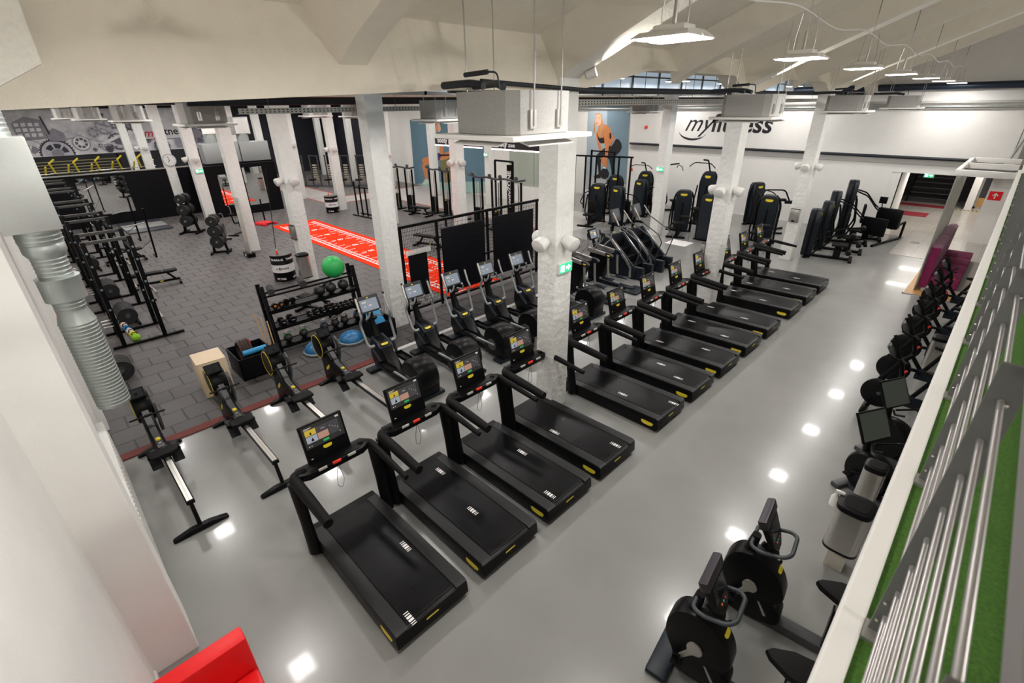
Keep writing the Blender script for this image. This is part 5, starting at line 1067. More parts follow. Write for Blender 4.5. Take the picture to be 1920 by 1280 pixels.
def plate(x, y, z, rz, label, grp, s=1.0):
    if PFIRST[0]: o = pl; PFIRST[0] = False
    else: o = dup(pl, (0, 0, 0))
    o.location = (x, y, z); o.rotation_euler = (0, 0, rz); o.scale = (1, s, s); o['label'] = label; o['group'] = grp; return o
nth = ['first', 'second', 'third', 'fourth', 'fifth', 'sixth', 'seventh', 'eighth', 'ninth', 'tenth', 'eleventh', 'twelfth']
for bx, (x0, n_) in enumerate(((-16.0, 7), (-18.9, 8), (-22.8, 6))):
    tt = thing('plate_toaster', 'low black plate cradle on the floor between the squat racks, '+['nearest', 'middle', 'farthest'][bx]+' one', 'plate cradle', (x0, 0.95, 0.012), 0, 'plate cradles')
    b = MB(); b.box(-0.45, 0.55, -0.20, -0.15, 0, 0.07).box(-0.45, 0.55, 0.15, 0.20, 0, 0.07); b.build('side_rail', BLK, tt)
    for k in range(n_): plate(x0-0.38+0.115*k, 0.95, 0.245+0.012, 0, 'black weight plate in the %s floor cradle between squat racks, %s from its far end' % (['nearest', 'middle', 'farthest'][bx], nth[k]), 'plates in floor cradles')
for k in range(5):
    plate(-12.15-0.10*k, 0.28, 0.245, 0, 'large black plate by the foot of the silver duct, %s of the stack' % nth[k], 'plates at the foot of the duct')
# medicine and slam balls by the wall
for k, (x, y, r, c) in enumerate(((-19.2, 0.10, 0.17, 0), (-18.75, 0.12, 0.17, 1), (-18.35, 0.08, 0.17, 0), (-20.0, 0.12, 0.17, 0), (-21.9, 0.1, 0.17, 1), (-22.4, 0.1, 0.17, 0))):
    t = thing('slam_ball', ('black ball with a blue panel' if c else 'plain black ball')+' by the left wall, %s from the duct' % ['third', 'second', 'first', 'fourth', 'fifth', 'sixth'][k], 'ball', (x, y, 0.182), 0, 'balls by the left wall')
    MB().ball((0, 0, 0), r, 20).build('ball_body', mat('black_vinyl', (0.013, 0.013, 0.014), 0.6), t)
    if c: MB().ball((0, 0, 0), r+0.003, 20, zmin=0.80).build('blue_panel', BLUF, t)
# small hand weights with bright colours on floor
for k, (c, nm) in enumerate((((0.30, 0.62, 0.02), 'lime green'), ((0.7, 0.65, 0.05), 'yellow'), ((0.75, 0.72, 0.68), 'white'), ((0.03, 0.25, 0.6), 'blue'), ((0.75, 0.60, 0.5), 'cream'), ((0.1, 0.1, 0.1), 'black'))):
    t = thing('handled_ball', 'small %s handled ball in a row under the nearest squat rack' % nm, 'ball', (-14.35-0.28*k, 0.86-0.02*k, 0.10), 0, 'coloured grip balls')
    MB().ball((0, 0, 0), 0.085 if k else 0.10, 16).build('ball_body', mat('ball_'+nm.replace(' ', '_'), c, 0.5), t)
    MB().tube([(0.0, -0.06, 0.06), (0, -0.05, 0.13), (0, 0.05, 0.13), (0, 0.06, 0.06)], 0.012, 6, rnd=0.03).build('handle', BLK, t)
make_bench('black flat bench standing between two squat racks', (-18.9, 2.25, 0.012), PI/2*0.9, 0.0)
make_bench('black bench with raised back inside the farther squat rack', (-23.0, 2.0, 0.012), PI/2, 0.3)
# lifting platforms / low grey mats
for k, (x0, x1, y0, y1) in enumerate(((-31.4, -28.3, 2.9, 4.7), (-25.2, -22.4, 3.9-1.6, 3.9))):
    if k == 0:
        t = thing('lifting_platform', 'grey lifting platform lying in front of the mirror on the black wall', 'platform', (0, 0, 0.012)); MB().box(x0, x1, y0, y1, 0, 0.06, 0, 0.01).build('platform_deck', mat('slate_mat', (0.05, 0.055, 0.065), 0.4), t)
        MB().box(x0+0.9, x1-0.9, y0+0.03, y1-0.03, 0.06, 0.062).build('pale_inlay', mat('pale_inlay', (0.34, 0.34, 0.33), 0.4), t)
# tall slim ladder-like boards leaning near the mirror
for k, (x, y) in enumerate(((-22.9, 2.95), (-26.5, 3.05))):
    t = thing('landmine_post', 'slim black slanted post with struts beside the squat racks, the '+['nearer', 'farther'][k]+' one', 'post', (x, y, 0.012), 0, 'slanted posts')
    tube_box(tube_box(MB(), (0, 0, 0), (0.25, 0.05, 1.9), 0.03), (0, 0, 0.03), (-0.5, 0, 0.03), 0.025).build('post_bar', BLK, t)
    MB().tube([(0.1, 0, 0.7), (-0.5, -0.35, 0.3)], 0.018, 6).tube([(0.2, 0, 1.4), (-0.4, -0.6, 1.2)], 0.018, 6).build('strut', SILV, t)
# ================================================================== plate trees and air bikes
def make_tree():
    t = thing('plate_tree', '', 'plate tree')
    b = MB(); tube_box(b, (-0.32, 0, 0.03), (0.32, 0, 0.03), 0.03); tube_box(b, (-0.25, -0.3, 0.03), (-0.25, 0.3, 0.03), 0.03); tube_box(b, (0.25, -0.3, 0.03), (0.25, 0.3, 0.03), 0.03)
    tube_box(b, (-0.22, 0, 0.03), (-0.05, 0, 1.25), 0.035); tube_box(b, (0.22, 0, 0.03), (0.05, 0, 1.25), 0.035); b.build('frame', BLK, t)
    for z in (0.42, 0.78, 1.12):
        for s in (-1, 1): MB().cyl((0, s*0.03, z), (0, s*0.28, z), 0.022, n=10).build('peg', SILV, t)
    return t
ptr = make_tree()
for i, (x, y, rz, lb) in enumerate(((-26.5, 5.1, 0.9, 'black plate tree loaded with discs in front of the black slat wall'), (-21.7, 4.95, 1.1, 'black plate tree loaded with discs beside the barbell pillar'))):
    TS = (1.4, 1.15)[i]; o = ptr if i == 0 else dup(ptr, (0, 0, 0)); o.scale = (TS, TS, TS); o.location = (x, y, 0.012); o.rotation_euler = (0, 0, rz); o['label'] = lb; o['group'] = 'plate trees'
    n_ = 0
    for z, r in ((0.42, 1.0), (0.78, 0.95), (1.12, 0.8)):
        for s in (-1, 1):
            for k in range(3):
                d = (0.08+0.07*k)*TS; px = x-s*math.sin(rz)*d; py = y+s*math.cos(rz)*d
                plate(px, py, z*TS+0.012, rz+PI/2, 'black disc on the plate tree %s, %s peg, %s side' % (['by the slat wall', 'by the barbell pillar'][i], {0.42: 'lowest', 0.78: 'middle', 1.12: 'top'}[z], ('near' if s < 0 else 'far')+(' inner', ' middle', ' outer')[k]), 'discs on plate trees', r*1.1)
def make_airbike():
    t = thing('air_bike', '', 'air bike')
    f = MB(); f.lathe([(0.05, -0.05), (0.32, -0.05), (0.34, 0), (0.32, 0.05), (0.05, 0.05)], (-0.4, 0, 0.42), 28, axis='y'); f.build('fan_cage', mat('dark_fan', (0.03, 0.035, 0.038), 0.4), t)
    MB().tube([(-0.5, 0, 0.05), (0.5, 0, 0.05)], 0.03, 8).tube([(-0.5, -0.25, 0.03), (-0.5, 0.25, 0.03)], 0.03, 8).tube([(0.5, -0.25, 0.03), (0.5, 0.25, 0.03)], 0.03, 8).tube([(-0.3, 0, 0.1), (-0.1, 0, 0.5), (0.25, 0, 0.5), (0.3, 0, 0.9)], 0.03, 8, rnd=0.1).build('frame', BLK, t)
    MB().box(0.18, 0.42, -0.10, 0.10, 0.90, 0.97, 0, 0.03).build('saddle', SOFT, t)
    for s in (-1, 1): MB().tube([(-0.1, s*0.15, 0.3), (-0.05, s*0.25, 0.8), (-0.05, s*0.25, 1.2), (0.1, s*0.2, 1.25)], 0.018, 8, rnd=0.08).build('moving_arm', SILV, t)
    MB().box(-0.2, -0.1, -0.1, 0.1, 1.05, 1.2, 0, 0.02).build('console', BLK2, t)
    return t
ab = make_airbike(); ab.location = (-23.4, 5.5, 0.012); ab.rotation_euler = (0, 0, -0.5); ab['label'] = 'black air bike with fan wheel behind the second plate tree'; ab['group'] = 'air bikes'
dup(ab, (-24.6, 6.6, 0.012), -0.9, 'black air bike farther back, beside the pillar with the exit sign', 'air bikes')
# barbells standing against the pillar
st = thing('barbell_stand', 'small black floor stand holding four upright chrome barbells at the pillar', 'barbell stand', (-20.25, 5.55, 0.012)); MB().box(-0.28, 0.28, -0.14, 0.14, 0, 0.16, 0, 0.02).build('base_block', BLK, st); MB().box(-0.08, 0.08, -0.142, -0.14, 0.04, 0.12).build('base_mark', TXTW, st)
bb_ = MB().cyl((0, 0, 0), (0, 0, 2.05), 0.018, n=8).cyl((0, 0, 1.65), (0, 0, 2.05), 0.032, n=10).cyl((0, 0, 0), (0, 0, 0.38), 0.032, n=10).build('barbell', CHROME)
for k in range(4):
    o = bb_ if k == 0 else bb_.copy()
    if k: COL.objects.link(o)
    o.location = (-20.44+0.13*k, 5.55, 0.172); o.rotation_euler = (-0.06, -0.16, 0); tag(o, 'chrome barbell standing against the pillar, %s from the left' % nth[k], 'barbell', 'barbells at the pillar')
# battle pole and push sled
o = MB().cyl((0, 0, 0), (-1.0, 0.6, 2.5), 0.012, n=8).build('cable_line', BLK); o.location = (-16.55, 5.35, 0.92); tag(o, 'thin black hanging strap line running up from the near drum', 'strap')
t = thing('push_sled', 'red push sled with two black uprights at the far end of the red track', 'push sled', (-25.8, 8.15, 0.012), 0.3)
MB().box(-0.5, 0.5, -0.35, -0.25, 0, 0.08, 0, 0.01).box(-0.5, 0.5, 0.25, 0.35, 0, 0.08, 0, 0.01).box(-0.45, 0.3, -0.3, 0.3, 0.06, 0.10, 0, 0.005).build('skids', mat('sled_red', (0.75, 0.01, 0.02), 0.4), t)
for s in (-1, 1): tube_box(MB(), (-0.4, s*0.3, 0.08), (-0.4, s*0.3, 1.15), 0.025).build('push_bar', BLK, t)
# ================================================================== cable machines and gear beyond the track
def make_cable(w_=2.4):
    t = thing('cable_machine', '', 'cable machine')
    for x in (-w_/2, 0, w_/2):
        b = MB(); tube_box(b, (x-0.28, 0, 0), (x-0.28, 0, 2.2), 0.035); tube_box(b, (x+0.28, 0, 0), (x+0.28, 0, 2.2), 0.035); b.box(x-0.35, x+0.35, -0.35, 0.35, 0, 0.06); b.build('tower_frame', BLK, t)
        m = MB()
        for k in range(14): m.box(x-0.16, x+0.16, -0.07, 0.07, 0.10+0.055*k, 0.147+0.055*k)
        m.build('weight_stack', BLK2, t)
        MB().cyl((x-0.1, 0.0, 0.05), (x-0.1, 0, 2.1), 0.012, n=6).cyl((x+0.1, 0, 0.05), (x+0.1, 0, 2.1), 0.012, n=6).cyl((x+0.24, -0.1, 0.1), (x+0.24, -0.1, 2.1), 0.02, n=6).build('guide_rod', CHROME, t)
    MB().tube([(-w_/2-0.6, 0, 2.32), (-w_/2, 0, 2.22), (-w_/4, -0.1, 2.30), (0, 0, 2.22), (w_/4, -0.1, 2.30), (w_/2, 0, 2.22), (w_/2+0.5, 0, 2.32)], 0.045, 8, rnd=0.15).build('top_bar', CHAR, t)
    for x in (-w_/2-0.2, -0.3, 0.35, w_/2+0.1):
        MB().lathe([(0.02, -0.03), (0.09, -0.025), (0.09, 0.025), (0.02, 0.03)], (x, -0.12, 2.36), 16, axis='y').build('pulley', CHAR, t)
    MB().box(-0.05, 0.05, -0.075, -0.07, 0.8, 0.85).build('badge', YEL, t)
    return t
cm = make_cable(); cm.location = (-24.2, 14.9, 0.012); cm.rotation_euler = (0, 0, 0.10); cm['label'] = 'black cable machine with weight towers in front of the seated-person poster'; cm['group'] = 'cable machines'
dup(cm, (-20.4, 15.5, 0.012), -0.05, 'black cable machine between the two white pillars beyond the mesh fence', 'cable machines')
dup(cm, (-16.3, 15.2, 0.012), 0.05, 'black cable machine with twin pulleys nearest the wide white pillar', 'cable machines')
make_bench('black flat bench in front of the cable machines, left of the pillar', (-21.6, 14.6, 0.012), 0.2, 0.0)
make_bench('low black bench just behind the mesh fence', (-16.2, 11.2, 0.012), 0.3, 0.0)
make_bin('waste_bin', 'steel bin at the pillar by the cable machines', (-20.7, 12.3, 0.012), 0.75, 0.34)
# half rack with dark bars on the left of the big pillar
t = thing('upright_rack', 'black upright bar frame between the far drum and the big pillar', 'rack', (-23.4, 12.6, 0.012), 0.1)
for k in range(5): tube_box(MB(), (-1.0+0.45*k, 0, 0), (-1.0+0.45*k, 0, 1.7-0.12*(k % 3)), 0.03).build('upright', BLK, t)
b = MB(); tube_box(b, (-1.1, -0.25, 0.03), (0.9, -0.25, 0.03), 0.03); tube_box(b, (-1.1, 0.25, 0.03), (0.9, 0.25, 0.03), 0.03); tube_box(b, (-1.0, 0, 1.4), (0.8, 0, 1.5), 0.03); b.build('base_bar', BLK, t)
# banner signs
def banner(x0, x1, label):
    t = thing('banner_sign', label, 'sign', ((x0+x1)/2, 16.2, 0), 0, 'black banner signs')
    w2 = (x1-x0)/2; MB().box(-w2, w2, -0.03, 0.03, 3.42, 3.78).build('sign_board', PB, t, False)
    MB().box(-w2, w2, -0.045, 0.03, 3.36, 3.42).build('led_strip', PINKL, t, False)
    text('sign_word', 'booty', 0.34, TXTW, frame((-w2+0.62, -0.032, 3.62), (1, 0, 0), (0, 0, 1)), t, bold=0.016)
    text('sign_word', 'ZONE', 0.15, TXTW, frame((-w2+1.32, -0.032, 3.56), (1, 0, 0), (0, 0, 1)), t, bold=0.008)
    MB().cyl((-w2+0.3, 0, 3.78), (-w2+0.3, 0, 6.55), 0.006, n=5).cyl((w2-0.3, 0, 3.78), (w2-0.3, 0, 6.55), 0.006, n=5).build('hanging_wire', GREYP, t)
banner(-21.95, -18.3, 'black hanging banner with pale lettering and glowing edge, left one')
banner(-17.6, -14.4, 'black hanging banner with pale lettering and glowing edge, right one')
t = thing('zone_stand', 'tall black framed stand with upright white lettering behind the cable machines', 'sign', (-17.6, 17.2, 0))
b = MB(); tube_box(b, (-0.9, 0, 0), (-0.9, 0, 2.75), 0.04); tube_box(b, (0.35, 0, 0), (0.35, 0, 2.75), 0.04); tube_box(b, (-0.9, 0, 2.75), (0.35, 0, 2.75), 0.04); b.box(-0.05, 0.33, -0.02, 0.02, 0.2, 2.6); b.build('stand_frame', BLK, t)
text('sign_word', 'bootyZONE', 0.34, TXTW, frame((0.12, -0.022, 1.45), (0, 0, 1), (-1, 0, 0)), t, bold=0.012)
t = thing('open_rack', 'large black tube frame rack in front of the bending-person poster', 'rack', (-15.3, 22.0, 0))
for x in (-1.9, -1.2, -0.5, 0.9, 1.6): tube_box(MB(), (x, 0, 0), (x, 0, 2.75), 0.035).build('upright', BLK, t)
b = MB(); tube_box(b, (-2.0, 0, 2.7), (1.7, 0, 2.8), 0.04); tube_box(b, (-1.5, 0.9, 2.9), (0, 0.9, 2.9), 0.03); b.build('top_beam', BLK, t); tube_box(MB(), (-1.5, 0.9, 0), (-1.5, 0.9, 2.95), 0.04).build('upright', BLK, t); tube_box(MB(), (0.0, 0.9, 0), (0.0, 0.9, 2.9), 0.04).build('upright', BLK, t)
# tall machines in the dark corner and yellow-armed machines behind the partition
for k in range(5):
    t = thing('stack_machine', 'dark weight-stack machine in the far dark corner, %s from the left' % nth[k], 'weight machine', (-37.2+0.9*k*1.0, 15.0+0.75*k, 0), 0.3, 'machines in the dark corner')
    b = MB(); tube_box(b, (-0.4, 0, 0), (-0.4, 0, 2.1), 0.035, 0); tube_box(b, (0.4, 0, 0), (0.4, 0, 2.1), 0.035); tube_box(b, (-0.5, 0, 2.1), (0.5, 0, 2.1), 0.03); b.box(-0.5, 0.5, -0.5, 0.3, 0, 0.06); b.build('frame', mat('grey_frame', (0.06, 0.065, 0.07), 0.4), t)
    m = MB()
    for j in range(8): m.box(-0.15, 0.15, -0.08, 0.08, 0.3+0.16*j, 0.38+0.16*j)
    m.build('pale_stack', mat('cream_plate', (0.45, 0.40, 0.30), 0.5), t)
    MB().box(-0.2, 0.2, -0.6, -0.2, 0.45, 0.55, 0, 0.03).build('seat', SOFT, t)
for k in range(6):
    t = thing('plate_loaded_machine', 'machine with bright yellow lever arms seen over the black partition, %s from the left' % nth[k], 'weight machine', (-38.6-0.3*(k % 2), 1.0+1.02*k, 0), 0.0, 'yellow-armed machines')
    b = MB(); tube_box(b, (0, -0.3, 0), (0, -0.3, 2.1), 0.05); tube_box(b, (0, 0.3, 0), (0, 0.3, 2.1), 0.05); b.box(-0.6, 0.6, -0.4, 0.4, 0, 0.08); b.build('frame', BLK, t)
    m = MB(); tube_box(m, (0.1, -0.28, 2.0), (0.5, -0.42, 2.6), 0.035); tube_box(m, (0.5, -0.42, 2.6), (0.45, -0.15, 2.8), 0.035); m.build('lever_arm', YEL, t)
    m = MB(); tube_box(m, (0.1, 0.28, 2.0), (0.5, 0.38, 2.45), 0.035); m.build('lever_arm', YEL, t)
    m = MB(); m.cyl((0.2, -0.5, 2.05), (0.2, 0.5, 2.05), 0.02, n=8); m.build('bar', CHROME, t)
b = MB()
for k in range(7): b.box(-43.9, -43.85, -0.3, 5.5, 1.2+0.18*k, 1.25+0.18*k)
o = thing('storage_wall_rack', 'pale horizontal rails of a wall rack behind the yellow-armed machines', 'rack', (0, 0, 0)); b.build('rails', mat('dull_yellow_rail', (0.30, 0.27, 0.14), 0.5), o); MB().box(-43.9, -43.8, -0.3, -0.2, 0, 2.6).box(-43.9, -43.8, 5.4, 5.5, 0, 2.6).build('side_post', BLK, o)
# ================================================================== selector weight machines by the far wall
def make_sel(kind):
    t = thing('weight_machine', '', 'weight machine')
    b = MB(); b.prism([(-0.29, 0.08), (-0.31, 1.30), (-0.27, 1.64), (-0.17, 1.74), (0.17, 1.74), (0.27, 1.64), (0.31, 1.30), (0.29, 0.08)], -0.16, 0.16, 'y', 0, 0.05)
    sh = b.build('stack_shroud', NAVY, t)
    MB().box(-0.035, 0.035, -0.167, -0.16, 0.45, 1.25).build('stack_slot', BLK, sh)
    y = MB(); badge(y, frame((0.0, -0.163, 1.56), (1, 0, 0), (0, 0, 1)), 0.26, 0.09); badge(y, frame((0.0, 0.163, 1.56), (-1, 0, 0), (0, 0, 1)), 0.26, 0.09); y.build('badge', YEL, sh)
    MB().tube([(-0.36, 0, 0.02), (-0.37, 0, 1.4), (-0.24, 0, 1.72), (0.24, 0, 1.72), (0.37, 0, 1.4), (0.36, 0, 0.02)], 0.035, 10, rnd=0.2).build('shroud_frame', BLK, t)
    MB().box(-0.42, 0.42, -0.06, 0.06, 0, 0.05).box(-0.06, 0.06, -1.25, 0.0, 0, 0.07).box(-0.35, 0.35, -1.3, -1.2, 0, 0.07).build('base', BLK, t)
    for s in (-1, 1): MB().tube([(0.40*s, -0.1, 0.04), (0.42*s, -0.35, 0.5), (0.38*s, -0.2, 1.25)], 0.03, 8, rnd=0.15).build('side_stay', BLK, t)
    if kind == 'seat':
        MB().box(-0.22, 0.22, -1.05, -0.60, 0.44, 0.52, 0, 0.03).box(-0.05, 0.05, -0.9, -0.7, 0.06, 0.44).build('seat', SOFT, t)
        MB().box(-0.20, 0.20, -0.58, -0.50, 0.50, 1.05, 0, 0.03).build('backrest', SOFT, t)
        for s in (-1, 1): MB().tube([(s*0.25, -0.15, 1.45), (s*0.42, -0.5, 1.35), (s*0.45, -0.85, 1.0), (s*0.30, -0.95, 0.95)], 0.022, 8, rnd=0.1).build('lever_arm', BLK, t)
    elif kind == 'top':
        MB().box(-0.2, 0.2, -1.0, -0.6, 0.44, 0.52, 0, 0.03).box(-0.05, 0.05, -0.9, -0.7, 0.06, 0.44).build('seat', SOFT, t)
        MB().tube([(0, 0, 1.7), (0, -0.35, 2.15), (0, -0.8, 2.2)], 0.03, 8, rnd=0.1).build('top_boom', BLK, t)
        MB().tube([(-0.55, -0.85, 1.95), (-0.35, -0.85, 2.1), (0.35, -0.85, 2.1), (0.55, -0.85, 1.95)], 0.018, 8, rnd=0.1).build('pull_bar', BLK, t)
    else:
        MB().box(-0.22, 0.22, -1.1, -0.65, 0.5, 0.58, 0, 0.03).box(-0.05, 0.05, -0.95, -0.75, 0.06, 0.5).build('seat', SOFT, t)
        for s in (-1, 1): MB().lathe([(0.03, -0.16), (0.075, -0.15), (0.075, 0.15), (0.03, 0.16)], (s*0.25, -1.15, 0.6+0.25*s), 16, axis='x').build('roller_pad', SOFT, t)
        MB().tube([(0.38, -0.1, 0.5), (0.42, -0.7, 0.75), (0.30, -1.15, 0.85)], 0.03, 8, rnd=0.1).build('lever_arm', BLK, t)
    return t
for k, (x, c) in enumerate(((-14.1, 'nearest'), (-17.3, 'second'), (-20.4, 'third'), (-24.4, 'fourth'))):
    o = MB().cyl((0.55, 0, 0), (-1.65, 0, 0), 0.014, n=8).cyl((0.55, 0, 0), (0.12, 0, 0), 0.025, n=10).cyl((-1.65, 0, 0), (-1.22, 0, 0), 0.025, n=10).build('barbell', CHROME); o.location = (x, 1.50, 1.32); tag(o, 'steel barbell racked across the %s squat rack by the left wall' % c, 'barbell', 'barbells on the squat racks')
PR = {k: make_sel(k) for k in ('seat', 'top', 'leg')}; used = set()
SEL = [(-13.95, 19.7, 0.25, 'seat', 1.0, 'slate machine at the left end, its seat arms toward the aisle'), (-12.7, 19.55, 2.9, 'seat', 1.0, 'slate machine shown from its plain back, left front of the group'), (-15.0, 22.75, 0.4, 'seat', 1.0, 'slate machine behind, below the poster'),
       (-13.05, 22.1, 2.9, 'seat', 1.0, 'slate machine with a plain back below the red call point'), (-14.0, 24.1, 0.2, 'top', 1.08, 'slate machine with raised arms farthest back on the left'), (-13.1, 24.0, 2.3, 'top', 1.05, 'slate machine half behind the pillar with the exit sign'),
       (-9.95, 20.55, 0.35, 'leg', 1.0, 'slate leg machine just right of the pillar with the exit sign'), (-8.35, 19.6, 3.1, 'seat', 1.05, 'slate machine with its back to the aisle, left of the middle pillar'), (-10.3, 23.6, 0.0, 'top', 1.25, 'tall machine with overhead bars by the far wall'),
       (-8.2, 24.1, 1.2, 'seat', 1.05, 'machine with silver shroud and padded arms between two pillars'), (-6.55, 21.0, 0.1, 'leg', 1.05, 'slate leg machine just left of the far white pillar'),
       (-4.64, 20.15, 1.75, 'leg', 0.95, 'black machine right of the far white pillar, front of the group'), (-4.62, 21.5, 1.75, 'leg', 1.0, 'black machine right of the far white pillar, second from front'), (-4.75, 22.95, 1.8, 'seat', 1.1, 'black machine with tall curved back, third right of the pillar'), (-4.5, 24.1, 1.8, 'seat', 1.28, 'tallest black machine near the hallway opening')]
for i, (x, y, rz, kd, sc, lb) in enumerate(SEL):
    if kd not in used: o = PR[kd]; used.add(kd)
    else: o = dup(PR[kd], (0, 0, 0))
    o.location = (x, y, 0); o.rotation_euler = (0, 0, rz); o.scale = (1.12, 1.12, sc*1.03); o['label'] = lb; o['group'] = 'weight machines by the far wall'
t = thing('leg_press', 'large black leg press with wide padded back beside the hallway opening', 'leg press', (-3.3, 24.0, 0), 2.9)
MB().box(-0.45, 0.45, -0.9, -0.7, 0.45, 1.25, 0, 0.08).build('back_pad', BLK2, t); MB().box(-0.3, 0.3, -1.35, -0.9, 0.42, 0.54, 0, 0.04).build('seat_pad', SOFT, t)
b = MB(); tube_box(b, (-0.4, -1.4, 0.04), (-0.4, 0.9, 0.04), 0.04); tube_box(b, (0.4, -1.4, 0.04), (0.4, 0.9, 0.04), 0.04); tube_box(b, (-0.4, -1.4, 0.04), (-0.4, -1.4, 0.7), 0.035); tube_box(b, (0.4, -1.4, 0.04), (0.4, -1.4, 0.7), 0.035); tube_box(b, (-0.4, -1.4, 0.7), (-0.3, -0.6, 0.5), 0.03); b.build('frame', BLK, t)
MB().box(-0.45, 0.45, 0.2, 0.3, 0.3, 1.0, 0, 0.05).build('foot_plate', BLK2, t); MB().tube([(0.3, -0.7, 1.2), (0.3, -0.6, 1.45)], 0.02, 8).box(0.16, 0.44, -0.64, -0.60, 1.42, 1.68, 0, 0.01).build('screen', BLK2, t)
t = thing('back_trainer', 'black trainer with hooped grab bar and padded bench by the far wall', 'weight machine', (-6.9, 22.6, 0), 0.6)
MB().tube([(-0.6, 0, 1.2), (-0.45, 0, 1.85), (0.35, 0, 1.85), (0.6, 0, 1.4)], 0.03, 8, rnd=0.15).build('grab_hoop', BLK, t); MB().box(-0.35, 0.45, -0.12, 0.12, 1.40, 1.50, 0, 0.03).build('chest_pad', SOFT, t); MB().lathe([(0.03, -0.2), (0.07, -0.18), (0.07, 0.18), (0.03, 0.2)], (0.62, 0, 1.36), 14, axis='x').build('roller_pad', SOFT, t)
b = MB(); tube_box(b, (0, 0, 0), (0, 0, 1.4), 0.04); tube_box(b, (-0.6, 0, 0.03), (0.6, 0, 0.03), 0.04); tube_box(b, (-0.6, 0, 1.2), (0, 0, 1.1), 0.03); b.build('frame', BLK, t)
struct('trim_7', MB().box(-9.4, -8.5, 18.2, 19.0, 0, 0.006), TXTW)
# ================================================================== ceiling services
def ac(x, y, label, hose=True, s=1.0, top=6.55, z=4.9):
    t = thing('air_unit', label, 'air unit', (x, y, z), 0, 'hanging air units')
    h = 0.46*s; c = 0.10*s
    P = [(-h, -h+c), (-h+c, -h), (h-c, -h), (h, -h+c), (h, h-c), (h-c, h), (-h+c, h), (-h, h-c)]
    MB().prism(P, 0.05, 0.42, 'z').build('felt_casing', FELT, t, False)
    f = 0.60*s; m = MB(); m.prism([(-f, -f), (f, -f), (f, f), (-f, f)], 0.0, 0.045, 'z', 0, 0.012); pn = m.build('grille_panel', WPL, t)
    m = MB()
    for sx, sy in ((1, 0), (-1, 0), (0, 1), (0, -1)):
        a, b_ = (0.10*s, 0.34*s) if sx else (0.34*s, 0.10*s); cx, cy = sx*0.46*s, sy*0.46*s
        mm = MB(); mm.T = Matrix.Translation((cx, cy, -0.02)) @ (Matrix.Rotation(0.25*sx, 4, 'Y') @ Matrix.Rotation(-0.25*sy, 4, 'X')); mm.box(-a, a, -b_, b_, -0.006, 0.006); m.v += []; n0 = len(m.v); m.add(mm.v, mm.f)
    m.build('louvre_flap', WPL, pn)
    for sx in (-1, 1):
        for sy in (-1, 1):
            r = MB(); r.cyl((sx*(h+0.03), sy*0.2*s, 0.12), (sx*(h+0.03), sy*0.2*s, top-z if top < 6.6 else min(5.2, roofz(x+sx*h)-z-0.02)), 0.007, n=6)
            r.box(sx*(h+0.005)-0.02, sx*(h+0.005)+0.02, sy*0.2*s-0.04, sy*0.2*s+0.04, 0.10, 0.26).build('threaded_rod', SILV, t)
    if hose:
        MB().tube([(-h*0.2, -h*0.7, 0.47), (-h*0.6, -h*0.7, 0.50), (-h-0.25, -h*0.75, 0.49)], 0.035, 8, rnd=0.1).tube([(-h*0.1, -h*0.2, 0.46), (-h*0.5, 0.0, 0.50), (-h-0.6, 0.4, 0.50)], 0.035, 8, rnd=0.15).tube([(-h*0.7, -h*0.8, 0.57), (-h*0.05, -h*0.7, 0.585)], 0.022, 8).tube([(-h*0.05, -h*0.7, 0.585), (h*0.2, -h*0.65, 0.58), (h*0.2, -h*0.6, 0.44)], 0.009, 6, rnd=0.08).build('hose', PIPEM, t)
    return t
nm_ = ['nearest the camera, large in view', 'second along the aisle, before the middle pillar', 'third along the aisle', 'farthest along the aisle']
for k, y in enumerate((3.80, 10.4, 16.9, 23.4)): ac((-3.80, -3.92, -3.85, -3.6)[k], y, 'square grey felt-clad air unit hanging on rods, '+nm_[k], True, 0.96, 7.0)
for k, (x, y, lb) in enumerate(((-12.2, 3.15, 'upper left, largest there'), (-19.3, 3.0, 'upper left, second'), (-24.6, 2.6, 'upper left, third'), (-30.0, 2.4, 'upper left, farthest'), (-9.6, 7.3, 'right of the big left pillar'), (-10.2, 17.0, 'in front of the bending-person poster'), (-19.8, 9.0, 'left of the far drum pillar'), (-16.7, 9.1, 'above the far drum'))):
    ac(x, y, 'square grey air unit hanging under the beam line, '+lb, k < 1, 0.8, 5.48 if abs(x+10.2) < 0.05 else 6.54)
# black insulated pipes, trays and spotlights
def pipe(label, pts, r, m=PIPEM, nm='pipe', cat='pipe'):
    o = MB().tube(pts, r, 12, rnd=0.1).build(nm, m); tag(o, label, cat); return o
PX = -5.45
pipe('long black insulated pipe running below the ceiling beam past the pillars', [(PX, 4.3, 5.40), (PX, 27, 5.42)], 0.052)
pipe('thinner black pipe sloping down to the long pipe above the near air unit', [(-4.72, 4.2, 5.455), (-4.74, 6.4, 5.375)], 0.026)
pipe('thick black pipe running high behind the beam on the left side', [(-10.9, 2.6, 5.33), (-10.9, 25.7, 5.33)], 0.075)
pipe('black pipe higher behind the left pillars', [(-16.2, -0.5, 5.42), (-16.2, 25.7, 5.42)], 0.10)
pipe('dark steel pipe along the far wall below the black lettering', [(-16.2, FW-0.10, 3.14), (-0.4, FW-0.10, 3.10)], 0.06)
pipe('dark blue steel beam pipe high along the far wall', [(-8.0, FW-0.25, 5.62), (5, FW-0.25, 5.62)], 0.12, mat('dark_blue_steel', (0.010, 0.022, 0.045), 0.4))
pipe('dark blue slanted pipe at the right end of the far wall', [(0.35, FW-0.3, 2.6), (0.55, FW-0.3, 5.4)], 0.07, mat('dark_blue_steel', (0.010, 0.022, 0.045), 0.4))
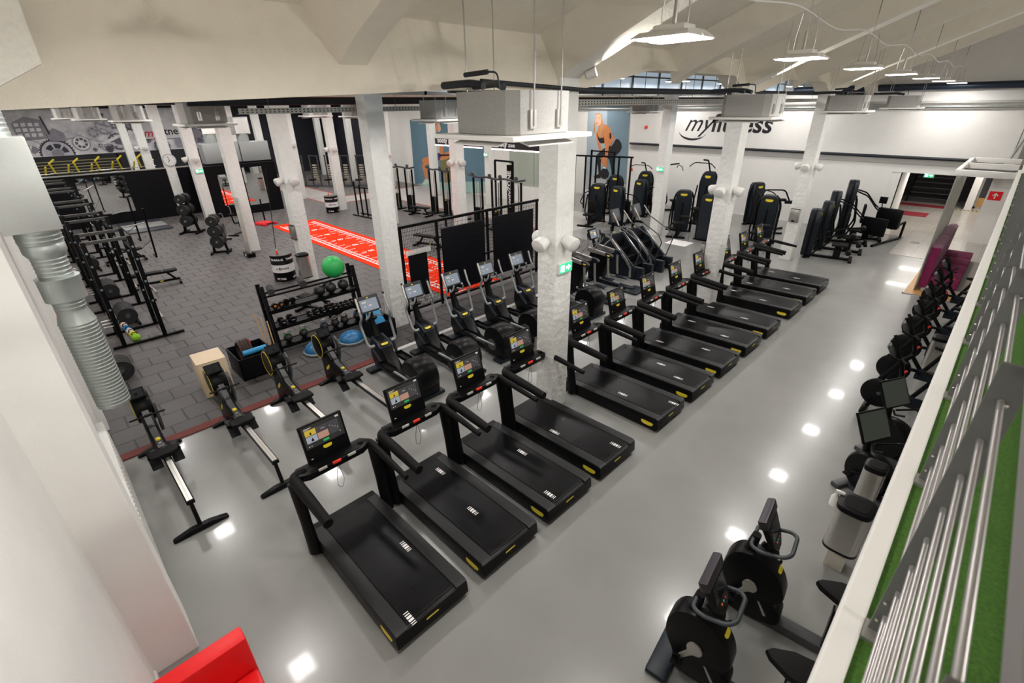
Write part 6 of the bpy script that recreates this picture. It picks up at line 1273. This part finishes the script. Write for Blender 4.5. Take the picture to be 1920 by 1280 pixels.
pipe('pale pipe along the top of the far wall', [(-20, FW-0.14, 4.94), (0.3, FW-0.14, 4.94)], 0.03, STEEL)
pipe('pale grey conduit sloping at the upper right of the far wall', [(-0.3, FW-0.1, 3.2), (0.05, FW-0.1, 4.85)], 0.035, STEEL)
def tray(label, x, y0, y1, z):
    t = thing('cable_tray', label, 'cable tray', (x, 0, z)); b = MB(); b.box(-0.003, 0.003, y0, y1, -0.05, 0.05).box(-0.15, 0.003, y0, y1, -0.053, -0.05); b.build('tray_side', mat('tray_steel', (0.36, 0.36, 0.33), 0.5, metal=0.3), t, False)
    m = MB(); y = y0+0.06
    while y < min(y1, 19): m.box(0.0035, 0.005, y, y+0.035, -0.028, -0.012).box(0.0035, 0.005, y, y+0.035, 0.012, 0.028); y += 0.085
    o = m.build('slot_row', BLK, t, False); o['kind'] = 'stuff'
    for k in range(8): MB().cyl((-0.07, y0+0.6+k*2.9, -0.05), (-0.07, y0+0.6+k*2.9, 6.56-z if abs(x+10.75) > 0.1 else 5.52-z), 0.006, n=5).build('hanger_rod', GREYP, t)
tray('perforated steel cable tray below the long black pipe', -5.6, 5.0, 26.0, 5.22)
tray('perforated steel cable tray behind the left pillars', -10.75, 3.4, 25.5, 5.16)
k = 0
for y in (4.9, 5.9, 7.4, 9.0, 10.6, 12.0, 13.5, 15.0, 16.6, 18.2):
    k += 1; o = MB().cyl((0, 0, 0), (0, 0, 1.15), 0.006, n=5).build('hanger_rod', GREYP); o.location = (PX+0.0, y, 5.40); tag(o, 'thin steel hanger rod holding the long black pipe, %s from the near end' % (nth+['thirteenth'])[k-1], 'rod', 'pipe hanger rods')
def spot(x, y, z, label):
    t = thing('spotlight', label, 'spotlight', (x, y, z), 0, 'spotlights on the beam')
    M = Matrix.Rotation(0.5, 4, 'Z') @ Matrix.Rotation(1.25, 4, 'Y')
    m = MB(); m.T = M; m.lathe([(0.03, -0.16), (0.055, -0.14), (0.065, 0.0), (0.06, 0.0)], (0, 0, 0), 18); m.build('spot_can', WPL, t)
    m = MB(); m.T = M; m.lathe([(0.055, 0.001), (0.001, 0.004)], (0, 0, 0), 18); m.build('lens', SPOTM, t)
    MB().tube([(0, 0, 0), (-0.08, 0.02, 0.10), (-0.18, 0.02, 0.12)], 0.012, 6, rnd=0.03).build('bracket', SILV, t)
spot(-4.55, 6.2, 5.60, 'small lit spotlight on the beam at the wide white pillar'); spot(-4.55, 12.8, 5.72, 'small lit spotlight on the beam at the middle pillar')
pipe('cream cable sagging between the aisle ceiling lights', [(-2.42, 0.5+0.42*k, 6.16+0.05*math.cos(k*2*PI/8)) for k in range(58)], 0.010, WPL, 'lamp_cable', 'cable')
# horn shaped wall fittings and exit signs on the pillars
def make_horn():
    t = thing('wall_speaker', '', 'speaker')
    m = MB(); m.T = Matrix.Rotation(0.35, 4, 'X'); m.lathe([(0.07, -0.0), (0.09, -0.02), (0.12, -0.19), (0.112, -0.225), (0.07, -0.24)], (0, 0.0, 0), 20, axis='y')
    for v in m.v: v.x *= 1.15
    m.build('speaker_shell', WPL, t); MB().box(-0.03, 0.03, -0.03, 0.0, -0.05, 0.05).build('bracket', WPL, t)
    return t
hn = make_horn(); first = True
cn = {(-5.02, 5.98): 'on the wide white pillar in the middle', (-5.02, 12.6): 'on the middle pillar of the treadmill row', (-5.02, 19.2): 'on the far white pillar', (-15.75, 5.98): 'on the pillar above the drum', (-26.4, 5.98): 'on the pillar with the left exit sign', (-26.4, 12.6): 'on the pillar beside the far drum', (-15.75, 12.6): 'on the pinkish pillar behind the fence', (-37.0, 5.98): 'on the pillar before the mural', (-31.7, 12.6): 'on the pillar at the dark corner', (-21.1, 12.6): 'on the pillar left of the big one'}
for (cx, cy), lb in cn.items():
    for (dx, dy, rz, sd) in ((0, -0.222, 0.0, 'left-facing'), (0.192, 0, PI/2, 'right-facing'), (-0.192, 0, -PI/2, 'rear')):
        if first: o = hn; first = False
        else: o = dup(hn, (0, 0, 0))
        o.location = (cx+dx, cy+dy, 3.25); o.rotation_euler = (0, 0, rz); o['label'] = 'white rounded %s speaker %s' % (sd, lb); o['group'] = 'white speakers on the pillars'
def exit_sign(x, y, z, rz, label):
    t = thing('exit_sign', label, 'exit sign', (x, y, z), rz, 'green exit signs')
    MB().box(-0.17, 0.17, -0.05, 0.0, -0.09, 0.09, 0, 0.01).build('sign_case', WPL, t); MB().box(-0.16, 0.16, -0.053, -0.05, -0.08, 0.08).build('green_face', GREEN, t, False)
    b = MB(); b.box(-0.13, -0.04, -0.055, -0.053, -0.055, 0.055); b.prism([(0.0, 0.02), (0.06, 0.02), (0.06, 0.05), (0.13, 0.0), (0.06, -0.05), (0.06, -0.02), (0.0, -0.02)], -0.055, -0.053, 'y'); b.build('arrow_and_door', LITW, t, False)
exit_sign(-4.828, 5.98, 2.78, PI/2, 'lit green exit sign on the wide white pillar'); exit_sign(-10.4, 18.975, 2.75, 0, 'lit green exit sign on the pillar in front of the weight machines'); exit_sign(-26.208, 6.02, 2.7, PI/2, 'lit green exit sign on the left pillar near the black slat wall'); exit_sign(-21.1, 18.975, 2.75, 0, 'lit green exit sign on the pillar between the banner signs')
exit_sign(-2.45, FW+0.6, 2.42, 0, 'green exit sign hanging in the hallway opening')
t = thing('wall_clock', 'round white wall clock on the left pillar above the black partition', 'clock', (-31.50, 6.02, 2.85), PI/2)
MB().lathe([(0.0, -0.04), (0.30, -0.04), (0.31, -0.02), (0.31, 0.0)], (0, 0, 0), 36, axis='y').build('clock_case', STEEL, t); MB().lathe([(0.275, -0.045), (0.001, -0.046)], (0, 0, 0), 36, axis='y').build('dial', TXTW, t)
m = MB().box(-0.012, 0.012, -0.05, -0.047, 0, 0.14).box(-0.01, 0.13, -0.05, -0.047, -0.01, 0.01)
m2 = MB().prism([(-0.012, -0.02), (0.012, -0.02), (-0.05, 0.20), (-0.07, 0.19)], -0.052, -0.05, 'y').build('minute_hand', BLK, t, False); MB().prism([(-0.01, 0.01), (0.01, -0.01), (-0.09, -0.11), (-0.11, -0.10)], -0.052, -0.05, 'y').build('hour_hand', BLK, t, False)
m = MB()
for k in range(12):
    a = 2*PI*k/12; m.lathe([(0.012, -0.0475), (0.001, -0.048)], (0.235*math.cos(a), 0, 0.235*math.sin(a)), 8, axis='y')
m.build('hour_marks', BLK, t, False)
# red call points on the far wall
for k, (x, z) in enumerate(((-15.3, 4.0), (-16.0, 1.72))):
    o = MB().lathe([(0.001, -0.06), (0.09, -0.05), (0.10, 0.0)], (0, 0, 0), 18, axis='y').build('alarm_bell', REDP); o.location = (x, FW, z); tag(o, 'small round red alarm on the far wall, '+['upper one beside the poster', 'lower one behind the machines'][k], 'alarm', 'red alarms')
# ================================================================== ventilation ducts
dx, dy = -9.0, -0.03
t = thing('spiral_duct', 'silver spiral ventilation duct hanging down the left wall with a square box', 'duct', (-8.3, -0.028, 0.406)); t.scale = (0.922, 0.922, 0.922)
def ribbed(z0, z1, r, nm='spiral_section'):
    p = []; z = z0; 
    while z < z1-0.03:
        p += [(r, z), (r, z+0.034), (r+0.005, z+0.038), (r+0.005, z+0.046), (r, z+0.050)]; z += 0.055
    p += [(r, z1)]; MB().lathe([(r-0.015, z0)]+p+[(r-0.02, z1)], (0, 0, 0), 36).build(nm, STEEL, t, ang=1.2)
ribbed(1.05, 2.44, 0.215)
MB().lathe([(0.215, 2.44), (0.225, 2.46), (0.175, 2.64), (0.175, 2.66)], (0, 0, 0), 36).build('reducer', STEEL, t)
ribbed(2.66, 2.83, 0.18); MB().lathe([(0.18, 2.80), (0.23, 2.81), (0.24, 2.82), (0.24, 3.12), (0.248, 3.14), (0.18, 3.14)], (0, 0, 0), 36).build('collar', STEEL, t)
ribbed(3.14, 3.42, 0.19); MB().lathe([(0.19, 3.42), (0.235, 3.50), (0.235, 3.60), (0.22, 3.62)], (0, 0, 0), 36).build('smooth_sleeve', STEEL, t)
ribbed(3.62, 3.82, 0.24)
MB().box(-0.28, 0.28, -0.31, 0.27, 3.80, 4.93, 0, 0.01).build('plenum_box', mat('galvanised_box', (0.50, 0.52, 0.50), 0.45, metal=0.4, noise=0.04), t)
ribbed(4.93, 5.35, 0.17, 'spiral_section')
t = thing('ventilation_unit', 'large grey ventilation unit with louvred grilles above the black return wall', 'ventilation unit', (-30.3, 8.9, 2.62))
bx_ = mat('galvanised_dull', (0.36, 0.38, 0.38), 0.5, metal=0.3, noise=0.05)
MB().box(-0.6, 0.2, -1.55, 0.2, 0, 0.98, 0, 0.02).box(-0.6, 0.2, 0.25, 1.75, 0, 0.98, 0, 0.02).build('unit_casing', bx_, t)
MB().box(-0.4, 0.15, -0.2, 1.0, 1.35, 2.2, 0, 0.02).build('upper_box', bx_, t); MB().cyl((-0.1, 0.6, 0.9), (-0.1, 0.6, 1.5), 0.3, n=20).cyl((-0.1, -1.0, 0.9), (-0.1, -1.0, 1.5), 0.3, n=20).build('round_neck', STEEL, t)
b = MB(); b.box(0.16, 0.20, 0.25, 0.95, 1.4, 2.15)
for k in range(9): b.box(0.20, 0.215, 0.32, 0.88, 1.47+0.07*k, 1.50+0.07*k)
b.box(0.16, 0.2, -1.35, -0.75, 1.45, 2.0); b.build('louvre_grille', WPL, t)
MB().box(-0.6, 0.22, -1.6, 1.8, -0.1, 0.0).build('support_shelf', BLK, t)
MB().tube([(0, 0, 0), (0, 0, 1.8)], 0.2, 12).build('riser', STEEL, t) if False else None
# conduits and trunking on the left wall
t = thing('wall_trunking', 'pale cable trunking with thin red cable running down the left wall', 'trunking', (-7.2, -0.36, 0))
MB().box(-0.07, 0.07, 0, 0.05, 0.0, 3.3, 0, 0.005).build('trunk', WPL, t); MB().tube([(0.10, 0.02, 0.3), (0.10, 0.02, 1.4), (0.12, 0.03, 2.2)], 0.008, 6).build('red_cable', mat('red_cable', (0.3, 0.02, 0.03), 0.5), t)
t = thing('wall_radiator', 'white radiator on the left wall beside the red rubber strip', 'radiator', (-7.0, -0.345, 0.15))
MB().box(-1.5, 1.5, 0, 0.10, 0, 0.9, 0, 0.01).build('radiator_body', WPL, t)
b = MB()
for k in range(28): b.box(-1.45+0.105*k, -1.41+0.105*k, 0.10, 0.108, 0.06, 0.84)
b.build('fin_row', WPL, t)
t = thing('fire_extinguisher_hook', 'black hook rail with a red handle on the left wall behind the duct', 'hook rail', (-10.6, -0.35, 2.0)); MB().tube([(0, 0, 0), (0, 0.10, 0.1), (0, 0.10, 0.55), (0, 0, 0.62)], 0.012, 6, rnd=0.06).build('hook_bar', BLK, t); MB().cyl((0, 0.1, 0.05), (0, 0.1, 0.2), 0.03, n=10).build('red_handle', REDP, t)
hl = bpy.data.lights.new('hall_fill', 'AREA'); hl.shape = 'RECTANGLE'; hl.size = 1.2; hl.size_y = 0.3; hl.energy = 55; hl.color = (1.0, 0.94, 0.86)  # fill lights added under the hall ceiling to brighten the dark hallway
for k, (x, y) in enumerate(((-2.2, 28.2), (-2.2, 31.4), (0.8, 29.5), (-0.6, 33.6))):
    t = thing('added_hall_light', 'added flat fill light inside the hallway, %s' % nth[k], 'light', (x, y, 2.75), 0, 'added hallway fill lights'); MB().box(-0.6, 0.6, -0.15, 0.15, -0.04, 0.0, 0, 0.01).build('fill_body', WPL, t)
    l = bpy.data.objects.new('hall_fill', hl); COL.objects.link(l); l.location = (0, 0, -0.05); l.parent = t
# uplight spots on the pillar heads that graze the rib soffits
for k, y in enumerate((0.0, 6.2, 12.8, 19.4)):
    d = bpy.data.lights.new('uplight', 'SPOT'); d.energy = 200; d.spot_size = 1.2; d.spot_blend = 0.7; d.shadow_soft_size = 0.05; d.color = (1.0, 0.93, 0.80)
    l = bpy.data.objects.new('uplight', d); COL.objects.link(l); l.location = (-4.50, y, 5.56); l.rotation_euler = (Vector((1, -0.04, 0.52))).to_track_quat('-Z', 'Y').to_euler()
# ================================================================== hallway, seating corner, right side
struct('wall_hall', MB().box(-4.9, -4.6, FW+0.35, 37.5, 0, 3.2).box(-4.9, 3.2, 37.5, 37.8, 0, 3.2).box(3.0, 3.3, FW+1.05, 37.5, 0, 3.2), mat('hall_dark', (0.03, 0.028, 0.03), 0.6))
struct('ceiling_hall', MB().box(-4.9, 3.3, FW+0.35, 37.8, 2.75, 2.95), mat('hall_ceiling', (0.3, 0.28, 0.26), 0.7))
struct('wall_door_reveal', MB().box(-3.62, -3.3, FW+0.02, FW+2.4, 0, 2.53).box(-1.35, -1.05, 34.6, 35.2, 0, 2.75), WHITE)
struct('trim_8', MB().box(-3.30, -3.27, FW+0.02, FW+0.10, 0, 2.53), BLK)
struct('wall_sign', MB().box(-0.53, 3.2, 26.42, 26.49, 0, 3.3), WHITE)
t = thing('arrow_sign', 'small red sign with a white arrow on the white wall by the hallway', 'sign', (-0.28, 26.415, 1.84)); MB().box(-0.19, 0.19, -0.01, 0.0, -0.16, 0.16).build('sign_plate', RED, t, False)
MB().prism([(-0.02, -0.10), (0.02, -0.10), (0.02, 0.04), (0.07, -0.01), (0.09, 0.02), (0.0, 0.11), (-0.09, 0.02), (-0.07, -0.01), (-0.02, 0.04)], -0.013, -0.01, 'y').build('arrow', TXTW, t, False)
t = thing('staircase', 'dark metal staircase at the back of the hallway', 'staircase', (-2.9, 35.6, 0)); b = MB()
for k in range(9): b.box(-1.0, 0.9, 0.2*k, 0.2*k+0.24, 0.26*k+0.22, 0.26*k+0.26, 0)
b.build('tread', mat('stair_dark', (0.06, 0.055, 0.06), 0.5), t, False); MB().prism([(0, 0), (0, 0.2), (1.8, 2.5), (1.8, 2.2), (0.2, 0)], -1.05, -1.0, 'x').prism([(0, 0), (0, 0.2), (1.8, 2.5), (1.8, 2.2), (0.2, 0)], 0.9, 0.95, 'x').build('stringer', BLK, t)
MB().box(-3.7, -2.7, 31.2, 32.6, 0.004, 0.02).build('tmp', RED) if False else None
o = MB().box(-0.65, 0.65, -0.6, 0.6, 0, 0.014).build('red_mat', mat('red_carpet', (0.22, 0.01, 0.02), 0.9)); o.location = (-3.1, 31.6, 0.006); tag(o, 'dark red door mat lying on the hallway tiles', 'mat')
o = MB().box(-1.1, 1.1, -0.4, 0.4, 0, 0.014).build('red_mat', mat('red_carpet', (0.22, 0.01, 0.02), 0.9)); o.location = (-3.0, 34.6, 0.006); tag(o, 'dark red carpet strip at the foot of the staircase', 'mat')
t = thing('glass_door', 'glazed hallway door with pale frame showing warm wood floor behind', 'door', (-0.35, 35.3, 0)); MB().box(-0.75, -0.62, 0, 0.06, 0, 2.6).box(0.05, 0.16, 0, 0.06, 0, 2.6).box(0.75, 0.88, 0, 0.06, 0, 2.6).box(-0.75, 0.88, 0, 0.06, 0, 0.1).build('door_frame', SILV, t); MB().box(-0.62, 0.05, 0.02, 0.04, 0.1, 2.5).box(0.16, 0.75, 0.02, 0.04, 0.1, 2.5).build('door_glass', mat('dark_glass', (0.02, 0.022, 0.025), 0.1), t); MB().box(-0.62, 0.75, -0.003, 0.018, 0.1, 0.55).build('amber_base', WOODF, t)
t = thing('hazard_strip', 'yellow and black striped floor strip in front of the glass door', 'floor strip', (-0.6, 34.4, 0.004)); b = MB()
for k in range(14): b.box(-1.2+0.16*k, -1.12+0.16*k, -0.06, 0.06, 0, 0.008)
b.build('black_dashes', BLK, t); MB().box(-1.2, 1.0, -0.06, 0.06, 0, 0.004).build('yellow_base', YEL, t)
o = MB().box(-0.13, 0.13, -0.16, 0.16, 0, 0.01).build('floor_socket', GREYP); o.location = (-2.0, 25.0, 0.004); tag(o, 'dark rectangular floor hatch in the pale tiles', 'floor hatch')
# perforated screen beside the bench
t = thing('perforated_screen', 'white perforated metal screen standing beside the purple bench', 'screen', (-1.10, 18.2, 0))
scm = bpy.data.materials.new('perforated_metal'); scm.use_nodes = True; nt = scm.node_tree; bs = nt.nodes['Principled BSDF']; bs.inputs['Base Color'].default_value = (0.80, 0.82, 0.76, 1); bs.inputs['Roughness'].default_value = 0.5
tc = nn(nt, 'ShaderNodeTexCoord'); vo = nn(nt, 'ShaderNodeTexVoronoi'); vo.inputs['Scale'].default_value = 16; vo.inputs['Randomness'].default_value = 0.35; nt.links.new(tc.outputs['Object'], vo.inputs['Vector'])
gt = nn(nt, 'ShaderNodeMath', operation='GREATER_THAN'); gt.inputs[1].default_value = 0.36; nt.links.new(vo.outputs['Distance'], gt.inputs[0]); nt.links.new(gt.outputs[0], bs.inputs['Alpha'])
MB().box(-0.004, 0.004, 0.0, 4.0, 0.0, 3.34).build('mesh_sheet', scm, t, False)
tube_box(MB(), (0, 0, 0), (0, 0, 3.34), 0.012).build('edge_post', SILV, t); tube_box(MB(), (0, 4.0, 0), (0, 4.0, 3.34), 0.015).build('edge_post', SILV, t)
# purple bench
t = thing('upholstered_bench', 'purple velvet bench with lilac backrest on a small wood floor', 'bench', (-1.02, 18.3, 0.02))
MB().box(0.06, 1.2, 0.05, 4.2, 0.0, 0.14).build('plinth', mat('plinth_grey', (0.45, 0.42, 0.38), 0.6), t)
for k in range(4): MB().box(0.16, 0.85, 0.08+1.03*k, 1.08+1.03*k, 0.14, 0.44, 0, 0.03).build('seat_cushion', PURP, t)
for k in range(2): MB().prism([(0.0, 0.10), (0.16, 0.14), (0.20, 1.28), (0.10, 1.34), (-0.04, 1.32)], 0.05+2.08*k, 2.05+2.08*k, 'y', 0, 0.03).build('backrest', LILAC, t)
MB().box(-0.04, 0.18, 0.02, 0.06, 0.1, 1.3, 0, 0.01).build('end_panel', PURP, t)
# white slatted frame above the seating corner
t = thing('white_frame', 'white open ladder-like frame projecting from the balcony above the seating corner', 'frame', (0, 0, 3.36))
MB().box(-1.16, -1.06, 17.95, 22.2, 0, 0.14, 0, 0.005).box(-1.16, 0.03, 17.9, 18.02, -0.0, 0.14, 0, 0.005).box(-1.16, 0.03, 22.1, 22.25, 0, 0.14, 0, 0.005).build('outer_frame', WHITE, t); MB().box(-1.10, 0.03, 20.1, 20.25, 0, 0.14).build('cross_bar', WHITE, t); MB().tube([(-1.1, 19.2, 0.06), (0, 19.2, 0.05)], 0.02, 6).build('thin_pipe', GREYP, t)
# red sofa in the near corner
t = thing('red_sofa', 'bright red leather sofa in the bottom left corner', 'sofa', (-3.69, 0.0, 0))
MB().box(-0.16, 0.02, -0.58, 0.14, 0.06, 0.86, 0, 0.03).build('backrest', RED, t); MB().box(0.03, 0.62, -0.58, 0.13, 0.06, 0.44, 0, 0.03).build('seat', RED, t); MB().box(-0.1, 0.55, -0.5, 0.08, 0, 0.06).build('plinth', BLK, t)
